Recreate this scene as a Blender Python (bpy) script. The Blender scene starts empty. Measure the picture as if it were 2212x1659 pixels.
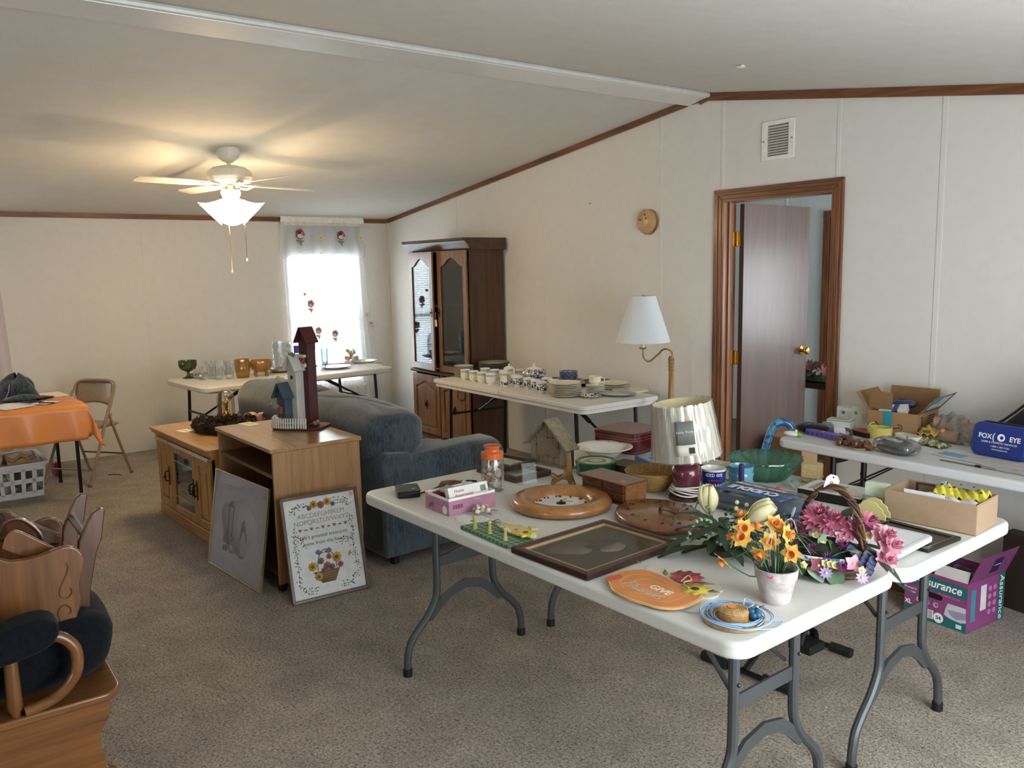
import bpy, bmesh, math, random
from mathutils import Vector as V, Matrix, Euler
S = bpy.context.scene
C = S.collection
PI = math.pi
R = math.radians
rnd = random.Random(7)
sin, cos = math.sin, math.cos

# ------------------------------------------------------------------ camera, world, lights, exposure
f_px, pitch, roll, psi = 1790.72, .1380, -.0196, -.9396
cr, sr, cp, sp = cos(roll), sin(roll), cos(pitch), sin(pitch)
def toroom(v):
    g = (cos(psi), sin(psi)); w = (-sin(psi), cos(psi))
    return V((v[0]*g[0]+v[1]*g[1], v[0]*w[0]+v[1]*w[1], v[2]))
rt, up, fw = toroom((cr, sr*sp, sr*cp)), toroom((-sr, cr*sp, cr*cp)), toroom((0, cp, -sp))
cam = bpy.data.objects.new('camera', bpy.data.cameras.new('camera'))
C.objects.link(cam)
cam.matrix_world = Matrix(((rt.x, up.x, -fw.x, 8.02), (rt.y, up.y, -fw.y, -4.26), (rt.z, up.z, -fw.z, 1.6161), (0, 0, 0, 1)))
cam.data.sensor_width = 36
cam.data.lens = 36*f_px/2212
cam.data.clip_start = .02
S.camera = cam
S.view_settings.view_transform = 'Standard'
S.view_settings.look = 'None'
S.view_settings.gamma = 1
S.view_settings.use_curve_mapping = False
S.view_settings.exposure = .18
S.cycles.use_denoising = True
S.cycles.max_bounces = 10
S.cycles.transparent_max_bounces = 24
S.cycles.sample_clamp_indirect = 6
S.cycles.caustics_reflective = False
S.cycles.caustics_refractive = False

w = bpy.data.worlds.new('sky'); S.world = w; w.use_nodes = True
bg = w.node_tree.nodes['Background']
bg.inputs[0].default_value = (.86, .94, 1, 1)
bg.inputs[1].default_value = 5.5

def area(name, loc, aim, sx, sy, power, col):
    l = bpy.data.lights.new(name, 'AREA'); l.shape = 'RECTANGLE'; l.size = sx; l.size_y = sy
    l.energy = power; l.color = col
    o = bpy.data.objects.new(name, l); C.objects.link(o); o.location = loc
    o.rotation_euler = V(aim).to_track_quat('-Z', 'Y').to_euler()
    return o
# daylight through the windows that lie outside the frame (patio door beside the camera, window of the next room), an added side fill there, and through the far window
area('daylight_patio_door', (8.50, -2.35, 1.08), (-1, 0, -.05), 1.75, 1.95, 30, (.93, .97, 1))
area('daylight_next_room', (6.2, 2.80, 1.3), (0, -1, 0), .9, .85, 9, (.9, .95, 1))
area('next_room_side_fill', (7.88, 1.45, 1.4), (-1, 0, 0), 1.4, 1.3, 45, (.84, .95, 1))  # added fill light, unseen, to brighten the next room's wall
area('daylight_far_window', (-.22, -.69, 1.14), (1, 0, -.1), .8, 1.3, 18, (.88, .95, 1))

# ------------------------------------------------------------------ materials
def lin(c):
    if isinstance(c, str):
        c = tuple(int(c[i:i+2], 16) for i in (1, 3, 5))
    c = tuple((x/255/12.92 if x <= 10.31 else ((x/255+.055)/1.055)**2.4) for x in c); g = .3*c[0]+.6*c[1]+.1*c[2]
    return tuple(x+(g-x)*.07 for x in c)
MC = {}
def base(name):
    m = bpy.data.materials.new(name); m.use_nodes = True
    nt = m.node_tree; return m, nt, nt.nodes['Principled BSDF']
def tex(nt, scale=(1, 1, 1), rot=(0, 0, 0)):
    tc = nt.nodes.new('ShaderNodeTexCoord'); mp = nt.nodes.new('ShaderNodeMapping')
    mp.inputs['Scale'].default_value = scale; mp.inputs['Rotation'].default_value = rot
    nt.links.new(tc.outputs['Object'], mp.inputs[0]); return mp.outputs[0]
def noise(nt, vec, sc, det=3, ro=.55, dist=0):
    n = nt.nodes.new('ShaderNodeTexNoise'); n.inputs['Scale'].default_value = sc
    n.inputs['Detail'].default_value = det; n.inputs['Roughness'].default_value = ro; n.inputs['Distortion'].default_value = dist
    nt.links.new(vec, n.inputs['Vector']); return n.outputs['Fac']
def ramp(nt, fac, stops):
    r = nt.nodes.new('ShaderNodeValToRGB'); e = r.color_ramp.elements
    while len(e) < len(stops): e.new(.5)
    for i, (p, c) in enumerate(stops): e[i].position = p; e[i].color = (*c, 1)
    nt.links.new(fac, r.inputs[0]); return r.outputs[0]
def bumpn(nt, b, h, st, dist):
    n = nt.nodes.new('ShaderNodeBump'); n.inputs['Strength'].default_value = st; n.inputs['Distance'].default_value = dist
    nt.links.new(h, n.inputs['Height']); nt.links.new(n.outputs[0], b.inputs['Normal'])
def mul(c, k): return tuple(min(1, x*k) for x in c)
def pm(col, rough=.5, metal=0, var=.07, vs=25, bump=0, bs=250, bd=.002, coat=0, emit=0, spec=.5, sheen=0, sub=0):
    k = ('pm', str(col), rough, metal, var, vs, bump, bs, coat, emit, spec, sheen, sub)
    if k in MC: return MC[k]
    m, nt, b = base('paint'); c = lin(col)
    v = tex(nt); f = noise(nt, v, vs)
    nt.links.new(ramp(nt, f, [(.3, mul(c, 1-var)), (.7, mul(c, 1+var))]), b.inputs['Base Color'])
    b.inputs['Roughness'].default_value = rough; b.inputs['Metallic'].default_value = metal
    b.inputs['Coat Weight'].default_value = coat; b.inputs['Specular IOR Level'].default_value = spec
    b.inputs['Sheen Weight'].default_value = sheen
    if sub: b.inputs['Subsurface Weight'].default_value = sub; b.inputs['Subsurface Radius'].default_value = (.02, .02, .015)
    if emit:
        b.inputs['Emission Color'].default_value = (*c, 1); b.inputs['Emission Strength'].default_value = emit
    if bump: bumpn(nt, b, noise(nt, v, bs, 4), bump, bd)
    MC[k] = m; return m
def wood(c1, c2, axis='x', rough=.38, sc=1, coat=.25, ring=.5):
    k = ('w', str(c1), str(c2), axis, rough, sc, coat)
    if k in MC: return MC[k]
    m, nt, b = base('wood'); a, d = lin(c1), lin(c2)
    s = {'x': (1.2, 16, 16), 'y': (16, 1.2, 16), 'z': (16, 16, 1.2)}[axis]
    v = tex(nt, tuple(x*sc for x in s)); f1 = noise(nt, v, 1.3, 5, .6, 1.2)
    v2 = tex(nt, tuple(x*sc*6 for x in s)); f2 = noise(nt, v2, 2, 3)
    mx = nt.nodes.new('ShaderNodeMath'); mx.operation = 'MULTIPLY_ADD'; mx.inputs[1].default_value = .35
    nt.links.new(f2, mx.inputs[0]); nt.links.new(f1, mx.inputs[2])
    nt.links.new(ramp(nt, mx.outputs[0], [(.42, a), (.62, mul(tuple((x+y)/2 for x, y in zip(a, d)), 1)), (.85, d)]), b.inputs['Base Color'])
    b.inputs['Roughness'].default_value = rough; b.inputs['Coat Weight'].default_value = coat; b.inputs['Coat Roughness'].default_value = .2
    bumpn(nt, b, f2, .08, .001)
    MC[k] = m; return m
def fab(c1, c2, sc=(120, 120, 120), rough=.95, bump=.5, bd=.003, sheen=.3, fine=1):
    k = ('f', str(c1), str(c2), sc, rough, bump)
    if k in MC: return MC[k]
    m, nt, b = base('cloth')
    v = tex(nt, sc); f = noise(nt, v, 1, 4, .65)
    nt.links.new(ramp(nt, f, [(.35, lin(c1)), (.65, lin(c2))]), b.inputs['Base Color'])
    b.inputs['Roughness'].default_value = rough; b.inputs['Sheen Weight'].default_value = sheen; b.inputs['Specular IOR Level'].default_value = .2
    bumpn(nt, b, f, bump, bd); MC[k] = m; return m
def clear(tint='#ffffff', body=.12, rough=.02, spec=1.0, lift=.05, diff=None):
    """thin clear glass or film: tinted see-through layer under a mirror-like film that grows towards the edges"""
    k = ('c', str(tint), body, rough, spec, lift, diff)
    if k in MC: return MC[k]
    m = bpy.data.materials.new('glass'); m.use_nodes = True; nt = m.node_tree
    nt.nodes.remove(nt.nodes['Principled BSDF']); out = nt.nodes['Material Output']
    tr_ = nt.nodes.new('ShaderNodeBsdfTransparent'); tr_.inputs[0].default_value = (*lin(tint), 1)
    df = nt.nodes.new('ShaderNodeBsdfTranslucent' if diff == 't' else 'ShaderNodeBsdfDiffuse'); df.inputs[0].default_value = (*lin(tint), 1)
    m1 = nt.nodes.new('ShaderNodeMixShader'); m1.inputs[0].default_value = body
    nt.links.new(tr_.outputs[0], m1.inputs[1]); nt.links.new(df.outputs[0], m1.inputs[2])
    gl = nt.nodes.new('ShaderNodeBsdfGlossy'); gl.inputs['Roughness'].default_value = rough
    lw = nt.nodes.new('ShaderNodeLayerWeight'); lw.inputs[0].default_value = .35
    ma = nt.nodes.new('ShaderNodeMath'); ma.operation = 'MULTIPLY_ADD'; ma.inputs[1].default_value = .55*spec; ma.inputs[2].default_value = lift
    ma.use_clamp = True
    nt.links.new(lw.outputs['Fresnel'], ma.inputs[0])
    m2 = nt.nodes.new('ShaderNodeMixShader'); nt.links.new(ma.outputs[0], m2.inputs[0])
    nt.links.new(m1.outputs[0], m2.inputs[1]); nt.links.new(gl.outputs[0], m2.inputs[2])
    v = tex(nt); bp = nt.nodes.new('ShaderNodeBump'); bp.inputs['Strength'].default_value = .05; bp.inputs['Distance'].default_value = .002
    nt.links.new(noise(nt, v, 30, 1), bp.inputs['Height']); nt.links.new(bp.outputs[0], gl.inputs['Normal'])
    nt.links.new(m2.outputs[0], out.inputs[0]); MC[k] = m; return m
def sheer(col, trans, tl=.5):
    m = bpy.data.materials.new('sheer'); m.use_nodes = True; nt = m.node_tree
    nt.nodes.remove(nt.nodes['Principled BSDF']); out = nt.nodes['Material Output']; c = (*lin(col), 1)
    a = nt.nodes.new('ShaderNodeBsdfTransparent'); d = nt.nodes.new('ShaderNodeBsdfDiffuse'); t = nt.nodes.new('ShaderNodeBsdfTranslucent')
    d.inputs[0].default_value = c; t.inputs[0].default_value = c
    m1 = nt.nodes.new('ShaderNodeMixShader'); m1.inputs[0].default_value = tl
    nt.links.new(d.outputs[0], m1.inputs[1]); nt.links.new(t.outputs[0], m1.inputs[2])
    v = tex(nt, (1, 220, 6)); f = noise(nt, v, 1, 2)
    ma = nt.nodes.new('ShaderNodeMath'); ma.operation = 'MULTIPLY_ADD'; ma.inputs[1].default_value = .25; ma.inputs[2].default_value = trans-.125
    nt.links.new(f, ma.inputs[0])
    m2 = nt.nodes.new('ShaderNodeMixShader'); nt.links.new(ma.outputs[0], m2.inputs[0])
    nt.links.new(m1.outputs[0], m2.inputs[1]); nt.links.new(a.outputs[0], m2.inputs[2]); nt.links.new(m2.outputs[0], out.inputs[0]); return m

# ------------------------------------------------------------------ shapes: each returns (verts, faces)
def bx(x0, x1, y0, y1, z0, z1):
    v = [(x, y, z) for z in (z0, z1) for y in (y0, y1) for x in (x0, x1)]
    return v, [(0, 2, 3, 1), (4, 5, 7, 6), (0, 1, 5, 4), (2, 6, 7, 3), (0, 4, 6, 2), (1, 3, 7, 5)]
def cb(x, y, z, sx, sy, sz): return bx(x-sx/2, x+sx/2, y-sy/2, y+sy/2, z-sz/2, z+sz/2)
def tr(s, loc=(0, 0, 0), rot=(0, 0, 0), sc=(1, 1, 1)):
    if not hasattr(sc, '__len__'): sc = (sc,)*3
    M = Matrix.Translation(loc) @ Euler(rot).to_matrix().to_4x4() @ Matrix.Diagonal((*sc, 1))
    return [tuple(M @ V(p)) for p in s[0]], s[1]
def prism(pts, a, b, ax='z'):
    n = len(pts); v = []
    for h in (a, b):
        for p, q in pts: v.append({'z': (p, q, h), 'x': (h, p, q), 'y': (p, h, q)}[ax])
    return v, [tuple(range(n))[::-1], tuple(range(n, 2*n))]+[(i, (i+1) % n, n+(i+1) % n, n+i) for i in range(n)]
def lathe(prof, n=20, a0=0, lobes=0, amp=0):
    v, f, rings = [], [], []
    for r, z in prof:
        if r < 1e-6: rings.append([len(v)]); v.append((0, 0, z))
        else:
            rings.append(list(range(len(v), len(v)+n)))
            for i in range(n):
                t = a0+2*PI*i/n; rr = r*(1+amp*cos(lobes*t)) if lobes else r
                v.append((rr*cos(t), rr*sin(t), z))
    for A, B in zip(rings, rings[1:]):
        for i in range(n):
            j = (i+1) % n
            if len(A) == 1 and len(B) == 1: continue
            if len(A) == 1: f.append((A[0], B[j], B[i]))
            elif len(B) == 1: f.append((A[i], A[j], B[0]))
            else: f.append((A[i], A[j], B[j], B[i]))
    return v, f
def tube(path, r, n=8, closed=False, flat=1):
    P = [V(p) for p in path]; m = len(P); v, f = [], []
    rs = r if hasattr(r, '__len__') else [r]*m
    T = []
    for i in range(m):
        a = P[i-1] if (i or closed) else P[0]; b = P[(i+1) % m] if (i < m-1 or closed) else P[-1]
        d = b-a; T.append(d.normalized() if d.length > 1e-9 else V((0, 0, 1)))
    N = T[0].orthogonal().normalized()
    if abs(T[0].z) < .9: N = (V((0, 0, 1))-T[0]*T[0].z).normalized()
    for i in range(m):
        if i:
            q = T[i-1].rotation_difference(T[i]); N = q @ N
        N = (N-T[i]*N.dot(T[i])).normalized(); B = T[i].cross(N)
        for k in range(n):
            t = 2*PI*k/n; v.append(tuple(P[i]+rs[i]*(cos(t)*N*flat+sin(t)*B)))
    for i in range(m if closed else m-1):
        j = (i+1) % m
        for k in range(n): f.append((i*n+k, i*n+(k+1) % n, j*n+(k+1) % n, j*n+k))
    if not closed: f += [tuple(range(n))[::-1], tuple(range((m-1)*n, m*n))]
    return v, f
def sph(x, y, z, rx, ry=None, rz=None, n=12, m=8):
    ry = rx if ry is None else ry; rz = rx if rz is None else rz
    pr_ = [(sin(PI*i/m), -cos(PI*i/m)) for i in range(m+1)]; pr_[0] = (0, -1); pr_[-1] = (0, 1)
    return tr(lathe(pr_, n), (x, y, z), (0, 0, 0), (rx, ry, rz))
def sheet(fn, nu, nv, closed=False):
    v = [fn(i/nu, j/nv) for j in range(nv+1) for i in range(nu+1)]; w_ = nu+1
    return v, [(j*w_+i, j*w_+i+1, (j+1)*w_+i+1, (j+1)*w_+i) for j in range(nv) for i in range(nu)]
def rrect(x0, x1, y0, y1, r, n=5):
    p = []
    for cx, cy, a in ((x1-r, y1-r, 0), (x0+r, y1-r, 90), (x0+r, y0+r, 180), (x1-r, y0+r, 270)):
        p += [(cx+r*cos(R(a+90*i/n)), cy+r*sin(R(a+90*i/n))) for i in range(n+1)]
    return p
def circ(x, y, r, n=20, ry=None): return [(x+r*cos(2*PI*i/n), y+(ry or r)*sin(2*PI*i/n)) for i in range(n)]
def frame4(x0, x1, y0, y1, w_, z0, z1, ax='z'):
    """picture-frame bars as four mitred prisms"""
    o = [(x0, y0), (x1, y0), (x1, y1), (x0, y1)]; i = [(x0+w_, y0+w_), (x1-w_, y0+w_), (x1-w_, y1-w_), (x0+w_, y1-w_)]
    return [prism([o[k], o[(k+1) % 4], i[(k+1) % 4], i[k]], z0, z1, ax) for k in range(4)]
def ringp(outer, inner, a, b, ax='z'):
    n = len(outer); v = []
    for h in (a, b):
        for P in (outer, inner):
            for p, q in P: v.append({'z': (p, q, h), 'x': (h, p, q), 'y': (p, h, q)}[ax])
    f = []
    for i in range(n):
        j = (i+1) % n
        f += [(i, n+i, n+j, j), (2*n+i, 2*n+j, 3*n+j, 3*n+i), (i, j, 2*n+j, 2*n+i), (n+i, 3*n+i, 3*n+j, n+j)]
    return v, f
def smooth_path(pts, k=4):
    P = [V(p) if len(p) == 3 else V((*p, 0)) for p in pts]; out = []
    for i in range(len(P)-1):
        a, b, c, d = P[max(i-1, 0)], P[i], P[i+1], P[min(i+2, len(P)-1)]
        for j in range(k):
            t = j/k
            out.append(.5*((2*b)+(c-a)*t+(2*a-5*b+4*c-d)*t*t+(3*b-a-3*c+d)*t**3))
    return out+[P[-1]]

# ------------------------------------------------------------------ objects
def mesh_of(shapes, sharp=35):
    if isinstance(shapes, tuple): shapes = [shapes]
    v, f = [], []
    for s in shapes:
        o = len(v); v += [tuple(p) for p in s[0]]; f += [tuple(i+o for i in q) for q in s[1]]
    me = bpy.data.meshes.new('m'); me.from_pydata(v, [], f)
    bm = bmesh.new(); bm.from_mesh(me); bmesh.ops.recalc_face_normals(bm, faces=bm.faces); bm.to_mesh(me); bm.free()
    me.polygons.foreach_set('use_smooth', [True]*len(me.polygons))
    if sharp < 180: me.set_sharp_from_angle(angle=R(sharp))
    return me
def link(o, parent):
    C.objects.link(o)
    if parent is not None: o.parent = parent
    return o
def obj(name, parent, m, shapes, sharp=35, bev=0, kind=None, label=None, sub=0, solid=0, loc=None, rot=None, seg=2):
    me = mesh_of(shapes, 180 if (bev or sub) else sharp); me.materials.append(m)
    o = link(bpy.data.objects.new(name, me), parent)
    if loc: o.location = loc
    if rot: o.rotation_euler = rot
    if solid:
        q = o.modifiers.new('thick', 'SOLIDIFY'); q.thickness = solid; q.offset = 0
    if bev:
        q = o.modifiers.new('bevel', 'BEVEL'); q.width = bev; q.segments = seg; q.limit_method = 'ANGLE'; q.angle_limit = R(40); q.harden_normals = True
    if sub:
        q = o.modifiers.new('sub', 'SUBSURF'); q.levels = sub; q.render_levels = sub
    if kind: o['kind'] = kind
    if label: o['label'] = label
    return o
def tag(o, label, cat, group=None):
    o['label'] = label; o['category'] = cat
    if group: o['group'] = group
    return o
def thing(name, label, cat, loc=(0, 0, 0), rz=0, group=None, rot=None):
    o = link(bpy.data.objects.new(name, None), None); o.empty_display_size = .05
    o.location = loc; o.rotation_euler = rot or (0, 0, R(rz)); return tag(o, label, cat, group)
def solo(name, label, cat, m, shapes, loc=(0, 0, 0), rz=0, group=None, rot=None, **k):
    o = obj(name, None, m, shapes, **k); o.location = loc; o.rotation_euler = rot or (0, 0, R(rz)); return tag(o, label, cat, group)
def struct(name, m, shapes, parent=None, **k):
    o = obj(name, parent, m, shapes, **k)
    if parent is None: o['kind'] = 'structure'
    return o
def dup(t, loc, rz=0, label=None, group=None):
    r_ = t.copy(); C.objects.link(r_); r_.location = loc; r_.rotation_euler = (0, 0, R(rz))
    if label: r_['label'] = label
    if group: r_['group'] = group
    for ch in list(t.children):
        c = ch.copy(); C.objects.link(c); c.parent = r_
        for g in list(ch.children):
            d = g.copy(); C.objects.link(d); d.parent = c
    return r_
def text(parent, body, size, loc, rot, m, name='lettering', ext=.0003, shear=0, al='CENTER', sx=1, bold=0):
    cu = bpy.data.curves.new('t', 'FONT'); cu.body = body; cu.size = size; cu.extrude = ext; cu.align_x = al; cu.align_y = 'CENTER'; cu.shear = shear; cu.offset = bold
    cu.materials.append(m); cu.resolution_u = 3
    o = link(bpy.data.objects.new(name, cu), parent); o.location = loc; o.rotation_euler = rot; o.scale = (sx, 1, 1); return o

WHITE = pm('#f2f0ea', .45); IVORY = pm('#e9e2cf', .5); BLACK = pm('#0b0b0c', .5, var=.1); BLKM = pm('#121314', .38, .3)
GREY = pm('#4b4f51', .42, .35, vs=8); CHROME = pm('#c9c9cc', .18, 1); BRASS = pm('#d9ab52', .2, 1); GOLD = pm('#e7bb4e', .18, 1)
ORANGE_DOT = pm('#f08a4c', .6); GREEN_DOT = pm('#52b84f', .6); PINK_DOT = pm('#e2405e', .6); PAPER = pm('#efece2', .7); PORC = pm('#efece0', .15, coat=.5); INK = pm('#2b2728', .7); NAVYINK = pm('#20244d', .25)
# ------------------------------------------------------------------ room
XW, YW, XE, YN, XR = -.15, .08, 8.55, -6.9, 4.28
def zc(x): return 2.17+(x-XW)*.1242 if x <= XR else 2.72-(x-XR)*.152
def carpet():
    m, nt, b = base('carpet'); v = tex(nt)
    f1 = noise(nt, v, 100, 5, .7, .4); f2 = noise(nt, v, 5, 3, .6, .6); f3 = noise(nt, v, 170, 2, .6)
    c1 = ramp(nt, f1, [(.34, lin('#786a5b')), (.48, lin('#d3c3b1')), (.63, lin('#f6e9d8'))])
    c2 = ramp(nt, f2, [(.3, (.80, .78, .77)), (.68, (1.08, 1.06, 1.03))])
    mx = nt.nodes.new('ShaderNodeMix'); mx.data_type = 'RGBA'; mx.blend_type = 'MULTIPLY'; mx.inputs[0].default_value = 1
    nt.links.new(c1, mx.inputs[6]); nt.links.new(c2, mx.inputs[7]); nt.links.new(mx.outputs[2], b.inputs['Base Color'])
    b.inputs['Roughness'].default_value = 1; b.inputs['Specular IOR Level'].default_value = .05; b.inputs['Sheen Weight'].default_value = .15
    ad = nt.nodes.new('ShaderNodeMath'); ad.operation = 'MULTIPLY_ADD'; ad.inputs[1].default_value = .5
    nt.links.new(f3, ad.inputs[0]); nt.links.new(f1, ad.inputs[2])
    a2 = nt.nodes.new('ShaderNodeMath'); a2.operation = 'MULTIPLY_ADD'; a2.inputs[1].default_value = 1.6
    nt.links.new(f2, a2.inputs[0]); nt.links.new(ad.outputs[0], a2.inputs[2])
    bumpn(nt, b, a2.outputs[0], 1, .03); return m
CARPET = carpet()
struct('floor', CARPET, bx(XW-.1, XE+.1, YN-.1, .13, -.1, 0))
struct('floor_next_room', pm('#6c655f', .9, var=.2, vs=60, bump=.5, bs=90, bd=.01), bx(1.4, 7.9, .13, 2.9, -.1, 0))
WALLM = pm('#e2e0da', .62, var=.02, vs=14, bump=.25, bs=320, bd=.0008)
CEILM = pm('#dddad2', .85, var=.025, vs=9, bump=.6, bs=150, bd=.004)
struct('ceiling', CEILM, [prism([(XW-.1, zc(XW-.1)), (XR, 2.72), (XR, 2.82), (XW-.1, 2.4)], YN-.1, 2.9, 'y'), prism([(XR, 2.72), (XE+.1, zc(XE+.1)), (XE+.1, 2.3), (XR, 2.82)], YN-.1, 2.9, 'y')], sharp=10)
# far long wall with two window openings
WY0, WY1, WZ0, WZ1 = -1.107, -.276, .42, 1.83
W2a, W2b = -4.75, -3.75
far = struct('wall_far', WALLM, [bx(XW-.1, XW, WY1, .18, 0, 2.2), bx(XW-.1, XW, W2b, WY0, 0, 2.2), bx(XW-.1, XW, WY0, WY1, 0, WZ0), bx(XW-.1, XW, WY0, WY1, WZ1, 2.2),
    bx(XW-.1, XW, YN, W2a, 0, 2.2), bx(XW-.1, XW, W2a, W2b, 0, WZ0), bx(XW-.1, XW, W2a, W2b, WZ1, 2.2)])
for y in (-2.43, -3.65, -6.1): struct('batten', WALLM, bx(XW, XW+.003, y-.012, y+.012, 0, 2.14), far)
struct('batten', WALLM, bx(XW, XW+.02, YW-.02, YW, 0, 2.14), far)
DX0, DX1, DZ = 4.43, 5.235, 2.03
def wpoly(x0, x1, z0):
    p = [(x0, z0), (x1, z0), (x1, zc(x1)+.03)]
    if x0 < XR < x1: p.append((XR, 2.75))
    return p+[(x0, zc(x0)+.03)]
back = struct('wall_back', WALLM, [prism(wpoly(XW, DX0, 0), YW, YW+.1, 'y'), prism(wpoly(DX0, DX1, DZ), YW, YW+.1, 'y'), prism(wpoly(DX1, XE, 0), YW, YW+.1, 'y')])
for x, wd in ((1.24, .008), (2.58, .01), (3.885, .024), (4.425, .022), (5.245, .022), (5.835, .026), (7.05, .024)):
    z0 = 0 if x < 4.3 or x > 5.4 else 2.1
    struct('batten', WALLM, bx(x-wd/2, x+wd/2, YW-.004, YW, z0, zc(x)-.04), back)
struct('wall_right', WALLM, [bx(XE, XE+.1, YN, -3.3, 0, 2.2), bx(XE, XE+.1, -1.4, .18, 0, 2.2), bx(XE, XE+.1, -3.3, -1.4, 2.08, 2.2)])
struct('wall_near', WALLM, [prism(wpoly(XW, 6.3, 0), YN-.1, YN, 'y'), prism(wpoly(7.3, XE, 0), YN-.1, YN, 'y'), prism([(6.3, 0), (7.3, 0), (7.3, .85), (6.3, .85)], YN-.1, YN, 'y'), prism([(6.3, 1.9), (7.3, 1.9), (7.3, zc(7.3)+.03), (6.3, zc(6.3)+.03)], YN-.1, YN, 'y')])  # unseen opening added behind the camera to let in fill light
# next room shell
NW = pm('#dfe3e3', .6, var=.02)
nb = struct('wall_next_room', NW, [bx(1.4, 5.75, 2.75, 2.85, 0, 2.85), bx(6.65, 8, 2.75, 2.85, 0, 2.85), bx(5.75, 6.65, 2.75, 2.85, 0, .87), bx(5.75, 6.65, 2.75, 2.85, 1.73, 2.85), bx(1.35, 1.45, .18, 2.85, 0, 2.85), bx(7.9, 8, .18, 2.85, 0, .7), bx(7.9, 8, .18, 2.85, 2.1, 2.85), bx(7.9, 8, .18, .7, .7, 2.1), bx(7.9, 8, 2.2, 2.85, .7, 2.1)])
TRIMW = wood('#4f2711', '#8a522a', 'x', .4); TRIMZ = wood('#4f2711', '#945a30', 'z', .4); TRIMY = wood('#4f2711', '#8a522a', 'y', .4)
for x in (2.35, 3.0): struct('batten', NW, bx(x-.012, x+.012, 2.745, 2.75, 0, 2.5), nb)
dn = struct('door_2', TRIMZ, [bx(3.42, 3.48, 2.725, 2.75, 0, 2.08), bx(4.2, 4.26, 2.725, 2.75, 0, 2.08), bx(3.42, 4.26, 2.72, 2.75, 2.03, 2.09)])
struct('door_leaf', pm('#1c1d20', .6), bx(3.48, 4.2, 2.74, 2.748, 0, 2.03), dn)
# ridge beam, crown mouldings
rb_ = struct('trim_1', pm('#e4e2dc', .25, var=.02, coat=.3), prism([(4.13, 2.712), (4.14, 2.66), (4.30, 2.685), (4.31, 2.72)], YN, YW, 'y'))
struct('bead', pm('#d8d6d0', .3), prism(circ(4.315, 2.7, .016, 8), YN, YW, 'y'), rb_)
struct('trim_2', TRIMY, prism([(XW, 2.128), (XW+.012, 2.13), (XW+.02, 2.172), (XW, 2.172)], YN, YW, 'y'))
struct('trim_3', TRIMX := wood('#4a2410', '#84502a', 'x', .4), prism([(XW, zc(XW)-.042), (4.235, zc(4.235)-.042), (4.235, zc(4.235)), (XW, zc(XW))], YW-.018, YW, 'y'))
struct('trim_4', TRIMX, prism([(4.235, 2.655), (4.30, 2.668), (XE, zc(XE)-.05), (XE, zc(XE)), (4.32, 2.712), (4.3, 2.69), (4.235, 2.69)], YW-.02, YW, 'y'))
# door
d1 = thing('door_1', 'open brown flush door in an oak casing', 'door', (0, 0, 0)); d1['kind'] = 'structure'
del d1['category']; del d1['label']
def casing(x0, x1, z, w_, y0, y1): return [prism([(x0, 0), (x0+w_, 0), (x0+w_, z-w_), (x0, z)], y0, y1, 'y'), prism([(x1, 0), (x1, z), (x1-w_, z-w_), (x1-w_, 0)], y0, y1, 'y'), prism([(x0, z), (x0+w_, z-w_), (x1-w_, z-w_), (x1, z)], y0, y1, 'y')]
cs = casing(4.368, 5.294, 2.092, .062, YW-.016, YW)
for s, m_ in zip(cs, (TRIMZ, TRIMZ, TRIMX)): obj('casing', d1, m_, s, bev=.004)
for s, m_ in zip(casing(4.385, 5.277, 2.075, .02, YW-.024, YW-.015), (TRIMZ, TRIMZ, TRIMX)): obj('casing_bead', d1, m_, s, bev=.003)
for s, m_ in zip(casing(4.43, 5.235, 2.03, .018, YW-.01, YW+.11), (TRIMZ, TRIMZ, TRIMX)): obj('jamb', d1, m_, s)
obj('stop', d1, TRIMZ, bx(4.448, 4.46, YW+.03, YW+.06, 0, 2.012))
lf = obj('door_leaf', d1, wood('#45302a', '#5d4238', 'z', .33, .6, .2), bx(0, .035, 0, .755, .015, 2.005), bev=.002, loc=(4.475, YW+.115, 0), rot=(0, 0, R(2)))
kn = obj('knob', lf, BRASS, tr(lathe([(0, 0), (.032, 0), (.032, .006), (.012, .012), (.011, .03), (.02, .034), (.027, .046), (.024, .058), (.012, .063), (0, .063)], 20), (.035, .69, 1.0), (0, PI/2, 0)))
obj('knob', lf, BRASS, tr(lathe([(0, 0), (.032, 0), (.032, .006), (.012, .012), (.011, .03), (.02, .034), (.027, .046), (.012, .063), (0, .063)], 16), (0, .69, 1.0), (0, -PI/2, 0)))
obj('latch', lf, BRASS, bx(.006, .028, .754, .757, .97, 1.03))
for z in (1.78, 1.0, .25):
    obj('hinge', d1, BRASS, [tr(lathe([(0, -.05), (.004, -.048), (.008, -.045), (.008, .045), (.004, .048), (0, .056)], 10), (4.462, YW+.108, z)), bx(4.449, 4.452, YW+.06, YW+.108, z-.045, z+.045), bx(4.462, 4.49, YW+.108, YW+.111, z-.045, z+.045)])
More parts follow.
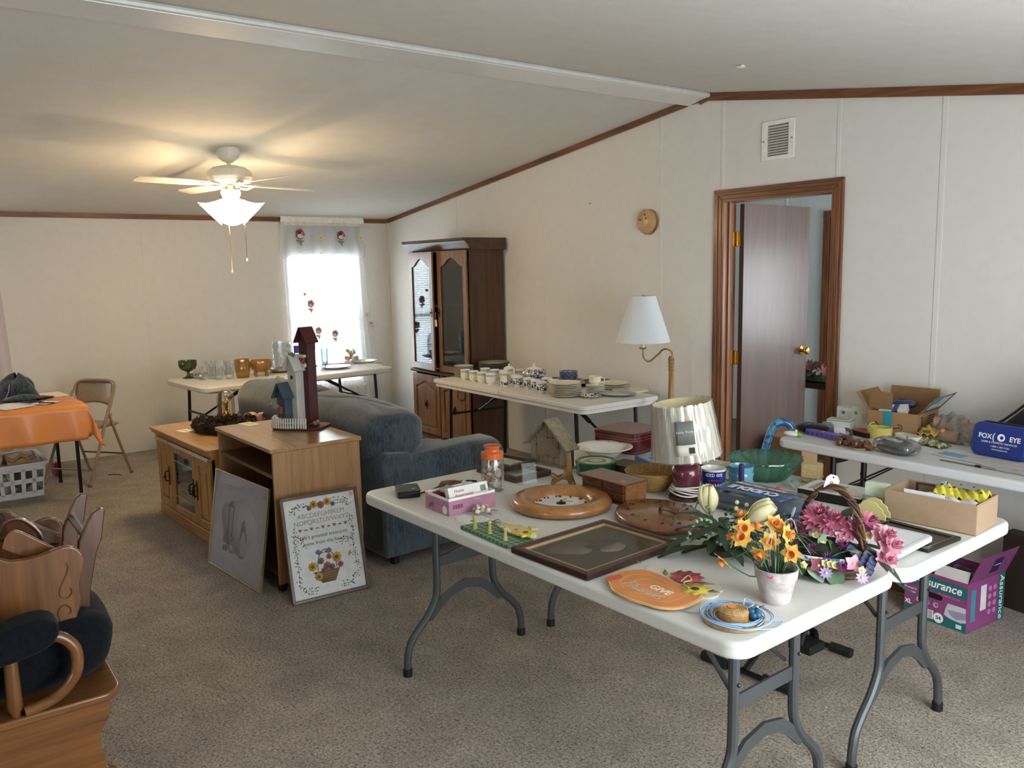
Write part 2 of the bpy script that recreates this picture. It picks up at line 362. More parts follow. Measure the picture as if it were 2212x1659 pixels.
# return-air grille, wall disc
v_ = thing('air_vent', 'white square louvred return air vent high above the door', 'vent', (4.843, YW, 2.352))
obj('frame', v_, WHITE, ringp(rrect(-.115, .115, -.115, .115, .01, 2), rrect(-.075, .075, -.09, .09, .004, 2), -.012, 0, 'y'), bev=.003)
obj('backing', v_, pm('#6e6a60', .8), bx(-.078, .078, -.002, .0, -.092, .092))
for i in range(11): obj('slat', v_, WHITE, tr(bx(-.076, .076, -.009, .009, -.0012, .0012), (0, -.006, -.078+i*.0156), (R(38), 0, 0)))
for x in (-.1, .1): obj('screw', v_, pm('#8b877d', .4, .5), tr(lathe([(0, .003), (.005, .002), (.006, 0)], 8), (x, -.012, 0), (R(90), 0, 0)))
wd = thing('wall_disc', 'round pale wooden disc mounted on white wall left of the door', 'plaque', (3.77, YW, 1.932))
obj('disc', wd, wood('#b98b52', '#d2aa70', 'x', .45), tr(lathe([(0, .042), (.078, .042), (.083, .037), (.083, 0)], 32), (0, 0, 0), (R(90), 0, 0)), sharp=50)
for x, z in ((.0, .045), (-.045, .012), (.012, .02)): obj('peg', wd, pm('#5a3d20', .6), tr(sph(0, 0, 0, .006, n=8, m=6), (x, -.043, z)))
obj('mount', wd, pm('#a87a45', .5), tr(lathe([(.088, .012), (.09, 0), (0, 0)], 28), (.004, 0, -.006), (R(90), 0, 0)))
solo('wall_hook', 'tiny black hook on the bare wall above the dish table', 'hook', BLACK, tube([(0, 0, 0), (0, -.012, .002), (.004, -.014, -.004)], .002, 6), (3.155, YW, 2.1))
solo('paint_chip', 'small flake of paint peeling from the ceiling', 'flake', WHITE, sheet(lambda u, v: (.05*u, .03*v, -.008*sin(3*u)-.006*v*v), 4, 3), (5.33, -.95, zc(5.33)-.004), 20, solid=.001)

# windows
def window(n, y0, y1, z0, z1):
    w_ = struct('window_%d' % n, WHITE, frame4(y0, y1, z0, z1, .045, XW-.08, XW-.005, 'x'))
    struct('meeting_rail', WHITE, bx(XW-.07, XW-.03, y0+.04, y1-.04, (z0+z1)/2-.02, (z0+z1)/2+.02), w_)
    for a, b in ((z0+.04, (z0+z1)/2-.02), ((z0+z1)/2+.02, z1-.04)): struct('pane', clear('#fbffff', .0, .0, .3, .02), bx(XW-.055, XW-.051, y0+.04, y1-.04, a, b), w_)
    struct('sill', WHITE, bx(XW-.01, XW+.025, y0-.03, y1+.03, z0-.025, z0), w_); return w_
window(1, WY0, WY1, WZ0, WZ1); window(2, W2a, W2b, WZ0, WZ1)
bl = thing('window_blind', 'open white mini blind inside the far window', 'blind', (XW-.012, (WY0+WY1)/2, 0))
SL = pm('#f4f6f8', .5, sub=.0)
obj('headrail', bl, SL, cb(0, 0, 1.795, .028, .72, .03))
obj('slats', bl, SL, [tr(cb(0, 0, 0, .022, .73, .0012), (0, 0, .5+i*.0245), (0, R(20), 0)) for i in range(52)], kind='stuff')
for y in (-.28, .28): obj('cord', bl, SL, cb(.011, y, 1.13, .0015, .0015, 1.3))
obj('bottom_rail', bl, SL, cb(0, 0, .48, .024, .73, .012))
SH = sheer('#f3f4f6', .42); VAL = sheer('#eef1f6', .12)
def drape(y0, y1, b0, b1, zt, zb, x, n, amp=.022, hem=None):
    def fn(u, v):
        a, b = y0+(b0-y0)*v, y1+(b1-y1)*v
        z = zt+(zb-zt)*v
        if hem: z += hem(u)*v
        return (x+amp*(.4+.6*v)*sin(u*n*2*PI+.6*sin(v*3))+.006*sin(17*u+5*v), a+(b-a)*u, z)
    return sheet(fn, n*8, 14)
ROSE, CREAM, LEAF, GOLDF = pm('#8d4a57', .9), pm('#efe2d6', .9), pm('#8f9c84', .9), pm('#e3d3ae', .9)
PALE = {ROSE: pm('#d9a3ae', .9), LEAF: pm('#c3cabd', .9)}  # paler copies put the window's backlight into the panel embroidery colours
def rose(par, x, y, z, s, kind):
    """embroidered motif: thin raised patches lying on the cloth, facing the room"""
    def disc(cy, cz, ry, rz, d, wob=0, ph=0):
        return prism([(y+cy+ry*cos(t)*(1+wob*cos(5*t+ph)), z+cz+rz*sin(t)*(1+wob*cos(5*t+ph))) for t in [2*PI*i/20 for i in range(20)]], x+d, x+d+.002, 'x')
    RO, LE, HE = (ROSE, LEAF, pm('#4e2030', .9)) if z > 1.5 else (PALE[ROSE], PALE[LEAF], pm('#b0707e', .9))  # panel motifs take the backlit tones, valance motifs the full ones
    if kind == 'r':
        o = obj('rose', par, RO, disc(0, 0, .05*s, .055*s, 0, .07)); obj('petal', o, CREAM, disc(.004*s, -.022*s, .036*s, .022*s, .002, .1, 1))
        obj('heart', o, HE, disc(-.004*s, .018*s, .02*s, .012*s, .003)); obj('petal', o, pm('#c79aa0', .9), disc(.022*s, .0, .012*s, .024*s, .003))
        obj('leaf', o, LE, prism([(y-.05*s, z-.07*s), (y-.02*s, z-.055*s), (y, z-.06*s), (y+.05*s, z-.075*s), (y+.022*s, z-.088*s), (y+.01*s, z-.135*s), (y-.012*s, z-.1*s), (y-.03*s, z-.085*s)], x, x+.002, 'x'))
    else:
        o = obj('blossom', par, GOLDF, disc(0, 0, .042*s, .04*s, 0, .13, .5)); obj('heart', o, pm('#b99a5c', .9), disc(0, 0, .01*s, .01*s, .002))
va = thing('curtain_valance', 'white rod-pocket valance with embroidered roses above the far window', 'curtain', (0, 0, 0))
ya, yb = -1.145, -.237
obj('heading', va, pm('#f4f4f2', .8), drape(ya, yb, ya, yb, 2.185, 2.12, XW+.062, 12, .007), solid=.002)
obj('rod_pocket', va, pm('#e2e2e0', .8), drape(ya, yb, ya, yb, 2.121, 2.09, XW+.06, 12, .009), solid=.004)
obj('skirt', va, VAL, drape(ya, yb, ya-.03, yb-.02, 2.092, 1.83, XW+.062, 7, .012, lambda u: -.03*abs(sin(u*PI*4))-(.12*(u-.8)*5*.5 if u > .8 else 0)-(.1*(.15-u)*5 if u < .15 else 0)))
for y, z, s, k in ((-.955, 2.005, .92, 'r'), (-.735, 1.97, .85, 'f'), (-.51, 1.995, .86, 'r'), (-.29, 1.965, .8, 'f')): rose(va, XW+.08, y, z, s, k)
solo('curtain_rod', 'flat white curtain rod under the crown moulding of the far wall', 'rod', WHITE, tube([(XW, ya+.01, 2.105), (XW+.05, ya+.012, 2.105), (XW+.055, ya+.03, 2.105), (XW+.055, yb-.03, 2.105), (XW+.05, yb-.012, 2.105), (XW, yb-.01, 2.105)], .007, 8))
cl = thing('sheer_curtain', 'sheer white left curtain panel hanging at the far window', 'curtain', (0, 0, 0))
obj('cloth', cl, SH, drape(ya, -.7, ya+.06, -.72, 2.09, .14, XW+.035, 7, .016))
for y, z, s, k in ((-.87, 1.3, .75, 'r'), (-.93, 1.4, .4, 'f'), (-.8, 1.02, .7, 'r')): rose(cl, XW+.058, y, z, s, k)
c2 = thing('sheer_curtain', 'sheer white right curtain panel flaring out beside the room corner', 'curtain', (0, 0, 0))
obj('cloth', c2, SH, drape(-.7, yb, -.72, -.1, 2.09, .12, XW+.035, 8, .02))
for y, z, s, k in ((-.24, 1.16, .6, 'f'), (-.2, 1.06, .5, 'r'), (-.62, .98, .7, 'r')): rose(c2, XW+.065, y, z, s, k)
c3 = thing('sheer_curtain', 'pinkish sheer curtain edge behind the orange covered table', 'curtain', (0, 0, 0))
obj('cloth', c3, sheer('#e9dfe0', .15), drape(-4.8, -3.6, -4.8, -3.53, 2.09, .14, XW+.05, 12, .02))

# ceiling fan
fn_ = thing('ceiling_fan', 'white ceiling fan with four lit glass tulip shades', 'ceiling fan', (2.19, -2.36, 0))
FW = pm('#ece6d8', .3, coat=.3)
obj('canopy', fn_, FW, tr(lathe([(.075, .075), (.078, .03), (.07, .0), (.05, -.018), (.03, -.03), (0, -.03)], 28), (0, 0, 2.405)), sharp=75)
obj('downrod', fn_, FW, tr(lathe([(.013, 0), (.013, -.105), (.02, -.115), (.02, -.125)], 12), (0, 0, 2.38)))
obj('motor_housing', fn_, FW, tr(lathe([(0, .085), (.05, .083), (.11, .068), (.145, .04), (.152, .012), (.15, -.002), (.142, -.008), (.142, -.016), (.13, -.03), (.08, -.042), (0, -.042)], 40), (0, 0, 2.27)), sharp=75)
obj('switch_housing', fn_, FW, tr(lathe([(.02, .03), (.02, .005), (.062, 0), (.068, -.022), (.06, -.045), (.04, -.055), (.036, -.075), (.0, -.08)], 28), (0, 0, 2.19)))
bp = [(.17, -.045), (.3, -.06), (.6, -.065), (.65, -.05), (.66, 0), (.65, .05), (.6, .065), (.3, .06), (.17, .045)]
for k in range(4):
    a = R(102+90*k)
    ir = obj('blade_iron', fn_, FW, tr([*[tube(smooth_path([(.07, 0, -.03), (.12, .012*s, -.035), (.17, .03*s, -.012), (.22, .03*s, -.008)]), .007, 6) for s in (-1, 1)]][0], (0, 0, 2.235), (0, 0, a)))
    obj('blade_bracket', ir, FW, tr(prism([(.08, -.02), (.2, -.04), (.25, 0), (.2, .04), (.08, .02)], -.014, -.008), (0, 0, 2.235), (R(0), 0, a)))
    obj('blade', fn_, pm('#efe8da', .35), tr(tr(prism(bp, -.003, .003), (0, 0, 0), (R(10), 0, 0)), (0, 0, 2.225), (0, 0, a)), bev=.0015)
SHADE = pm('#fff0cf', .3, emit=9)
for k in range(4):
    a = R(-18+90*k)
    M_ = dict(loc=(.055*cos(a), .055*sin(a), 2.115), rot=(0, R(134), a))
    obj('socket_arm', fn_, FW, tr(lathe([(.014, -.045), (.018, 0), (.026, .01), (.026, .022)], 12), **M_))
    sh = obj('glass_shade', fn_, SHADE, tr(lathe([(.026, .015), (.03, .03), (.045, .058), (.064, .088), (.092, .116), (.104, .124)], 24, 0, 6, .03), **M_), sharp=180)
    obj('bulb', sh, pm('#fff2d8', .4, emit=14), tr(lathe([(0, .1), (.02, .092), (.027, .07), (.015, .04), (.012, .02)], 12), **M_))
    l = bpy.data.lights.new('bulb_light', 'POINT'); l.energy = 9; l.color = (1, .70, .36); l.shadow_soft_size = .03
    lo = bpy.data.objects.new('bulb_light', l); C.objects.link(lo); d = Euler(M_['rot']).to_matrix() @ V((0, 0, .17)); lo.location = V((2.19, -2.36, 0))+V(M_['loc'])+d
for x, y, z in ((.035, -.03, 1.625), (.045, .05, 1.705)):
    ch = obj('pull_chain', fn_, BRASS, tube([(x*.9, y*.9, 2.13), (x*1.3, y*1.3, 2.1), (x*1.3, y*1.3, z+.02)], .0022, 6))
    obj('chain_knob', ch, FW, tr(lathe([(0, .022), (.004, .018), (.007, .004), (.004, -.004), (0, -.006)], 10), (x*1.3, y*1.3, z)))
# china cabinet
cc = thing('china_cabinet', 'tall dark wood china cabinet with arched glass doors in the corner', 'cabinet', (1.525, -.13, 0))
D1, D2 = '#2f190c', '#58341c'
CZ, CX = wood(D1, D2, 'z', .42), wood(D1, D2, 'x', .35)
FACE = wood('#5a3719', '#8f6337', 'z', .35); FACX = wood('#5a3719', '#8f6337', 'x', .35)
hw, dp = .49, .19
ztop = 1.80
for s in (-1, 1): obj('side_panel', cc, CZ, bx(s*hw-.009*(s > 0)*2, s*hw+.009*(s < 0)*2, -dp+.02, dp, .05, ztop))
obj('back_panel', cc, pm('#34302b', .8), bx(-hw+.018, hw-.018, dp-.01, dp, .05, ztop))
for z in (.05, .70, 1.28, 1.78): obj('shelf', cc, CX, bx(-hw+.018, hw-.018, -dp+.03, dp-.01, z, z+.018))
obj('plinth', cc, CX, bx(-hw-.005, hw+.005, -dp+.005, dp, 0, .07), bev=.003)
obj('cornice', cc, CX, prism([(-dp+.02, 1.79), (-dp-.005, 1.795), (-dp-.02, 1.825), (-dp-.03, 1.835), (-dp-.05, 1.862), (-dp-.065, 1.868), (-dp-.065, 1.888), (dp, 1.888), (dp, 1.79)], -hw-.045, hw+.045, 'x'), sharp=25)
obj('waist_moulding', cc, CX, prism([(-dp-.005, .655), (-dp-.028, .665), (-dp-.03, .68), (-dp-.01, .692), (dp, .692), (dp, .655)], -hw-.022, hw+.022, 'x'), sharp=25)
obj('centre_stile', cc, FACE, [bx(-.014, .014, -dp, -dp+.02, .07, 1.79)])
def arch(x0, x1, z0, z1, rise, n=17):
    p = [(x0, z0), (x1, z0)]
    for i in range(n):
        t = i/(n-1); u = abs(2*t-1)
        p.append((x1+(x0-x1)*t, z1-rise*(.5-.5*cos(PI*min(1, u*1.02)))*1.0 if u < .98 else z1-rise))
    return p
def archring(x0, x1, z0, z1, wd_, rise, a, b):
    inn = arch(x0+wd_, x1-wd_, z0+wd_, z1-wd_*1.15, rise); out = []
    for i, (p, q) in enumerate(inn):
        out.append((x0 if p < (x0+x1)/2 else x1, z0) if i < 2 else (x0+(x1-x0)*(1-(i-2)/(len(inn)-3)), z1))
    return ringp(out, inn, a, b, 'y'), inn
for s, x0, x1 in ((-1, -hw, -.012), (1, .012, hw)):
    rg, inn = archring(x0, x1, .70, 1.785, .055, .075, -dp-.018, -dp)
    dr = obj('glass_door', cc, FACE, rg, sharp=25, bev=.003)
    if s < 0: Mr = Matrix.Rotation(R(-4.5), 3, 'Z'); pv = V((x0, -dp, 0)); dr.location = pv-Mr @ pv; dr.rotation_euler = (0, 0, R(-4.5))
    obj('pane', dr, clear('#b9bcbc', .0, .0, .7, .06), prism(inn, -dp-.008, -dp-.005, 'y'))
    obj('knob', dr, pm('#2a1c12', .3, .7), [tr(lathe([(0, .022), (.009, .018), (.008, .01), (.004, .006), (.004, 0)], 12), (-s*.0+(x1-.025 if s < 0 else x0+.025), -dp-.018, 1.235), (R(90), 0, 0)), prism([((x1-.025 if s < 0 else x0+.025)+.005*cos(t)*(1+.4*cos(2*t)), 1.235+.04*sin(t)) for t in [2*PI*i/14 for i in range(14)]], -dp-.021, -dp-.018, 'y')])
    rg, inn = archring(x0, x1, .085, .645, .055, .05, -dp-.018, -dp)
    dl = obj('lower_door', cc, FACE, rg, sharp=25, bev=.003)
    xa, xb = x0+.075, x1-.075
    obj('raised_panel', dl, FACE, [prism(arch(x0+.055, x1-.055, .14, .645-.063, .05), -dp-.006, -dp+.004, 'y'), prism(arch(xa, xb, .162, .556, .045), -dp-.013, -dp-.004, 'y')], bev=.003)
    xm = (x0+x1)/2
    obj('ring_pull', dl, pm('#3b2d1c', .35, .8), [tr(tube([(.02*cos(t), .024*sin(t), 0) for t in [2*PI*i/16 for i in range(16)]], .004, 6, True), (xm, -dp-.022, .36), (R(90), 0, 0)), prism([(xm+.016*cos(t)*(1+.3*cos(4*t)), .36+.036*sin(t)*(1+.2*cos(4*t))) for t in [2*PI*i/24 for i in range(24)]], -dp-.017, -dp-.013, 'y'), tr(sph(0, 0, 0, .008, n=8, m=6), (xm, -dp-.022, .385))])
for s in (-1, 1):
    for z in (.85, 1.66): obj('hinge', cc, pm('#2a1c12', .4, .7), tr(lathe([(0, -.025), (.004, -.025), (.004, .025), (0, .025)], 8), (s*(hw-.002), -dp-.012, z)))
tg = solo('price_tag', 'cream price tag hanging from the china cabinet door knob', 'tag', PAPER, [prism([(-.016, -.03), (.016, -.03), (.016, .02), (.008, .03), (-.008, .03), (-.016, .02)], -.001, .001, 'y'), tube([(0, 0, .028), (.004, -.004, .06), (0, 0, .095)], .0012, 5)], (1.522, -.355, 1.14), 8)
pt = thing('glass_pitcher', 'clear glass pitcher on the lower shelf behind the cabinet glass', 'pitcher', (1.72, -.13, .718))
obj('body', pt, clear('#f5fbfb', .1, .02, 1, .1), lathe([(0, .004), (.05, .004), (.055, .05), (.045, .12), (.05, .19), (.056, .21), (.053, .21), (.047, .19), (.042, .12), (.05, .05), (.046, .01), (0, .01)], 20))
obj('handle', pt, clear('#f5fbfb', .1, .02, 1, .1), tube(smooth_path([(-.05, 0, .18), (-.09, 0, .17), (-.092, 0, .1), (-.052, 0, .06)]), .007, 6))
# ------------------------------------------------------------------ tables
def plastic(col): return pm(col, .42, var=.02, vs=40, bump=.12, bs=500, bd=.0006)
def fold_table(label, loc, rz, L, W, style, top, legm, group='folding tables', hinge=False, T=.046):
    t = thing('folding_table', label, 'table', (*loc, 0), rz, group)
    H = .74
    if hinge:
        for s in (-1, 1):
            q = rrect(.001, L/2, -W/2, W/2, .055, 6)
            q = [(max(p, .002) if 1 else p, y) for p, y in q]
            pts = [(s*p, y) for p, y in [(.0015, -W/2), (L/2-.05, -W/2), *[(L/2-.05+.05*cos(R(a)), -W/2+.05+.05*sin(R(a))) for a in range(-80, 1, 16)], *[(L/2-.05+.05*cos(R(a)), W/2-.05+.05*sin(R(a))) for a in range(0, 91, 18)], (.0015, W/2)]]
            obj('table_top', t, top, prism(pts, H-.03, H), bev=.006)
            obj('skirt', t, top, ringp([(p*.985, y*.97) for p, y in pts], [(p*.955, y*.92) for p, y in pts], H-.055, H-.029), sharp=60)
    else:
        obj('table_top', t, top, prism(rrect(-L/2, L/2, -W/2, W/2, .06, 7), H-T, H), bev=.013, seg=3)
        obj('underside_rib', t, top, ringp(rrect(-L/2+.1, L/2-.1, -W/2+.1, W/2-.1, .03, 2), rrect(-L/2+.13, L/2-.13, -W/2+.13, W/2-.13, .03, 2), H-T-.02, H-T+.005))
    for s in (-1, 1):
        if style == 'wishbone':
            lx = s*(L/2-.185)
            for q in (-1, 1):
                lg = obj('leg', t, legm, tube(smooth_path([(lx, q*.142, H-T), (lx, q*.142, .5), (lx, q*.142, .36), (lx, q*.15, .29), (lx, q*.19, .225), (lx, q*.245, .17), (lx, q*.278, .125), (lx, q*.292, .07), (lx, q*.294, .03)], 4), .0155, 10))
                obj('rubber_foot', lg, BLACK, tr(lathe([(0, 0), (.019, 0), (.0185, .03), (.016, .033), (0, .033)], 12), (lx, q*.294, 0)))
                obj('rivet', lg, pm('#3a3d40', .3, .7), tr(sph(0, 0, 0, .006, n=8, m=5), (lx+s*.016, q*.142, .5)))
            obj('crossbar', t, legm, bx(lx-.004, lx+.004, -.142, .142, .60, .628))
            obj('crossbar', t, legm, bx(lx-.004, lx+.004, -.142, .142, .42, .462))
            ar = [(-.20, .205), (-.15, .27), (-.09, .315), (0, .335), (.09, .315), (.15, .27), (.20, .205)]
            lo = [(.17, .2), (.12, .245), (.07, .28), (0, .296), (-.07, .28), (-.12, .245), (-.17, .2)]
            obj('arch_brace', t, legm, prism(ar+lo, lx-.006, lx+.006, 'x'))
            for q in (-1, 1): obj('brace', t, legm, tube([(lx-s*.02, q*.13, .47), (lx-s*.36, q*.02, H-T-.01)], .009, 6, flat=.5))
        else:
            lx = s*(L/2-.17 if style == 'straight' else L/2-.3)
            lw = W/2-.08
            for q in (-1, 1):
                lg = obj('leg', t, legm, tube([(lx, q*lw, H-.04), (lx+s*.03, q*lw, .03)], .0135, 10))
                obj('rubber_foot', lg, BLACK, tr(lathe([(0, 0), (.017, 0), (.016, .034), (0, .034)], 10), (lx+s*.031, q*lw, 0)))
            obj('crossbar', t, legm, tube([(lx+s*.012, -lw, .46), (lx+s*.012, lw, .46)], .01, 8))
            obj('crossbar', t, legm, tube([(lx, -lw, H-.045), (lx, lw, H-.045)], .011, 8))
            br = obj('brace', t, legm, tube(smooth_path([(lx+s*.012, lw*.0, .46), (lx-s*.12, 0, .53), (lx-s*.2, 0, .575), (lx-s*.33, 0, .645), (lx-s*.45, 0, H-.05)]), .009, 8))
            obj('lock_sleeve', br, BLACK, tube([(lx-s*.17, 0, .555), (lx-s*.34, 0, .65)], .016, 8))
            obj('lock_ring', br, pm('#9a9da0', .25, .9), tube([(lx-s*.33+.004*cos(a), .02*cos(a), .642+.02*sin(a)) for a in [2*PI*i/12 for i in range(12)]], .004, 6, True))
    if hinge: obj('carry_handle', t, BLACK, tube(smooth_path([(-L/2+.37, -W/2+.02, H-.045), (-L/2+.375, -W/2+.015, H-.11), (-L/2+.42, -W/2+.012, H-.135), (-L/2+.47, -W/2+.015, H-.115), (-L/2+.48, -W/2+.02, H-.045)]), .006, 6, flat=.6))
    return t
TOPA, TOPB = plastic('#d9d9d3'), plastic('#d5d5d2')
fold_table('long white folding table nearest the camera with daffodils and framed portrait on it', (5.935, -2.438), 2.1, 1.83, .745, 'wishbone', TOPA, GREY)
fold_table('long white folding table with teal bowl and kraft box, joined behind the daffodil table', (5.925, -1.69), 2.1, 1.83, .745, 'wishbone', TOPA, GREY)
fold_table('grey white folding table with pill box and blue pouch by right wall', (6.385, -.375), 0, 1.83, .745, 'wishbone', plastic('#cfd0d2'), BLKM)
fold_table('fold-in-half white table against the wall holding stacked dishes', (3.161, -.485), -.2, 1.885, .70, 'straight', plastic('#dcd9d0'), BLKM, hinge=True)
fold_table('white folding table with glassware standing before the far window', (.932, -1.575), 96, 1.80, .80, 'straight', plastic('#d9d6cf'), BLKM)

# ------------------------------------------------------------------ card table with orange cloth
ct = thing('card_table', 'black legged card table under the orange cloth', 'table', (1.06, -3.72, 0), 3)
obj('table_top', ct, pm('#4a3a30', .6), bx(-.43, .43, -.43, .43, .695, .72))
for sx in (-1, 1):
    for sy in (-1, 1):
        lg = obj('leg', ct, BLKM, tube([(sx*.39, sy*.39, .7), (sx*.375 if sx < 0 else .16, sy*.37 if sy < 0 else .36, .02)] if 0 else [(sx*.36, sy*.37, .7), (sx*.36, sy*.37, .015)], .0125, 8))
        obj('rubber_foot', lg, BLACK, tr(lathe([(0, 0), (.016, 0), (.014, .02), (0, .02)], 8), (sx*.36, sy*.37, 0)))
def clothfn(u, v):
    # square cloth: top plus drop on all sides, with folds at the corners
    s, t = (u*2-1)*.70, (v*2-1)*.70; h = .435
    ox, oy = max(0, abs(s)-h), max(0, abs(t)-h); sx, sy = (1 if s > 0 else -1), (1 if t > 0 else -1)
    d = max(ox, oy) if min(ox, oy) == 0 else math.hypot(ox, oy)*.86
    x, y = max(-h, min(h, s)), max(-h, min(h, t)); wv = min(1, d/.2)
    if d > 0:
        if ox >= oy: x += sx*(.012+.05*wv*oy/(ox+1e-6)+.012*wv*sin(t*21)); y += sy*oy*.35
        else: y += sy*(.012+.05*wv*ox/(oy+1e-6)+.010*wv*sin(s*17+1)); x += sx*ox*.35
    return (x, y, .727-d+.02*wv*sin(s*9)*sin(t*7) if d > 0 else .727+.0015*sin(s*30)*sin(t*26))
solo('tablecloth', 'orange plastic cloth draped over the card table', 'tablecloth', pm('#e38a38', .42, var=.05, vs=6, coat=.1), sheet(clothfn, 46, 46), (1.06, -3.72, 0), 3, sharp=180, solid=.0015)
# denim cap, phone, papers on it
cp_ = thing('denim_cap', 'crumpled dark denim cap on the orange table', 'cap', (.93, -3.62, .735), 20)
DEN = fab('#1d242c', '#47535f', (60, 60, 60), .95, .6, .004)
def capfn(u, v):
    a = 2*PI*u; r = .145*(1-.10*v)*max(.02, (1-v**2.2))**.5*(1+.16*sin(3*a+4*v)+.07*sin(7*a)); 
    return (r*cos(a)*1.1, r*sin(a)*.9, .17*v*(1+.14*sin(2*a+1))-.0)
obj('crown', cp_, DEN, sheet(capfn, 36, 14), sharp=180)
obj('brim', cp_, DEN, sheet(lambda u, v: ((.11+.13*v)*cos((u-.5)*1.8-.3), (.11+.11*v)*sin((u-.5)*1.8-.3), .012+.028*sin(PI*v)*cos((u-.5)*4)+.012*(1-v)), 14, 6), solid=.004, sharp=180)
obj('strap', cp_, pm('#9aa3ab', .7), tube(smooth_path([(.09, -.1, .12), (.11, -.12, .07), (.1, -.14, .02), (.16, -.15, .012)]), .003, 6))
def sheetpaper(name, label, loc, rz, w_, d_, m=PAPER, group=None, h=.002, cat='paper'): return solo(name, label, cat, m, bx(-w_/2, w_/2, -d_/2, d_/2, 0, h), loc, rz, group)
sheetpaper('paper_sheet', 'large cream sheet lying beside the denim cap on orange table', (.86, -3.42, .729), 8, .30, .22)
solo('phone', 'black phone lying on the cream sheet on the orange table', 'phone', BLACK, prism(rrect(-.075, .075, -.037, .037, .012, 3), 0, .009), (1.0, -3.47, .732), 30, bev=.002)
for i, (x, y, rz, w_, d_) in enumerate(((1.22, -3.62, 12, .28, .2), (1.33, -3.72, 25, .28, .21), (1.30, -3.52, 40, .2, .14))):
    sheetpaper('paper_sheet', ['white paper sheet under the pens at the front of the orange table', 'white paper sheet nearest the camera side of the orange table', 'small white paper sheet by the right edge of the orange table'][i], (x, y, .7295+.002*i), rz, w_, d_, pm('#e9ebf2', .6), 'loose papers on the orange table')
nb_ = thing('receipt_book', 'black covered receipt book on the white papers of the orange table', 'book', (1.27, -3.58, .736), 25)
obj('cover', nb_, BLACK, bx(-.08, .08, -.05, .05, .006, .009)); obj('pages', nb_, PAPER, bx(-.08, .08, -.05, .05, 0, .006))
solo('pen', 'blue pen lying at the edge of the orange table', 'pen', pm('#27306e', .3), tube([(-.07, 0, .004), (.06, 0, .004), (.07, 0, .004)], [.004, .004, .001], 8), (1.37, -3.5, .736), 50)
for x, y in ((1.16, -3.50), (.99, -3.66)): solo('binder_clip', 'small black binder clip on papers by ' + ('the receipt book' if x > 1.1 else 'the cap'), 'clip', BLACK, prism([(-.014, 0), (.014, 0), (.004, .014), (-.004, .014)], -.012, .012, 'x'), (x, y, .734), 30)
# laundry basket under it
lb = thing('laundry_basket', 'white plastic laundry basket full of papers under the orange table', 'basket', (.80, -3.70, 0), 2)
LBW, LBD, LBH = .27, .19, .26
PL = pm('#e2dfda', .4)
def slotwall(fr, n, L0, L1, name='side'):
    # a wall of two rows of upright slots: rails and bars
    S_ = []
    for k in range(n+1):
        u = k/n; S_.append((u, .03, .235, .10 if k in (0, n) else .05))
    return S_
for ax in range(4):
    a = R(90*ax); hw_, hd = (LBW, LBD) if ax % 2 == 0 else (LBD, LBW); n = 8 if ax % 2 == 0 else 5; sh_ = []
    def P_(u, z): k = .86+.14*z/LBH; return (u*hw_*k, -hd*k, z)
    def bar(u0, u1, z0, z1):
        p = [P_(u0, z0), P_(u1, z0), P_(u1, z1), P_(u0, z1)]; return p+[(x, y+.006, z) for x, y, z in p], [(0, 1, 2, 3), (7, 6, 5, 4), (0, 4, 5, 1), (1, 5, 6, 2), (2, 6, 7, 3), (3, 7, 4, 0)]
    for z0, z1 in ((0, .045), (.11, .145), (.205, .26)): sh_.append(bar(-1, 1, z0, z1))
    for k in range(n+1): u = -1+2*k/n; sh_ += [bar(max(-1, u-.075), min(1, u+.075), .03, .22)]
    obj('side', lb, PL, [tr(s, rot=(0, 0, a)) for s in sh_])
obj('bottom', lb, PL, bx(-LBW*.85, LBW*.85, -LBD*.85, LBD*.85, .004, .012))
obj('rim', lb, PL, ringp(rrect(-LBW-.02, LBW+.02, -LBD-.02, LBD+.02, .04, 4), rrect(-LBW+.006, LBW-.006, -LBD+.006, LBD-.006, .03, 4), .25, .266), bev=.004)
cbx = thing('cardboard_box', 'flattened brown carton piece lying in the laundry basket', 'carton', (.80, -3.72, .245), 4)
obj('panel', cbx, pm('#b98a66', .8), tr(bx(-.19, .17, -.15, .15, 0, .004), rot=(R(12), 0, 0))); text(cbx, 'NO', .07, (.0, -.11, -.016), (R(12), 0, 0), pm('#5a3325', .8))
solo('crumpled_paper', 'crumpled brown paper at the end of the laundry basket', 'paper', pm('#c8a06c', .8), sheet(lambda u, v: (.09*(u-.5)*2*(1+.1*sin(9*v)), .1*(v-.5)*2, .06*sin(PI*u)*(1+.4*sin(11*v+3*u))+.012*sin(25*u)), 12, 12), (.94, -3.66, .24), 10, solid=.001, sharp=20)
for i, (x, y, c, s_) in enumerate(((.64, -3.78, '#8d857a', (.06, .05, .07)), (.74, -3.80, '#c8c2ba', (.05, .05, .08)), (.84, -3.80, '#6f6a62', (.05, .05, .07)), (.94, -3.79, '#b7ad9a', (.05, .05, .08)), (.78, -3.64, '#857a70', (.12, .08, .09)))):
    solo('cloth_bundle', ['grey', 'pale', 'dark grey', 'tan', 'brown'][i]+' folded cloth packed inside the laundry basket', 'cloth', fab(c, c, (30, 30, 30)), sph(0, 0, 0, *s_, n=14, m=8), (x, y, s_[2]+.014))
rbx = thing('soap_bottle', 'clear pump bottle with red label by the wall under folding chair', 'bottle', (.43, -3.36, 0), 10)
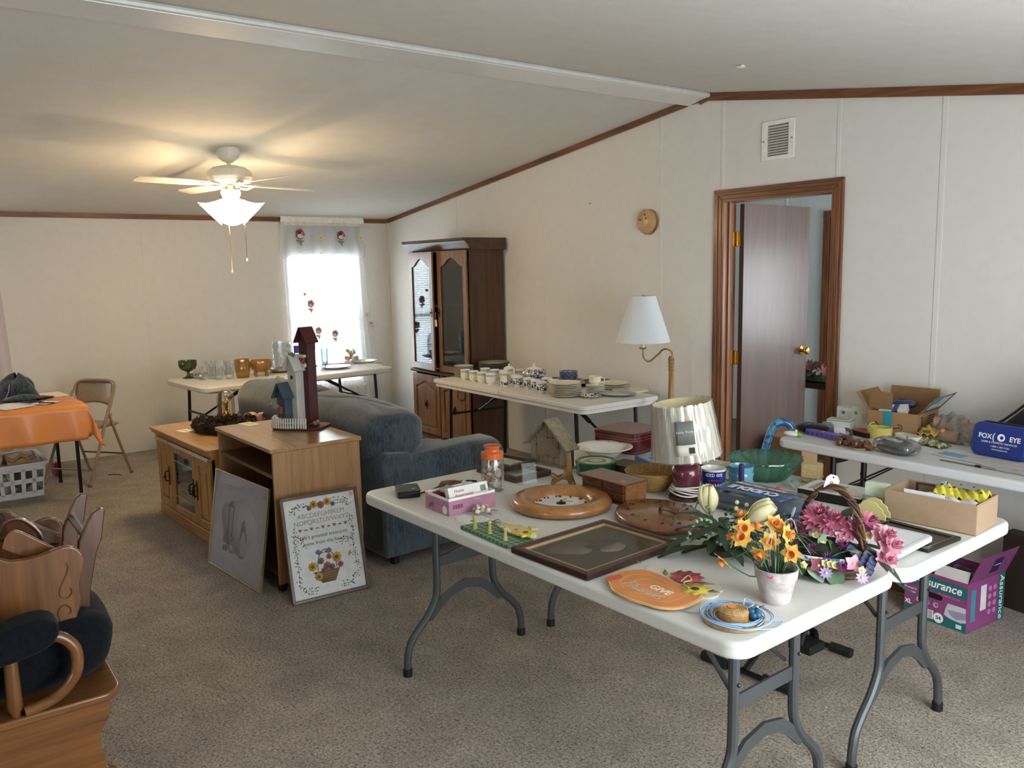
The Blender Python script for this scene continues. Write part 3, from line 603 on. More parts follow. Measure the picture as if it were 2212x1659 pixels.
obj('label_band', rbx, pm('#a8202c', .4), bx(-.04, .04, -.028, .028, .01, .12), bev=.008); obj('shoulder', rbx, clear('#ffffff', .2), lathe([(.03, .118), (.026, .14), (.012, .15), (.012, .16)], 14)); obj('pump', rbx, pm('#e8e8ea', .4), [lathe([(.014, .158), (.014, .172), (.004, .174), (.004, .195)], 12), bx(-.006, .03, -.006, .006, .193, .203)])

# ------------------------------------------------------------------ tan folding chair
fc = thing('folding_chair', 'tan metal folding chair beside the orange table', 'chair', (.70, -3.16, 0), 0)
FT = pm('#a08c70', .38, .25, coat=.2)
# seat faces the table: local axes from the feet seen in the photo
ux, uy = V((cos(R(128)), sin(R(128)), 0)), V((-sin(R(128)), cos(R(128)), 0))
fc.rotation_euler = (0, 0, R(309))
def tb(p, r=.0125, **k): return tube(smooth_path(p, 4), r, 8, **k)
for s in (-1, 1):
    y = s*.215
    obj('front_leg', fc, FT, tb([(.24, y, .012), (.14, y*.99, .22), (.03, y*.97, .45), (-.06, y*.96, .62), (-.12, y*.9, .705)]))
    obj('rear_leg', fc, FT, tb([(-.23, y*.95, .012), (-.14, y*.93, .25), (-.06, y*.92, .47), (-.035, y*.92, .54)], .011))
    obj('foot', fc, pm('#6e6250', .7), tr(lathe([(0, 0), (.015, 0), (.014, .02), (0, .02)], 8), (.242, y, 0)))
    obj('foot', fc, pm('#6e6250', .7), tr(lathe([(0, 0), (.014, 0), (.013, .02), (0, .02)], 8), (-.232, y*.95, 0)))
    obj('link', fc, FT, tube([(-.02, y*.94, .44), (-.07, y*.93, .53)], .005, 6))
obj('top_rail', fc, FT, tb([(-.12, -.19, .70), (-.145, -.18, .755), (-.155, -.13, .78), (-.16, 0, .785), (-.155, .13, .78), (-.145, .18, .755), (-.12, .19, .70)]))
obj('backrest', fc, FT, sheet(lambda u, v: (-.145+.05*(1-v)-.03*(1-(2*u-1)**2), (u-.5)*.36*(1-.14*max(0, v-.6)), .575+.195*v+.03*(1-(2*u-1)**2)*(1-v)), 14, 8), solid=.006, sharp=180)
obj('seat', fc, FT, prism(rrect(-.19, .21, -.19, .19, .06, 6), .425, .445), bev=.008)
obj('seat_pan', fc, FT, prism(rrect(-.17, .19, -.17, .17, .06, 6), .444, .449), bev=.003)
obj('stretcher', fc, pm('#5a4c3a', .5, .3), tube([(-.165, -.2, .18), (-.165, .2, .18)], .007, 6)); obj('stretcher', fc, FT, tube([(.19, -.212, .12), (.19, .212, .12)], .006, 6))
solo('twig', 'small brown twig lying on the carpet behind the folding chair', 'twig', pm('#6d4a2a', .9), tube(smooth_path([(-.05, 0, .004), (-.01, .012, .006), (.03, .006, .01), (.06, .014, .004)]), .004, 6), (.72, -2.99, 0), 40)

# ------------------------------------------------------------------ sofa
so = thing('sofa', 'blue grey upholstered sofa seen from behind in the room middle', 'sofa', (4.10, -2.26, 0), 3)
def sofafab(lo, hi):
    m, nt, b = base('upholstery'); v = tex(nt, (90, 90, 16)); f = noise(nt, v, 1, 4, .7, .4); v2 = tex(nt, (6, 6, 6)); f2 = noise(nt, v2, 1, 3)
    ad = nt.nodes.new('ShaderNodeMath'); ad.operation = 'MULTIPLY_ADD'; ad.inputs[1].default_value = .5; nt.links.new(f2, ad.inputs[0]); nt.links.new(f, ad.inputs[2])
    nt.links.new(ramp(nt, ad.outputs[0], [(.5, lin(lo)), (.8, lin(hi)), (1, lin(hi))]), b.inputs['Base Color'])
    b.inputs['Roughness'].default_value = .9; b.inputs['Sheen Weight'].default_value = .35; b.inputs['Sheen Roughness'].default_value = .5; b.inputs['Specular IOR Level'].default_value = .15
    bumpn(nt, b, f, .35, .003); return m
SF = sofafab('#1c2329', '#4c565f')
SL_ = 2.12
obj('base', so, SF, bx(-SL_+.03, -.03, .04, .80, .06, .36), bev=.02)
obj('back_frame', so, SF, prism([(.0, .06), (.20, .06), (.2, .62), (.03, .64), (.0, .58)], -SL_, -.01, 'x'), bev=.025, seg=3)
for x0 in (0, -SL_+.24):
    obj('arm', so, SF, prism([(.03, .06), (.86, .06), (.87, .5), (.85, .59), (.78, .625), (.6, .625), (.2, .60), (.03, .585)], x0-.24, x0, 'x'), bev=.07, seg=5)
    obj('arm_skirt', so, SF, bx(x0-.235, x0-.001 if x0 == 0 else x0-.005, .0, .85, .06, .40), bev=.012)
def cushion(x0, x1, y0, y1, z0, z1, seed, amp=.012):
    cx, cy, cz, hx, hy, hz = (x0+x1)/2, (y0+y1)/2, (z0+z1)/2, (x1-x0)/2, (y1-y0)/2, (z1-z0)/2
    def sg(c, e): return math.copysign(abs(c)**e, c)
    def fn(u, v):
        a, b = 2*PI*u, PI*(v-.5)
        x, y, z = sg(cos(b), .22)*sg(cos(a), .25), sg(cos(b), .6)*sg(sin(a), .6), sg(sin(b), .8)
        k = 1+amp*(sin(5*a+seed)+.7*sin(9*b+3*a+seed*2))*2
        return (cx+hx*x*min(1.03, k), cy+hy*y*k, cz+hz*z*k+.012*sin(x*6+seed))
    return sheet(fn, 40, 22)
for i, (a, b) in enumerate(((-1.14, -.05), (-2.09, -1.10))):
    obj('back_cushion', so, SF, cushion(a, b, -.03, .36, .55, .865+.01*i, 1.7*i+1, .007), sharp=180)
for i in range(3): obj('seat_cushion', so, SF, cushion(-1.87+.545*i, -1.33+.545*i, .22, .88, .34, .52, 2.3*i), sharp=180)
for x in (-.07, -SL_+.07):
    for y in (.09, .78): obj('foot', so, pm('#17120f', .5), tr(lathe([(0, 0), (.022, 0), (.03, .06), (0, .062)], 10), (x, y, 0)))

# ------------------------------------------------------------------ TV stand and cart
OAK1, OAK2 = '#8f602c', '#c4934f'
OX, OZ, OY = wood(OAK1, OAK2, 'x', .35), wood(OAK1, OAK2, 'z', .38), wood(OAK1, OAK2, 'y', .35)
tv = thing('tv_stand', 'honey oak media cabinet with a smoked glass door', 'cabinet', (2.62, -2.68, 0), 3.5)
L_, D_ = 1.05, .50
obj('plinth', tv, OX, bx(-L_/2+.005, L_/2-.005, -D_/2+.005, D_/2, 0, .08), bev=.008)
obj('carcass', tv, OZ, [bx(-L_/2+.02, -L_/2+.04, -D_/2+.04, D_/2, .08, .56), bx(L_/2-.04, L_/2-.02, -D_/2+.04, D_/2, .08, .56), bx(-L_/2+.04, L_/2-.04, D_/2-.012, D_/2, .08, .56), bx(-L_/2+.04, L_/2-.04, -D_/2+.05, D_/2-.012, .08, .1)])
obj('shelf', tv, OX, bx(-.22, .22, -D_/2+.06, D_/2-.02, .3, .315))
for x in (-.24, .24): obj('divider', tv, OZ, bx(x-.01, x+.01, -D_/2+.04, D_/2-.012, .1, .56))
obj('crown', tv, OX, prism([(-D_/2+.02, .545), (-D_/2+.008, .55), (-D_/2+.004, .567), (-D_/2-.012, .572), (-D_/2-.014, .585), (-D_/2-.02, .588), (-D_/2-.02, .598), (D_/2, .598), (D_/2, .545)], -L_/2-.005, L_/2+.005, 'x'), sharp=25)
obj('top', tv, OX, prism(rrect(-L_/2-.012, L_/2+.012, -D_/2-.026, D_/2, .008, 2), .594, .607), bev=.004)
def pull(par, x, z):
    o = obj('pull', par, pm('#2a2119', .35, .75), prism([(x+.008*cos(t)*(1+.5*cos(4*t)), z+.062*sin(t)) for t in [2*PI*i/28 for i in range(28)]], -D_/2-.001, -D_/2+.004, 'y'))
    obj('pull_bar', o, pm('#2a2119', .35, .75), [tube(smooth_path([(x, -D_/2, z-.035), (x, -D_/2-.022, z-.028), (x, -D_/2-.024, z), (x, -D_/2-.022, z+.028), (x, -D_/2, z+.035)]), .004, 6), tr(sph(0, 0, 0, .009, n=8, m=6), (x, -D_/2-.026, z))])
for nm, xa, xb, hx in (('door', -L_/2+.03, -.236, -.262), ('glass_door', -.228, .228, .203), ('door', .236, L_/2-.03, .262)):
    y0, y1 = -D_/2+.004, -D_/2+.024; w_ = .058 if nm == 'door' else .05
    dd = obj(nm, tv, OZ, frame4(xa, xb, .085, .53, w_, y0, y1, 'y'), bev=.006)
    if nm == 'door': obj('raised_panel', dd, OZ, [bx(xa+w_, xb-w_, y0+.008, y1-.002, .143, .472), bx(xa+w_+.02, xb-w_-.02, y0+.001, y1-.004, .165, .45)], bev=.006)
    else:
        obj('pane', dd, pm('#17191b', .06, var=0, coat=1), bx(xa+w_, xb-w_, y0+.010, y0+.013, .135, .48))
        for zz in (.19, .425): obj('etched_line', dd, pm('#cfd2d4', .3), bx(xa+w_, xb-w_, y0+.0085, y0+.0095, zz, zz+.003))
    obj('top_edge', dd, OX, prism([(y0-.012, .528), (y0-.004, .545), (y1, .548), (y1, .528)], xa, xb, 'x'), sharp=30)
    pull(dd, hx, .31)
sheetpaper('price_card', 'white price card on the honey oak media cabinet', (2.44, -2.84, .6072), 15, .10, .075, pm('#ece4d4', .8), None, .0012, 'card')
text(bpy.data.objects['price_card'], '$40', .035, (0, 0, .0013), (0, 0, R(10)), pm('#9b9488', .8))
ca = thing('tv_cart', 'light oak laminate cart with open shelf, birdhouse on its top', 'cart', (3.66, -2.625, 0), 1.3)
LX, LZ = wood('#96693c', '#b88a56', 'x', .28, .7, .5), wood('#8f6438', '#b08350', 'z', .42, 1.4, .2)
W2, E2, Z2 = .415, .25, .755
obj('top', ca, LX, bx(-W2, W2, -E2, E2, Z2-.022, Z2), bev=.004)
for s in (-1, 1): obj('side_panel', ca, LZ, bx(s*(W2-.012)-.009, s*(W2-.012)+.009, -E2+.012, E2-.012, .055, Z2-.022), bev=.002)
for z in (.595, .09): obj('shelf', ca, wood('#4d3420', '#6b4b2e', 'x', .4), bx(-W2+.02, W2-.02, -E2+.02, E2-.02, z, z+.02))  # shelves darker than the oak, painting in the shade inside the cart
obj('back_panel', ca, pm('#1d150f', .8), bx(-W2+.02, W2-.02, E2-.03, E2-.024, .09, Z2-.03))  # near-black colour stands in for the unlit depth of the cart
for sx in (-1, 1):
    for sy in (-1, 1):
        k = obj('caster', ca, BLACK, [tr(lathe([(0, -.011), (.024, -.011), (.026, 0), (.024, .011), (0, .011)], 14), (sx*(W2-.05), sy*(E2-.045), .026), (0, PI/2, .4)), bx(sx*(W2-.05)-.016, sx*(W2-.05)+.016, sy*(E2-.045)-.012, sy*(E2-.045)+.012, .04, .058)])
q = sheetpaper('price_card', 'cream price card on the light oak cart top', (3.30, -2.70, .7552), 10, .125, .075, pm('#e9dcb4', .8), None, .0012, 'card')
text(q, '$15', .04, (0, 0, .0013), (0, 0, R(8)), pm('#a8a08a', .8))
# ------------------------------------------------------------------ glider rocker with an upturned ottoman on its seat
GW, GWZ = wood('#5a3413', '#8a5826', 'y', .3, .6, .4), wood('#523010', '#805022', 'z', .3, .6, .4)
NAVY = fab('#05070b', '#0e141d', (90, 90, 90), .95, .4, .003, .04)
gl = thing('glider_chair', 'oak glider rocker with navy cushions at the near left edge', 'chair', (0, 0, 0))
basep = [(-4.60, .385), (-3.876, .388), (-3.872, .349), (-3.882, .318), (-3.903, .286), (-3.908, .261), (-3.907, .233), (-3.899, .196), (-3.898, .169), (-3.905, .12), (-3.93, .07), (-4.60, .07)]
for x in (5.415, 4.88): obj('base_panel', gl, GW, prism(basep, x, x+.026, 'x'), bev=.005)
obj('seat_board', gl, GW, prism(rrect(4.85, 5.475, -4.62, -3.84, .06, 6), .385, .411), bev=.008)
for x in (5.43, 4.895): obj('base_foot', gl, GWZ, prism([(-4.66, 0), (-3.87, 0), (-3.855, .03), (-3.87, .15), (-3.90, .17), (-3.95, .12), (-4.3, .08), (-4.66, .1)], x-.02, x+.02, 'x'), bev=.008)
def glc(u, v):
    a, b = 2*PI*u, PI*(v-.5); sg = lambda c, e: math.copysign(abs(c)**e, c)
    x, y, z = sg(cos(b), .5)*sg(cos(a), .5), sg(cos(b), .5)*sg(sin(a), .5), sg(sin(b), .8)
    return (5.15+.25*x, -4.13+.31*y*(1+.02*sin(4*z)), .505+.095*z*(1+.22*max(0, y))+.012*sin(7*x+3*y)+.02*max(0, y)*z)
obj('seat_cushion', gl, NAVY, sheet(glc, 40, 20), sharp=180)
pad = [(-3.992, .649), (-3.994, .665), (-4.006, .679), (-4.026, .688), (-4.052, .689), (-4.09, .686), (-4.129, .675), (-4.203, .654), (-4.42, .60), (-4.44, .56), (-4.40, .53), (-4.21, .573), (-4.137, .579), (-4.099, .584), (-4.06, .591), (-4.029, .6), (-4.006, .615), (-3.994, .634)]
for x in (5.46, 4.86):
    o = obj('armrest', gl, NAVY, prism(pad, x-.06, x+.055, 'x'), bev=.03, seg=4, label='navy padded armrest')
    obj('arm_hoop', gl, GW, tube([(x, y, z) for y, z, _ in smooth_path([(-4.06, .618, 0), (-4.03, .621, 0), (-4.006, .617, 0), (-3.986, .608, 0), (-3.966, .588, 0), (-3.953, .562, 0), (-3.951, .529, 0), (-3.956, .498, 0), (-3.97, .474, 0), (-3.994, .45, 0), (-4.027, .432, 0), (-4.06, .424, 0), (-4.091, .42, 0)], 4)], .0165, 12))
    obj('spindle', gl, GWZ, tr(lathe([(.0, .19), (.016, .19), (.018, .17), (.019, .06), (.0205, .03), (.013, .015), (.011, -.02), (0, -.02)], 14), (x-.01, -4.113, .405)))
    obj('back_post', gl, GWZ, tube([(x, -4.50, .41), (x, -4.62, 1.0)], .02, 8))
obj('back_cushion', gl, NAVY, cushion(4.92, 5.41, -4.68, -4.48, .5, 1.0, 2), sharp=180)
ot = thing('ottoman', 'oak ottoman turned upside down on the glider seat', 'ottoman', (0, 0, 0))
pan = [(-4.36, .845), (-4.28, .868), (-4.21, .866), (-4.154, .847), (-4.104, .829), (-4.078, .816), (-4.044, .813), (-4.004, .817), (-3.969, .825), (-3.952, .829), (-3.931, .829), (-3.912, .821), (-3.896, .801), (-3.891, .778), (-3.894, .756), (-3.902, .733), (-3.909, .71), (-3.91, .688), (-3.907, .662), (-3.911, .641), (-3.922, .617), (-3.927, .595), (-3.927, .572), (-3.926, .545), (-3.945, .51), (-3.983, .492), (-4.079, .521), (-4.204, .55), (-4.36, .58)]
pn = obj('side_panel', ot, GWZ, prism(pan, 5.305, 5.33, 'x'), bev=.006)
obj('side_panel', ot, GWZ, prism(pan, 4.93, 4.955, 'x'), bev=.006)
GRV = pm('#5a3414', .5)
for pts in ([(-3.94, .78), (-3.936, .768), (-3.941, .749), (-3.952, .727), (-3.962, .708), (-3.965, .691), (-3.96, .678), (-3.949, .673), (-3.938, .679), (-3.933, .691), (-3.936, .702)], [(-3.962, .575), (-3.968, .604), (-3.973, .629), (-3.97, .644), (-3.959, .653), (-3.948, .65), (-3.94, .638), (-3.941, .627), (-3.947, .623)]):
    obj('carved_scroll', pn, GRV, tube([(5.331, p[0], p[1]) for p in smooth_path([(a, b, 0) for a, b in pts], 3)], .0022, 6))
l1 = [(-3.813, .89), (-3.835, .894), (-3.853, .879), (-3.872, .84), (-3.89, .803), (-3.899, .77), (-3.916, .55), (-3.86, .55), (-3.858, .7), (-3.852, .76), (-3.839, .783), (-3.83, .799)]
l2 = [(-3.807, .896), (-3.821, .902), (-3.843, .892), (-3.859, .867), (-3.879, .824), (-3.889, .805), (-3.894, .767), (-3.916, .544), (-3.913, .529), (-3.906, .468), (-3.888, .476), (-3.873, .602), (-3.87, .636), (-3.841, .764), (-3.823, .803)]
LEGM = wood('#40220f', '#653c1b', 'z', .3, .6, .4)
obj('leg', ot, LEGM, prism(l1, 4.94, 4.962, 'x'), bev=.005); obj('leg', ot, LEGM, prism(l2, 5.205, 5.23, 'x'), bev=.005)
obj('dowel', ot, LEGM, tube([(4.95, -3.866, .815), (5.215, -3.866, .815)], .012, 10))
obj('glide_arm', ot, LEGM, prism([(-4.30, .93), (-4.12, .905), (-4.082, .892), (-4.055, .889), (-4.041, .884), (-4.036, .873), (-3.905, .775), (-3.912, .75), (-3.968, .755), (-4.09, .80), (-4.3, .86)], 4.99, 5.012, 'x'), bev=.005)
obj('bolt', ot, pm('#2b2f33', .5, .5), tr(lathe([(0, .006), (.012, .005), (.014, 0)], 12), (5.012, -4.075, .868), (0, PI/2, 0)))
obj('glide_arm', ot, GWZ, prism([(-4.095, .84), (-4.083, .872), (-4.074, .884), (-4.059, .893), (-4.039, .882), (-3.958, .815), (-3.975, .78), (-4.023, .79)], 5.26, 5.275, 'x'), bev=.005)
obj('bent_strap', ot, LEGM, tube(smooth_path([(5.2, -4.09, .86), (5.2, -4.075, .895), (5.2, -4.045, .903), (5.2, -4.02, .89), (5.2, -3.99, .85), (5.2, -3.98, .8)]), .009, 8, flat=.6))
obj('end_panel', ot, LEGM, prism([(-3.99, .70), (-3.971, .785), (-3.952, .796), (-3.928, .788), (-3.905, .772), (-3.893, .749), (-3.9, .70)], 4.86, 4.88, 'x'), bev=.005)
obj('rail', ot, LEGM, prism([(-3.975, .758), (-3.9, .746), (-3.905, .725), (-3.98, .742)], 4.95, 5.31, 'x'), bev=.004)

# ------------------------------------------------------------------ framed pictures leaning on the cart
def lean(name, label, loc, rz, tilt, W, H, fw, fm, art, cat='picture', mat_=None):
    t = thing(name, label, cat, loc, rot=(R(90-tilt), 0, R(rz)))    # local x along the bottom edge, local y up the frame
    for s in frame4(0, W, 0, H, fw, -.004, .012): obj('frame_bar', t, fm, s, bev=.002)
    obj('backing', t, pm('#6b5a44', .9), bx(.003, W-.003, .003, H-.003, -.006, -.003))
    a = obj('print', t, mat_, bx(fw*.7, W-fw*.7, fw*.7, H-fw*.7, -.002, .001)); art(a)
    if name == 'framed_print': obj('glazing', t, clear('#f2f2f6', .02, .03, .25, .02), bx(fw*.6, W-fw*.6, fw*.6, H-fw*.6, .006, .0075))
    return t
def flat(par, m, pts, z, name='motif', h=.0006): return obj(name, par, m, prism(pts, z, z+h), sharp=180)
def art1(a):
    P1, P2, P3 = pm('#d3ccd3', .9), pm('#a9a2ae', .9), pm('#bfb7c3', .9)
    flat(a, pm('#e3dee3', .95, var=.05, vs=6), [(.33+.21*cos(t)*(1+.12*sin(3*t)), .27+.15*sin(t)*(1+.1*cos(5*t))) for t in [2*PI*i/36 for i in range(36)]], .0011, 'wash')
    for p in ([(.2, .2), (.215, .2), (.215, .36), (.2, .36)], [(.255, .2), (.265, .2), (.265, .36), (.255, .36)], [(.18, .36), (.29, .36), (.24, .40)], [(.185, .18), (.28, .18), (.28, .2), (.185, .2)]): flat(a, P2, p, .0018, 'gazebo')
    for i in range(14):
        x, y, r = .16+.3*rnd.random(), .12+.1*rnd.random(), .015+.02*rnd.random(); flat(a, (P1, P3, P2)[i % 3], [(x+r*cos(t)*(1+.3*sin(5*t+i)), y+r*.8*sin(t)) for t in [2*PI*k/12 for k in range(12)]], .0018+.0002*i, 'bush')
    flat(a, P3, [(.36, .2), (.37, .30), (.40, .33), (.44, .25), (.45, .2), (.42, .24), (.40, .27)], .002, 'arch')
    for s in ([(.07, .07), (.6, .07), (.6, .071), (.07, .071)], [(.07, .47), (.6, .47), (.6, .471), (.07, .471)]): flat(a, P1, s, .0012, 'mat_line')
l = lean('framed_print', 'large pale garden print in thin gold frame leaning on the cart', (3.335, -2.99, 0), 6, 9, .655, .54, .008, pm('#dccb98', .25, .9), art1, mat_=pm('#f1eff0', .8))
obj('price_dot', l, GREEN_DOT, prism(circ(.615, .485, .009, 14), .008, .0085))
def art2(a):
    W, H = .407, .525; VIN, GRN = pm('#3c4248', .9), pm('#5d6f62', .9)
    YEL, RED, BLU = pm('#d9a93f', .9), pm('#b5656a', .9), pm('#6f7f9a', .9)
    def leaves(path, n, m=VIN):
        sh = []
        for i in range(n):
            t = i/n*(len(path)-1); k = int(t); p = V((*path[k], 0)).lerp(V((*path[min(k+1, len(path)-1)], 0)), t-k)
            for s in (-1, 1):
                an = rnd.random()*6.28; x, y = p.x+.011*s*cos(an), p.y+.011*sin(an); l_ = .009
                sh.append(prism([(x, y), (x+l_*cos(an+.5)*.6, y+l_*sin(an+.5)*.6), (x+l_*cos(an), y+l_*sin(an)), (x+l_*cos(an-.5)*.6, y+l_*sin(an-.5)*.6)], .0012, .0018))
        obj('leaf_vine', a, m, sh, kind='stuff'); 
        obj('vine_stem', a, VIN, tube([(x, y, .0014) for x, y, _ in smooth_path([(*q, 0) for q in path], 4)], .0008, 4))
    leaves([(.05, .10), (.055, .2), (.05, .3), (.06, .36)], 22); leaves([(.36, .12), (.352, .22), (.36, .33), (.35, .38)], 22)
    leaves([(.05, .44), (.08, .465), (.13, .47)], 15); leaves([(.27, .475), (.33, .47), (.36, .44)], 15); leaves([(.05, .09), (.09, .05), (.14, .045)], 14); leaves([(.27, .05), (.32, .05), (.36, .09)], 14)
    leaves([(.06, .33), (.11, .27)], 8); leaves([(.28, .26), (.35, .28)], 8)
    def flower(x, y, r, m, c): 
        o = flat(a, m, [(x+r*(1+.13*cos(8*t))*cos(t), y+r*(1+.13*cos(8*t))*sin(t)) for t in [2*PI*k/32 for k in range(32)]], .002, 'blossom', .001); flat(a, c, circ(x, y, r*.45, 12), .0031, 'blossom_centre')
    BR = pm('#8a6238', .9)
    for x, y, r, m in ((.17, .47, .019, YEL), (.243, .475, .019, YEL), (.207, .463, .018, RED), (.145, .455, .012, BLU), (.27, .458, .012, BLU)): flower(x, y, r, m, BR)
    text(a, 'ABCDEFGHIJKLM', .033, (W/2, .418, .0012), (0, 0, 0), pm('#a39a72', .9)); text(a, 'NOPQRSTUVWXYZ', .033, (W/2, .385, .0012), (0, 0, 0), pm('#8b93a6', .9))
    for i in range(5): x = .085+.06*i; flat(a, RED, [(x, .342), (x+.009, .354), (x+.007, .36), (x, .356), (x-.007, .36), (x-.009, .354)], .0014, 'heart')
    for i in range(4): x = .115+.06*i; flat(a, GRN, [(x-.012, .35), (x, .354), (x+.012, .35), (x, .347)], .0014, 'sprig')
    text(a, "Life's greatest treasures", .026, (W/2, .312, .0012), (0, 0, 0), pm('#43486a', .9), shear=.12); text(a, 'come from the heart.', .026, (W/2, .279, .0012), (0, 0, 0), pm('#43486a', .9), shear=.12)
    bk = flat(a, pm('#94714d', .9), [(.165, .075), (.235, .075), (.265, .135), (.125, .135)], .0014, 'basket')
    for i in range(5): flat(bk, pm('#6d4f33', .9), [(.165-.008*i, .078+.012*i), (.235+.006*i, .078+.012*i), (.235+.006*i, .08+.012*i), (.165-.008*i, .08+.012*i)], .0021, 'weave')
    obj('basket_handle', a, pm('#94714d', .9), tube([(.2+.05*cos(t), .14+.1*sin(t), .0016) for t in [PI*k/12 for k in range(13)]], .0025, 5))
    for x, y, r, m in ((.125, .165, .022, YEL), (.255, .19, .024, YEL), (.15, .11, .02, YEL), (.2, .155, .02, RED), (.225, .145, .016, BLU), (.17, .185, .016, BLU), (.27, .15, .015, RED), (.18, .135, .015, BLU), (.215, .2, .014, RED)): flower(x, y, r, m, BR)
    for s in (-1, 1): flat(a, BLU, [(.19, .225), (.19+s*.03, .245), (.19+s*.045, .23), (.19+s*.028, .215)], .003, 'bow_loop')
    flat(a, pm('#c8a25e', .9), [(.32, .20), (.335, .212), (.33, .198), (.345, .195), (.327, .188), (.322, .178), (.318, .19)], .0014, 'butterfly')
l = lean('framed_sampler', 'cross-stitch sampler in brown frame with flower basket, leaning on the cart side', (4.24, -2.856, .0), 87.5, 13.3, .407, .525, .016, wood('#3a1f12', '#5a3520', 'x', .4), art2, mat_=pm('#e2e4e2', .85, bump=.2, bs=900, bd=.0004))
obj('price_dot', l, ORANGE_DOT, prism(circ(.375, .49, .009, 14), .008, .0085))

# ------------------------------------------------------------------ on the media cabinet: glass dome, pine cone wreath
zt = .6075
gd = thing('glass_dome', 'small clear glass dome with gold figurine on the media cabinet', 'dome', (2.22, -2.50, zt))
obj('base', gd, BRASS, lathe([(0, 0), (.068, 0), (.066, .012), (.055, .018), (0, .02)], 24))
fg = obj('figurine', gd, GOLD, tube([(0, 0, .018), (0, 0, .05), (.003, 0, .085), (-.002, 0, .115), (.004, 0, .135), (0, 0, .15), (0, 0, .162)], [.026, .016, .013, .018, .016, .008, .003], 12), sharp=180)
obj('figurine_head', fg, GOLD, sph(.004, 0, .17, .013)); obj('figurine_arm', fg, GOLD, [tube(smooth_path([(0, -.014, .13), (.01, -.028, .10), (.02, -.014, .08)]), .006, 6), tube(smooth_path([(0, .014, .13), (.012, .026, .14), (.026, .018, .15)]), .006, 6)])
obj('flower_spray', fg, GOLD, [sph(.02*cos(i*1.7), .024*sin(i*1.7), .03+.008*i, .009, n=8, m=6) for i in range(7)], kind='stuff')
obj('dome', gd, clear('#fbfdfd', .02, .01, 1, .07), lathe([(.06, .015), (.06, .15), (.055, .178), (.042, .2), (.022, .213), (0, .217)], 28), sharp=180)
wr = thing('pine_cone_wreath', 'brown pine cone wreath with gingham bow on the media cabinet', 'wreath', (2.60, -2.63, zt))
PC1 = pm('#3a271c', .8, var=.25, vs=60)
obj('ring', wr, pm('#2a1b13', .9), tr(tube([(.21*cos(t), .15*sin(t), .02) for t in [2*PI*i/30 for i in range(30)]], .022, 6, True), (0, 0, 0), (0, 0, R(20))))
def cone(n=22):
    sh = [sph(0, 0, 0, .012, .012, .026, 6, 5)]
    for i in range(n):
        t = i/n; z = -.024+.048*t; r = .02*sin(PI*(.15+.8*t))+.004; a = i*2.4
        sh.append(tr(prism([(0, -.004), (.011, -.006), (.016, 0), (.011, .006), (0, .004)], -.001, .001), (r*.45*cos(a), r*.45*sin(a), z), (0, -.5, a)))
    return sh
cm = mesh_of(cone()); cm.materials.append(PC1)
for i in range(46):
    t = 2*PI*i/46+.1*rnd.random(); k = 1+(.16*(rnd.random()-.5)); o = link(bpy.data.objects.new('pine_cone', cm), wr)
    x, y = .21*k*cos(t), .15*k*sin(t); o.location = (x*cos(R(20))-y*sin(R(20)), x*sin(R(20))+y*cos(R(20)), .035+.025*rnd.random()); o.rotation_euler = (rnd.random()*6, rnd.random()*6, rnd.random()*6); o.scale = (1.0+.35*rnd.random(),)*3
def gingham():
    m, nt, b = base('gingham'); v = tex(nt, (140, 140, 140)); ck = nt.nodes.new('ShaderNodeTexChecker'); ck.inputs['Scale'].default_value = 1
    ck.inputs[1].default_value = (*lin('#c77b68'), 1); ck.inputs[2].default_value = (*lin('#e3c2b0'), 1); nt.links.new(v, ck.inputs[0]); nt.links.new(ck.outputs[0], b.inputs['Base Color']); b.inputs['Roughness'].default_value = .9; return m
GH = gingham(); bo = obj('bow', wr, GH, [sheet(lambda u, v, s=s: (.02+s*.07*sin(PI*u)*1.0, .2+.02*s+.035*(v-.5)+.02*cos(PI*u*2), .07+.03*sin(2*PI*u)*(1 if s > 0 else .8)), 12, 3) for s in (-1, 1)], solid=.001, sharp=180)
obj('bow_tail', bo, GH, [sheet(lambda u, v, s=s: (.04+s*.05*u+.03*u, .21+.03*(v-.5)-.02*u, .075-.055*u+.012*sin(9*u)), 10, 2) for s in (-1, 1, 2)], solid=.001, sharp=180); obj('bow_knot', bo, GH, sph(.02, .2, .075, .016))

# ------------------------------------------------------------------ birdhouse on the cart
zt = .7555
bh = thing('birdhouse_ornament', 'three tier painted birdhouse ornament with white picket fence on the cart', 'birdhouse', (3.60, -2.52, zt), 40)
BHR, BHW, BHG = pm('#4a1519', .6, var=.12), pm('#c5c4bb', .65, var=.06), pm('#3c4f57', .6, var=.1)
obj('base', bh, BHR, prism(rrect(-.13, .16, -.10, .11, .05, 5), 0, .012), bev=.003)
def house(x, y, w_, d_, h, wm, rm, roofh, ov, hole):
    o = obj('house', bh, wm, prism([(-w_/2, 0), (w_/2, 0), (w_/2, h), (0, h+roofh), (-w_/2, h)], -d_/2, d_/2, 'y'), loc=(x, y, .012), rot=(0, 0, R(-22)))
    sl = math.atan2(roofh, w_/2); ll = math.hypot(roofh, w_/2)+ov
    for s in (-1, 1): obj('roof_board', o, rm, tr(bx(-.003, ll, -d_/2-ov*.8, d_/2+ov*.4, 0, .009), (0, 0, h+roofh), (0, sl if s > 0 else PI-sl, 0)) if s > 0 else tr(bx(-.003, ll, -d_/2-ov*.8, d_/2+ov*.4, -.009, 0), (0, 0, h+roofh), (0, PI-sl, 0)))
    obj('entry_hole', o, BLACK, tr(lathe([(0, .001), (.012, .001), (.012, 0)], 14), (0, -d_/2, h*hole), (R(90), 0, 0))); return o
h1 = house(.055, .035, .068, .06, .485, BHR, BHR, .06, .026, .84)
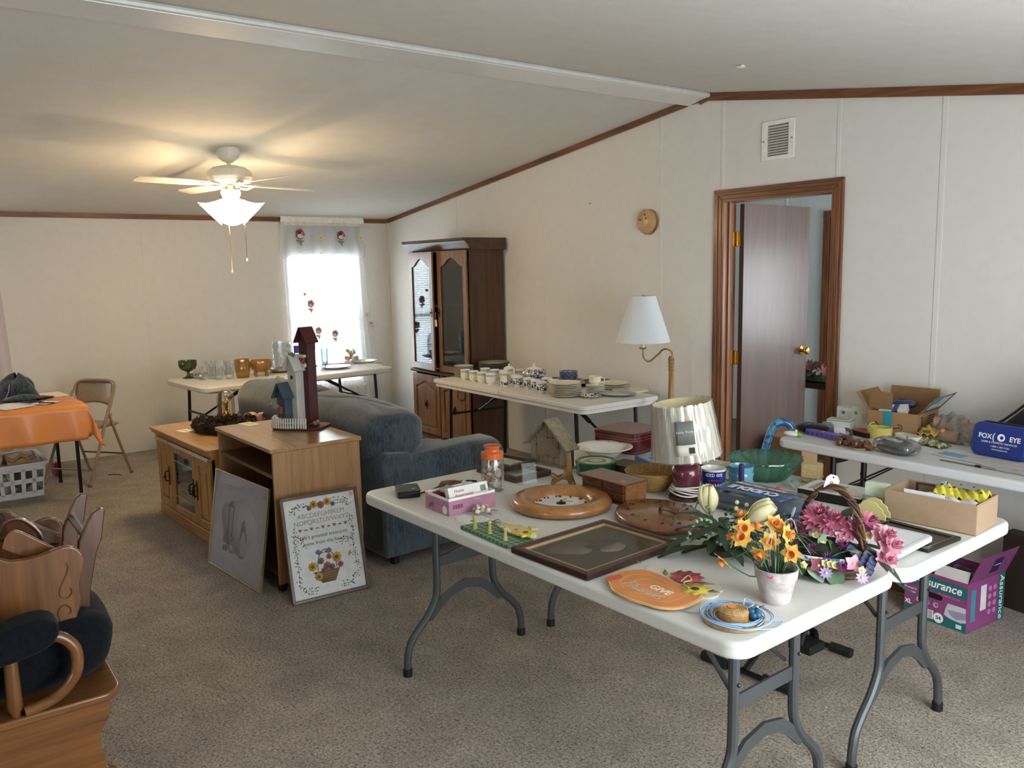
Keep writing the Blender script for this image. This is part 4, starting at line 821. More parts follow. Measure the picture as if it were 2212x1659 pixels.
h2 = house(-.003, .0, .068, .06, .335, BHW, BHW, .058, .03, .82)
h3 = house(-.06, -.035, .066, .055, .185, BHG, BHG, .055, .03, .6)
RF, MSS, BRD = pm('#a33a4c', .7), pm('#6d7a44', .9, var=.3, vs=80), pm('#7b7770', .8)
for hh, z in ((h1, .37), (h3, .10)):
    obj('painted_flower', hh, RF, [sph(.01*cos(t), -.034+.006*sin(t*2), z+.01*sin(t), .009, n=8, m=6) for t in (0, 1.3, 2.6, 3.9, 5.2)], kind='stuff'); obj('painted_leaf', hh, MSS, [sph(.016*cos(t), -.034, z-.016+.006*sin(t), .009, .004, .006, 8, 5) for t in (0.2, 2.9, 4.7)], kind='stuff')
obj('flower_pot', h3, pm('#7d2f2f', .7), tr(lathe([(.005, 0), (.009, .02), (.0, .02)], 10), (.004, -.035, .045)))
obj('window_box', h1, BHW, [bx(-.026, .026, -.05, -.031, .33, .35), bx(-.026, .026, -.05, -.031, .385, .40)])
def bird(x, y, z, m, s=1, rz=0):
    o = obj('bird', bh, m, tr(sph(0, 0, 0, .026*s, .016*s, .017*s), (x, y, z), (0, -.3, rz)), sharp=180); c_, s_ = cos(rz), sin(rz)
    obj('bird_head', o, m, sph(x+.024*s*c_, y+.024*s*s_, z+.016*s, .012*s)); obj('beak', o, pm('#caa14a', .6), tr(lathe([(0, .012*s), (.004*s, 0)], 8), (x+.034*s*c_, y+.034*s*s_, z+.016*s), (0, PI/2, rz))); obj('tail', o, m, tr(prism([(-.02*s, -.006*s), (-.055*s, -.009*s), (-.055*s, .009*s), (-.02*s, .006*s)], -.002, .002), (x, y, z), (0, -.2, rz)))
bird(-.1, -.065, .125, BRD, 1, R(200)); bird(-.065, -.05, .275, pm('#b8ae93', .8), .9, R(240)); bird(.11, -.02, .03, pm('#a58a55', .8), .8, R(-20)); bird(-.09, -.075, .055, pm('#d9d5ca', .8), .9, R(150))
WF = pm('#d8d4c8', .7)
fp = [(-.14, .02), (-.135, -.05), (-.11, -.10), (-.04, -.118), (.03, -.112), (.10, -.102)]
P = smooth_path([(*p, 0) for p in fp], 5); n = 0
for a, b in zip(P, P[1:]):
    t = (b-a); n += 1
    obj('picket', bh, WF, tr(bx(-.0036, .0036, -.002, .002, .004, .062), ((a.x+b.x)/2, (a.y+b.y)/2, .008), (-.10, 0, math.atan2(t.y, t.x))))
for z in (.022, .045): obj('fence_rail', bh, WF, tube([(p.x*.985, p.y*.985+.002, z) for p in P], .0022, 5))
obj('moss', bh, MSS, [sph(-.02+.012*i, -.02-.004*i, .412+.004*(i % 2), .012, n=8, m=5) for i in range(3)], kind='stuff')

# ------------------------------------------------------------------ glassware table
TZ = .7402
GLS = clear('#fcfdfd', .01, .02, .5, .02)
def ex(x, y, r): return max(x, .932-(y+1.575)*.105-.40+r+.012)
gt = thing('compote', 'dark green glass compote on a foot at table end', 'compote', (ex(.45, -2.33, .05), -2.33, TZ))
GG = clear('#4c5c1f', .55, .08, .8, .05)
obj('bowl', gt, GG, lathe([(.012, .055), (.03, .062), (.062, .082), (.075, .11), (.076, .152), (.072, .152), (.07, .11), (.055, .088), (0, .075)], 28)); obj('stem', gt, GG, lathe([(.012, .06), (.013, .03), (.02, .018), (.046, .006), (.048, 0), (0, 0)], 24)); obj('price_dot', gt, GREEN_DOT, tr(prism(circ(0, 0, .009, 12), 0, .0006), (.055, -.055, .132), (R(90), 0, R(45))))
def tumbler(nm, lab, x, y, r, h, prof=None, grp=None, m=GLS):
    t = thing(nm, lab, 'glass', (ex(x, y, r), y, TZ), 0, grp)
    obj('bowl', t, m, lathe(prof or [(0, .004), (r*.8, .004), (r*.86, h*.1), (r*.95, h*.35), (r*.82, h*.6), (r, h), (r*.95, h), (r*.78, h*.6), (r*.9, h*.35), (r*.8, h*.12), (0, h*.1)], 22)); obj('foot', t, m, lathe([(0, 0), (r*.85, 0), (r*.82, .007), (0, .007)], 20)); return t
G1 = 'clear glass tumblers by the green compote'
tl = ['short round glass tumbler nearest the green compote', 'tall waisted glass tumbler behind the red striped box', 'waisted glass tumbler in the front row, left one of three', 'waisted glass tumbler in the front row, middle one of three', 'waisted glass tumbler in the front row beside the amber vase', 'clear tumbler in the back row behind the front three', 'clear tumbler in the back row next to the amber vase', 'thin glass mug standing at the wall side behind tumblers']
for i, (x, y, r, h) in enumerate(((.76, -2.27, .05, .10), (.42, -2.14, .05, .13), (.86, -2.18, .043, .13), (.96, -2.16, .04, .115), (.96, -2.07, .04, .13), (.62, -2.10, .042, .13), (.66, -1.99, .042, .125), (.40, -1.98, .05, .115))): tumbler('tumbler', tl[i], x, y, r, h, grp=G1)
rb2 = solo('flat_box', 'flat clear box with red stripe between the tumblers', 'box', clear('#f4f4f4', .3), bx(-.06, .06, -.04, .04, 0, .03), (.60, -2.23, TZ), 60, bev=.003)
obj('red_band', rb2, pm('#7e2230', .5), bx(-.061, .061, -.041, .041, .014, .022))
cr_ = thing('glass_ornament', 'small faceted crystal ornament at the front table edge', 'ornament', (.88, -2.27, TZ))
obj('body', cr_, clear('#dfe3ea', .25, .05, 1, .25), sph(0, 0, .038, .026, n=8, m=5), sharp=1); obj('foot', cr_, clear('#dfe3ea', .3, .05, 1, .2), lathe([(0, 0), (.03, 0), (.01, .014), (0, .016)], 10), sharp=1); obj('facet_arm', cr_, clear('#c9cfdb', .3, .05, 1, .3), [sph(.03*cos(t), .03*sin(t), .05, .012, n=6, m=4) for t in (0, 1.6, 3.1, 4.7)], sharp=1, kind='stuff')
AMB = clear('#dfb348', .2, .06, .9, .08)
av = thing('amber_vase', 'amber glass vase with ribbed sides beside the amber bowl', 'vase', (.99, -1.965, TZ)); obj('body', av, AMB, lathe([(0, .006), (.045, .006), (.05, 0), (.055, .04), (.066, .155), (.062, .158), (.05, .05), (0, .02)], 40, 0, 10, .045), sharp=180)
ab = thing('amber_bowl', 'footed amber carnival glass bowl with scalloped rim', 'bowl', (.97, -1.80, TZ))
obj('bowl', ab, AMB, lathe([(0, .035), (.05, .035), (.08, .06), (.095, .1), (.105, .135), (.10, .135), (.088, .1), (.07, .065), (0, .045)], 40, 0, 10, .04), sharp=180)
for k in range(4): obj('foot', ab, AMB, tr(tube([(.055, 0, .045), (.068, 0, .02), (.064, 0, 0)], [.014, .011, .013], 8), (0, 0, 0), (0, 0, R(90*k+30))))
cv = thing('crystal_vase', 'tall clear pressed glass vase with star cut pattern', 'vase', (.66, -1.49, TZ))
obj('body', cv, clear('#f8fbfd', .03, .04, .6, .04), lathe([(0, .01), (.07, .005), (.075, 0), (.078, .13), (.082, .255), (.078, .255), (.072, .13), (.068, .02), (0, .02)], 16), sharp=10)
obj('cut_pattern', cv, clear('#ffffff', .25, .05, 1, .15), [tr(prism([(-.03, 0), (0, .004), (.03, 0), (0, -.004)], 0, .004), (.078*cos(a), .078*sin(a), .05+.055*j), (R(90), R(45 if (k+j) % 2 else -45), a+PI/2)) for j in range(4) for k in range(12) for a in [2*PI*k/12]], kind='stuff')
for nm, lab, x, y, prof in (('champagne_flute', 'clear champagne flute standing behind the painted birdhouses', .60, -1.16, [(.03, 0), (.004, .01), (.004, .1), (.022, .15), (.028, .24), (.026, .24), (.019, .15), (0, .105)]), ('water_glass', 'straight clear glass beside the champagne flute', .72, -1.10, [(.027, 0), (.03, .09), (.034, .17), (.032, .17), (.027, .01), (0, .01)])):
    t = thing(nm, lab, 'glass', (x, y, TZ)); obj('bowl', t, clear('#eef7fb', .12, .02, 1, .1), lathe(prof, 20)); obj('foot', t, GLS, lathe([(0, 0), (.03, 0), (.03, .004), (0, .004)], 20))
pb = thing('purple_vase', 'clear jar with a violet band beside the tall crystal vase', 'vase', (.53, -1.28, TZ)); obj('body', pb, clear('#eeeeff', .15), lathe([(0, 0), (.04, 0), (.04, .13), (0, .13)], 18)); obj('band', pb, pm('#5b2fb5', .4), lathe([(.041, .13), (.041, .2), (0, .2)], 18))
for i, (x, y, r, m, lab) in enumerate(((.83, -1.56, .115, pm('#b9b3a8', .2, .9), 'silver fluted tray beside the crystal vase'), (.93, -1.09, .14, pm('#c6ccd4', .1, coat=1), 'round glass platter at the front edge near the window'), (.62, -.97, .12, PORC, 'white dinner plate beside the round glass platter'), (.69, -.68, .13, PORC, 'white plate at the far right end by the dome'), (.80, -1.32, .1, pm('#b9b3a8', .2, .9), 'small silver tray behind the painted birdhouses'))):
    t = thing('tray' if 'tray' in lab else ('platter' if 'platter' in lab else 'plate'), lab, 'tray' if 'tray' in lab else 'plate', (x, y, TZ)); obj('rim', t, m, lathe([(r*.6, .003), (r*.66, .006), (r*.95, .02 if 'tray' not in lab else .035), (r, .022 if 'tray' not in lab else .037), (r*.97, .019), (r*.64, .001)], 32, 0, 16 if 'tray' in lab else 0, .02)); obj('well', t, m, lathe([(0, .003), (r*.62, .004), (r*.62, 0), (0, 0)], 32))
cd = thing('cloche', 'clear dome over dried flowers near the window', 'cloche', (.56, -.75, TZ))
obj('dome', cd, clear('#f8fcff', .03, .01, 1, .08), lathe([(.085, 0), (.085, .16), (.078, .2), (.055, .235), (.025, .25), (0, .253)], 26), sharp=180); obj('base', cd, pm('#e9e2d4', .5), lathe([(0, 0), (.09, 0), (.088, .012), (0, .014)], 24))
obj('dried_flowers', cd, pm('#cdb07c', .8, var=.2, vs=60), [sph(.04*cos(i*2.4)*(i/16), .04*sin(i*2.4)*(i/16), .05+.004*i+.02*rnd.random(), .018, n=8, m=5) for i in range(16)], kind='stuff'); obj('white_bloom', cd, pm('#eee6d6', .8), [sph(.05*cos(i*1.3), .05*sin(i*1.3), .04, .022, n=8, m=6) for i in range(5)], kind='stuff'); obj('price_dot', cd, PINK_DOT, tr(prism(circ(0, 0, .011, 12), 0, .0006), (.07, -.052, .05), (R(90), 0, R(55))))
solo('doily', 'small pale cloth napkin lying at the right end of glass table', 'napkin', pm('#dfe9e6', .8), prism(rrect(-.1, .1, -.06, .06, .01, 2), 0, .003), (.92, -.72, TZ), 20)
solo('flatware_fork', 'dull brass fork at the corner of glass table', 'fork', pm('#a58f5c', .3, .9), [prism([(-.07, -.004), (.03, -.003), (.04, -.01), (.075, -.01), (.075, .01), (.04, .01), (.03, .003), (-.07, .004)], 0, .003)], (.83, -.63, TZ), 70)
# ------------------------------------------------------------------ dishes on the fold-in-half table
TZ = .7402
def willow(thr=.5, sc=70, basec='#e9e8e0', ink='#1d2350'):
    k = ('wl', thr, sc, basec, ink)
    if k in MC: return MC[k]
    m, nt, b = base('willow'); v = tex(nt); f = noise(nt, v, sc, 3, .6, .5)
    nt.links.new(ramp(nt, f, [(thr-.03, lin(ink)), (thr+.03, lin(basec))]), b.inputs['Base Color']); b.inputs['Roughness'].default_value = .15; b.inputs['Coat Weight'].default_value = .5; MC[k] = m; return m
WIL, WILD, CRM, GRB = willow(.5), willow(.62, 60, '#8f98ad', '#1f2740'), pm('#e6dec4', .2, coat=.4), pm('#b9bbb0', .25)
def plate(name, label, x, y, z, r, h=.016, m=PORC, rimm=None, group=None, oval=1, cat='plate'):
    t = thing(name, label, cat, (x, y, z), rnd.random()*90, group); sc = (1, oval, 1)
    obj('rim', t, rimm or m, tr(lathe([(r*.62, .003), (r*.7, .006), (r*.97, h), (r, h+.001), (r*.985, h-.002), (r*.72, .002), (r*.6, 0)], 32), sc=sc)); obj('well', t, m, tr(lathe([(0, .004), (r*.63, .0045), (r*.62, 0), (0, 0)], 28), sc=sc)); return t
ORD = ['bottom', 'second from bottom', 'third from bottom', 'fourth from bottom', 'fifth from bottom', 'sixth from bottom', 'seventh from bottom', 'eighth from bottom']
def stack(name, label, x, y, r, n, dz, m, rimm=None, h=.016, cat='plate', z=TZ):
    lab = lambda i: label+', '+('topmost' if i == n-1 else ORD[i])
    a = plate(name, lab(0), x, y, z, r, h, m, rimm, label+' pile', cat=cat)
    for i in range(1, n): dup(a, (x+.003*(rnd.random()-.5), y+.003*(rnd.random()-.5), z+dz*i), 20*i, lab(i))
    return z+dz*(n-1)+h
stack('saucer', 'grey banded saucer in the pile at cabinet end', 2.285, -.56, .08, 9, .0095, PORC, GRB)
stack('dinner_plate', 'grey rimmed dinner plate in pile beside the cabinet', 2.24, -.22, .135, 7, .0125, PORC, pm('#8f8d84', .25))
def cup(name, label, x, y, r, h, m, band=None, rz=0, group=None, foot=True, z=TZ, flare=1.0):
    t = thing(name, label, 'cup', (x, y, z), rz, group)
    obj('bowl', t, m, lathe([(0, .008), (r*.62, .008), (r*.84, .018), (r*.93, h*.35), (r*.94, h*.8), (r, h), (r*.96, h), (r*.88, h*.8), (r*.86, h*.4), (r*.5, .016), (0, .014)], 24))
    if foot: obj('foot', t, m, lathe([(0, 0), (r*.6, 0), (r*.52, .01), (0, .01)], 20))
    if band: obj('band', t, band, lathe([(r*.945, h*.72), (r*.95, h*.82), (r*.985, h*.93)] if band is GRB else [(r*.915, h*.25), (r*.94, h*.38), (r*.95, h*.8), (r*.965, h*.86)], 24))
    obj('handle', t, m, tube(smooth_path([(r*.86, 0, h*.8), (r*1.35, 0, h*.82), (r*1.5, 0, h*.55), (r*1.25, 0, h*.3), (r*.82, 0, h*.28)], 3), .0042, 6)); return t
CP = 'white teacups with grey band'
cl_ = ['grey banded teacup first in the front row by the saucer pile', 'grey banded teacup second in the front row', 'grey banded teacup third in the front row', 'grey banded teacup fourth in the front row by the shakers', 'grey banded teacup in second row behind the first', 'grey banded teacup in second row behind the third', 'grey banded teacup behind the shakers at row end', 'grey banded teacup in second row beside the lidded sugar bowl']
for i, (x, y) in enumerate(((2.47, -.665), (2.60, -.67), (2.72, -.675), (2.835, -.67), (2.51, -.50), (2.645, -.50), (2.845, -.555), (2.735, -.475))): cup('teacup', cl_[i], x, y, .041, .085, PORC, GRB, 150 if i < 6 else 120, CP)
sb = cup('sugar_bowl', 'lidded grey banded sugar bowl behind the teacups', 2.62, -.34, .046, .08, PORC, GRB, 30)
obj('lid', sb, PORC, lathe([(.044, .08), (.03, .093), (.01, .099), (.005, .103), (.009, .113), (0, .116)], 22)); sb['category'] = 'bowl'
bwl = thing('serving_bowl', 'grey banded open serving bowl behind the cream jug', 'bowl', (2.74, -.25, TZ)); obj('bowl', bwl, PORC, lathe([(0, .004), (.05, .004), (.07, .03), (.095, .07), (.092, .07), (.065, .03), (0, .01)], 28)); obj('band', bwl, GRB, lathe([(.0835, .05), (.096, .069)], 28))
for i, (x, y) in enumerate(((2.955, -.645), (3.0, -.655))):
    t = thing('shaker', ['blue willow shaker closer to the teacups', 'blue willow shaker beside the cream jug'][i], 'shaker', (x, y, TZ), 0, 'blue willow shakers')
    obj('body', t, PORC, lathe([(0, 0), (.02, 0), (.021, .03), (.016, .06), (.008, .078), (0, .082)], 16)); obj('band', t, WIL, lathe([(.0205, .003), (.0216, .03), (.0205, .036)], 16))
cj = thing('cream_jug', 'blue willow cream jug with a tall handle', 'jug', (2.955, -.52, TZ), -20); obj('body', cj, PORC, lathe([(0, 0), (.04, 0), (.048, .03), (.04, .06), (.036, .075), (.033, .075), (.037, .06), (.044, .03), (0, .006)], 22)); obj('band', cj, WIL, lathe([(.0455, .012), (.0486, .03), (.0425, .055)], 22)); obj('handle', cj, PORC, tube(smooth_path([(-.035, 0, .07), (-.05, 0, .115), (-.06, 0, .09), (-.045, 0, .02)]), .005, 6)); obj('spout', cj, PORC, prism([(.03, .05), (.075, .088), (.06, .065), (.04, .035)], -.014, .014, 'y'), bev=.004)
tu = thing('tureen', 'lidded blue willow tureen at the back of the dish table', 'tureen', (2.90, -.30, TZ))
obj('bowl', tu, PORC, lathe([(0, .012), (.04, .01), (.05, 0), (.05, .012), (.08, .035), (.096, .062), (.09, .062), (.07, .035), (0, .02)], 32)); obj('band', tu, WIL, lathe([(.077, .03), (.0965, .058)], 32)); ld = obj('lid', tu, PORC, lathe([(.095, .063), (.088, .082), (.06, .102), (.02, .113), (.008, .118), (.014, .13), (.006, .14), (0, .141)], 32)); obj('lid_band', ld, WIL, lathe([(.0955, .065), (.0885, .083), (.072, .096)], 32))
for s in (-1, 1): obj('handle', tu, PORC, tube([(s*.09, -.018, .05), (s*.115, -.012, .052), (s*.115, .012, .052), (s*.09, .018, .05)], .005, 6))
wl_ = ['blue willow cup next to the cream jug', 'blue willow cup second of the front row', 'blue willow cup third of the front row', 'blue willow cup nearest the cream plate pile', 'blue willow cup behind the front pair', 'blue willow cup in back near the dark platter']
for i, (x, y) in enumerate(((3.085, -.60), (3.22, -.60), (3.34, -.625), (3.455, -.665), (3.42, -.53), (3.31, -.50))): cup('willow_cup', wl_[i], x, y, .042, .08, PORC, WIL, 20, 'blue willow cups', flare=.9)
plate('platter', 'dark blue oval platter closest to the tureen', 3.08, -.22, TZ, .16, .022, WILD, WILD, None, .75, 'platter'); plate('platter', 'dark blue oval platter against the wall', 3.36, -.12, TZ, .17, .024, WILD, WILD, None, .7, 'platter')
zb = stack('willow_plate', 'dark blue willow plate beneath the small bowls', 3.33, -.31, .12, 4, .011, WILD, WILD)
stack('small_bowl', 'grey blue small bowl on the dark willow plates', 3.33, -.31, .07, 5, .011, pm('#8089a0', .2, coat=.4), willow(.5, 90, '#8f98ad', '#3a4668'), .02, 'bowl', zb+.002)
stack('cream_plate', 'cream dinner plate in the tall front pile', 3.67, -.63, .115, 8, .0115, CRM)
za = stack('cream_saucer', 'cream saucer beneath the cup with brown motif', 3.70, -.375, .068, 5, .0105, CRM, None, .013)
c_ = cup('motif_cup', 'cream cup with a brown painted motif on the saucer pile', 3.695, -.375, .046, .062, CRM, None, 35, None, True, za); obj('motif', c_, willow(.5, 60, '#e6dec4', '#8a6238'), lathe([(.0395, .02), (.0415, .035), (.0428, .05)], 24)); c_['category'] = 'cup'
plate('blue_saucer', 'blue patterned saucer in front of the cream saucer pile', 3.83, -.54, TZ, .072, .016, PORC, WIL)
stack('large_plate', 'large cream plate in low pile by the wall', 3.64, -.14, .115, 3, .014, CRM)
solo('octagonal_tray', 'cream octagonal tray partly under the large cream plates', 'tray', CRM, prism(circ(0, 0, .14, 8), 0, .01), (3.79, -.12, TZ), 20, bev=.003)
plate('oval_dish', 'oval dish with a wide grey rim at the lamp end of dish table', 3.90, -.35, TZ, .13, .016, PORC, pm('#9a9fa6', .25), None, .75, 'dish')

# ------------------------------------------------------------------ swing arm floor lamp
fl = thing('floor_lamp', 'swing arm floor lamp with white cone shade beside the door', 'lamp', (4.27, -.22, 0))
POLE = wood('#8a5a22', '#b98a45', 'z', .3)
obj('base', fl, BRASS, lathe([(0, 0), (.14, 0), (.14, .012), (.11, .025), (.03, .035), (0, .035)], 28)); obj('pole', fl, POLE, lathe([(.016, .03), (.02, .3), (.024, .72), (.018, .80), (.016, .93), (.022, .94), (.016, .95), (.022, .962), (.016, .972), (.022, .985), (.017, .995), (.022, 1.01), (.012, 1.03), (0, 1.03)], 16))
ex, ey = -.125, -.135
obj('swing_arm', fl, BRASS, tube(smooth_path([(0, 0, 1.02), (0, 0, 1.06), (ex*.25, ey*.25, 1.075), (ex*.5, ey*.5, 1.035), (ex*.78, ey*.78, .995), (ex*.97, ey*.97, 1.02), (ex, ey, 1.075)]), .006, 8))
obj('drip_cup', fl, BRASS, tr(lathe([(0, .0), (.02, .002), (.028, .012), (.026, .012), (.0, .006)], 18), (ex, ey, 1.075))); obj('candle_sleeve', fl, WHITE, tr(lathe([(.011, 0), (.011, .09), (0, .09)], 12), (ex, ey, 1.08)))
sh = obj('shade', fl, pm('#dfe3e6', .8, var=.02, vs=200), tr(lathe([(.178, 1.125), (.082, 1.425), (.08, 1.425), (.176, 1.126)], 40), (ex, ey, 0)), sharp=60); obj('spider', sh, pm('#4a4436', .5, .5), [tube([(ex, ey, 1.42), (ex+.08*cos(a), ey+.08*sin(a), 1.422)], .002, 5) for a in (0, 2.1, 4.2)]); obj('finial', sh, BRASS, sph(ex, ey, 1.425, .008))

# ------------------------------------------------------------------ daffodil table and the table behind it
A = 2.1
wa = thing('wallet', 'black leather wallet at the left corner of the long table', 'wallet', (5.20, -2.72, TZ), -22)
LTH = pm('#141416', .35, bump=.3, bs=300)
obj('body', wa, LTH, prism(rrect(-.055, .055, -.045, .045, .012, 4), 0, .024), bev=.007); obj('flap', wa, LTH, tr(prism(rrect(-.056, .05, -.047, .047, .01, 3), .024, .028), rot=(0, R(2), 0)), bev=.0015); obj('strap', wa, LTH, bx(-.085, -.05, -.012, .012, .008, .014)); obj('price_dot', wa, GREEN_DOT, prism(circ(.02, .02, .008, 14), .0285, .029))
bl_ = thing('leather_case', 'brown leather case with black zip cord behind the pink box', 'case', (5.27, -2.55, TZ), 30); obj('body', bl_, pm('#5b2a1d', .4, bump=.4, bs=120), tr(lathe([(0, 0), (.055, 0), (.062, .015), (.05, .035), (0, .045)], 24), sc=(1.1, .7, 1))); obj('cord', bl_, BLACK, tube(smooth_path([(-.05, -.02, .02), (-.09, -.06, .004), (-.12, -.10, .004)]), .003, 6)); obj('zip', bl_, BLACK, tube(smooth_path([(.03, .02, .04), (.01, .07, .02), (-.0, .12, .012), (.03, .15, .006)]), .004, 6)); obj('price_dot', bl_, ORANGE_DOT, prism(circ(.0, .0, .009, 12), .0455, .046))
pk = thing('pink_box', 'pink and white open carton holding smaller boxes on the long table', 'box', (5.475, -2.649, TZ), 1.4)
PKM = pm('#b07c92', .5, var=.12, vs=8); w2, d2, h2 = .079, .103, .064
for s in frame4(-w2, w2, -d2, d2, .002, 0, h2-.010): obj('side', pk, PKM, s)
for s in frame4(-w2, w2, -d2, d2, .0022, h2-.010, h2): obj('white_edge', pk, WHITE, s)
obj('bottom', pk, PKM, bx(-w2+.002, w2-.002, -d2+.002, d2-.002, 0, .002))
for i in range(12): obj('barcode_bar', pk, pm('#5a2440', .6), bx(w2, w2+.0006, -.085+.0038*i, -.085+.0038*i+.0012+.0012*(i % 3 == 0), .022, .038))
text(pk, 'KRAZY CARD BOX', .013, (-.012, -d2-.0004, .044), (R(90), 0, 0), pm('#d79bb4', .5)); text(pk, 'gift', .026, (-.04, -d2-.0004, .022), (R(90), 0, 0), pm('#7f3d5a', .5), shear=.3); obj('seal', pk, pm('#e9e4e2', .5), prism(circ(.052, .018, .015, 20), -d2-.0008, -d2, 'y')); obj('price_dot', pk, ORANGE_DOT, prism(circ(-.066, .052, .009, 14), -d2-.0009, -d2, 'y')); text(pk, 'Home', .012, (w2+.0006, .02, .045), (R(90), 0, R(90)), pm('#e2b9c9', .5))
hb = thing('card_carton', 'white flat carton printed Home Assortment leaning in the pink box', 'box', (5.52, -2.635, TZ+.040), rot=(0, R(-16), R(1.4))); obj('body', hb, pm('#e9e7e2', .5), bx(0, .025, -.085, .09, 0, .045), bev=.001); text(hb, 'Home', .017, (.0256, -.06, .029), (R(90), 0, R(90)), pm('#9c4a48', .6), al='LEFT'); text(hb, 'Assortment', .017, (.0256, -.06, .012), (R(90), 0, R(90)), pm('#9c4a48', .6), al='LEFT')
hb.location = (5.505, -2.645, TZ+.042)
for i in range(9): obj('barcode_bar', hb, INK, bx(.025, .0256, .055+.0028*i, .055+.0028*i+.001+.0008*(i % 2), .012, .034))
sbx = thing('silver_box', 'small red and silver box lying open in the pink carton', 'box', (5.45, -2.665, TZ+.03), rot=(0, R(14), R(40))); obj('body', sbx, pm('#8f1f2c', .3, .2), bx(-.045, .045, -.035, .035, 0, .022)); obj('lid', sbx, pm('#c9c6c0', .2, .7), bx(-.046, .046, -.036, .036, .022, .032), bev=.001)
solo('folded_leaflet', 'white folded leaflet at the back of the pink carton', 'paper', PAPER, tr(bx(-.06, .06, -.001, .001, 0, .05), rot=(R(-30), 0, 0)), (5.455, -2.60, TZ+.03), 8)
jr = thing('shell_jar', 'clear glass jar of seashells with an orange lid', 'jar', (5.36, -2.42, TZ))
obj('glass', jr, clear('#f7fafa', .05, .01, 1, .07), lathe([(0, 0), (.042, 0), (.046, .008), (.046, .118), (.04, .132), (.04, .136)], 28)); OL = pm('#dd6a26', .3, coat=.4)
lid = obj('lid', jr, OL, lathe([(.0, .132), (.045, .132), (.0455, .155), (.03, .16), (.027, .168), (.034, .178), (.034, .183), (0, .181)], 28)); SHC = [pm(c, .5, var=.2, vs=50) for c in ('#d9cdbd', '#c7a58c', '#e8e2d6', '#a98c78')]
for i in range(26):
    a, rr, z = rnd.random()*6.28, .026*rnd.random()**.5+.004, .014+.1*i/26; s_ = .011+.006*rnd.random()
    obj('shell', jr, SHC[i % 4], tr(lathe([(0, 0), (s_*.9, .15*s_), (s_, .5*s_), (s_*.5, .9*s_), (0, s_)], 10, 0, 5, .08), (rr*cos(a), rr*sin(a), z), (rnd.random()*3, rnd.random()*3, 0)))
FRW = wood('#2e1c12', '#4a3020', 'x', .45)
for i, (x, y, z, rz, w_, d_, lab) in enumerate(((5.20, -2.20, TZ, 3, .27, .20, 'lower brown picture frame of the pile by the shell jar'), (5.135, -2.185, TZ+.026, 10, .2, .17, 'upper brown picture frame of the pile by the shell jar'))):
    t = thing('picture_frame', lab, 'frame', (x, y, z), rz, 'brown frames by the shell jar')
    for s in frame4(-w_/2, w_/2, -d_/2, d_/2, .022, 0, .024): obj('frame_bar', t, FRW, s, bev=.003)
    obj('print', t, pm('#b8b4a8', .7, var=.3, vs=14), bx(-w_/2+.02, w_/2-.02, -d_/2+.02, d_/2-.02, .006, .009))
ac = thing('acrylic_stand', 'clear acrylic display stand between the frames and the round clock', 'stand', (5.45, -2.30, TZ), 10); ACR = clear('#f6fbfa', .02, .05, .05, .008)
obj('upright', ac, ACR, tr(bx(-.03, .03, -.0015, .0015, 0, .105), rot=(R(-12), 0, R(60)))); obj('foot', ac, ACR, tr(bx(-.03, .03, -.06, 0, 0, .003), rot=(0, 0, R(60)))); obj('lip', ac, ACR, tr(bx(-.03, .03, -.062, -.059, 0, .02), rot=(0, 0, R(60))))
ea = thing('plate_easel', 'small wooden plate easel behind the ring shaped clock', 'easel', (5.49, -2.14, TZ), 49); EW = wood('#6f4a1e', '#9a6f35', 'z', .35, 1, .5)
easp = [(-.02, 0), (-.008, .0), (.0, .022), (.02, .025), (.045, .012), (.062, .0), (.068, .008), (.058, .026), (.07, .036), (.062, .046), (.052, .042), (.04, .032), (.02, .042), (.004, .07), (.002, .12), (-.012, .13), (-.016, .11), (-.02, .05)]
for y in (-.02, .018): obj('side', ea, EW, prism([(-p, q) for p, q in easp], y, y+.009, 'y'), bev=.0025)
obj('rear_leg', ea, EW, tr(prism([(-.008, 0), (.008, 0), (.006, .11), (-.006, .11)], -.004, .004, 'x'), (.03, .004, 0), (0, R(-18), 0))); obj('hinge', ea, EW, bx(-.006, .012, -.012, .018, .075, .095))
def hours(par, r1, z, size, m, ry=1, a0=0, sk=()):
    for i in range(1, 13):
        if i in sk: continue
        a = PI/2-i*PI/6+a0; text(par, str(i), size, (r1*cos(a), r1*ry*sin(a), z), (0, 0, a0), m, 'numeral', .0004, bold=.0012)
ck = thing('ring_clock', 'round oak clock with a white face lying on the table', 'clock', (5.715, -2.36, TZ), -12); CKW = wood('#7d4a1e', '#ad7335', 'x', .28, 1, .6)
obj('rim', ck, CKW, lathe([(.10, .004), (.105, .022), (.118, .036), (.15, .042), (.175, .038), (.188, .022), (.182, .006), (.16, 0), (.1, 0)], 48), sharp=180); obj('face', ck, pm('#dcdad2', .5), lathe([(0, .012), (.112, .012), (.112, .004), (0, .004)], 40)); hours(ck, .092, .0126, .028, pm('#191410', .6), 1, R(70))
BRD_ = pm('#2a2119', .4, .5)
for a, l_ in ((.6, .05), (2.0, .035)): obj('hand', ck, pm('#c9a15a', .3, .8), tr(bx(-.004, l_, -.0022, .0022, .018, .02), rot=(0, R(-8), a)))
obj('hub', ck, BRD_, lathe([(0, .026), (.004, .024), (.005, .016), (.018, .014), (.018, .012), (0, .012)], 14)); obj('price_dot', ck, GREEN_DOT, prism(circ(.13, .085, .009, 14), .041, .0415))
oc = thing('oval_clock', 'dark oval wooden clock lying beside the tulips', 'clock', (6.07, -2.21, TZ), -20)
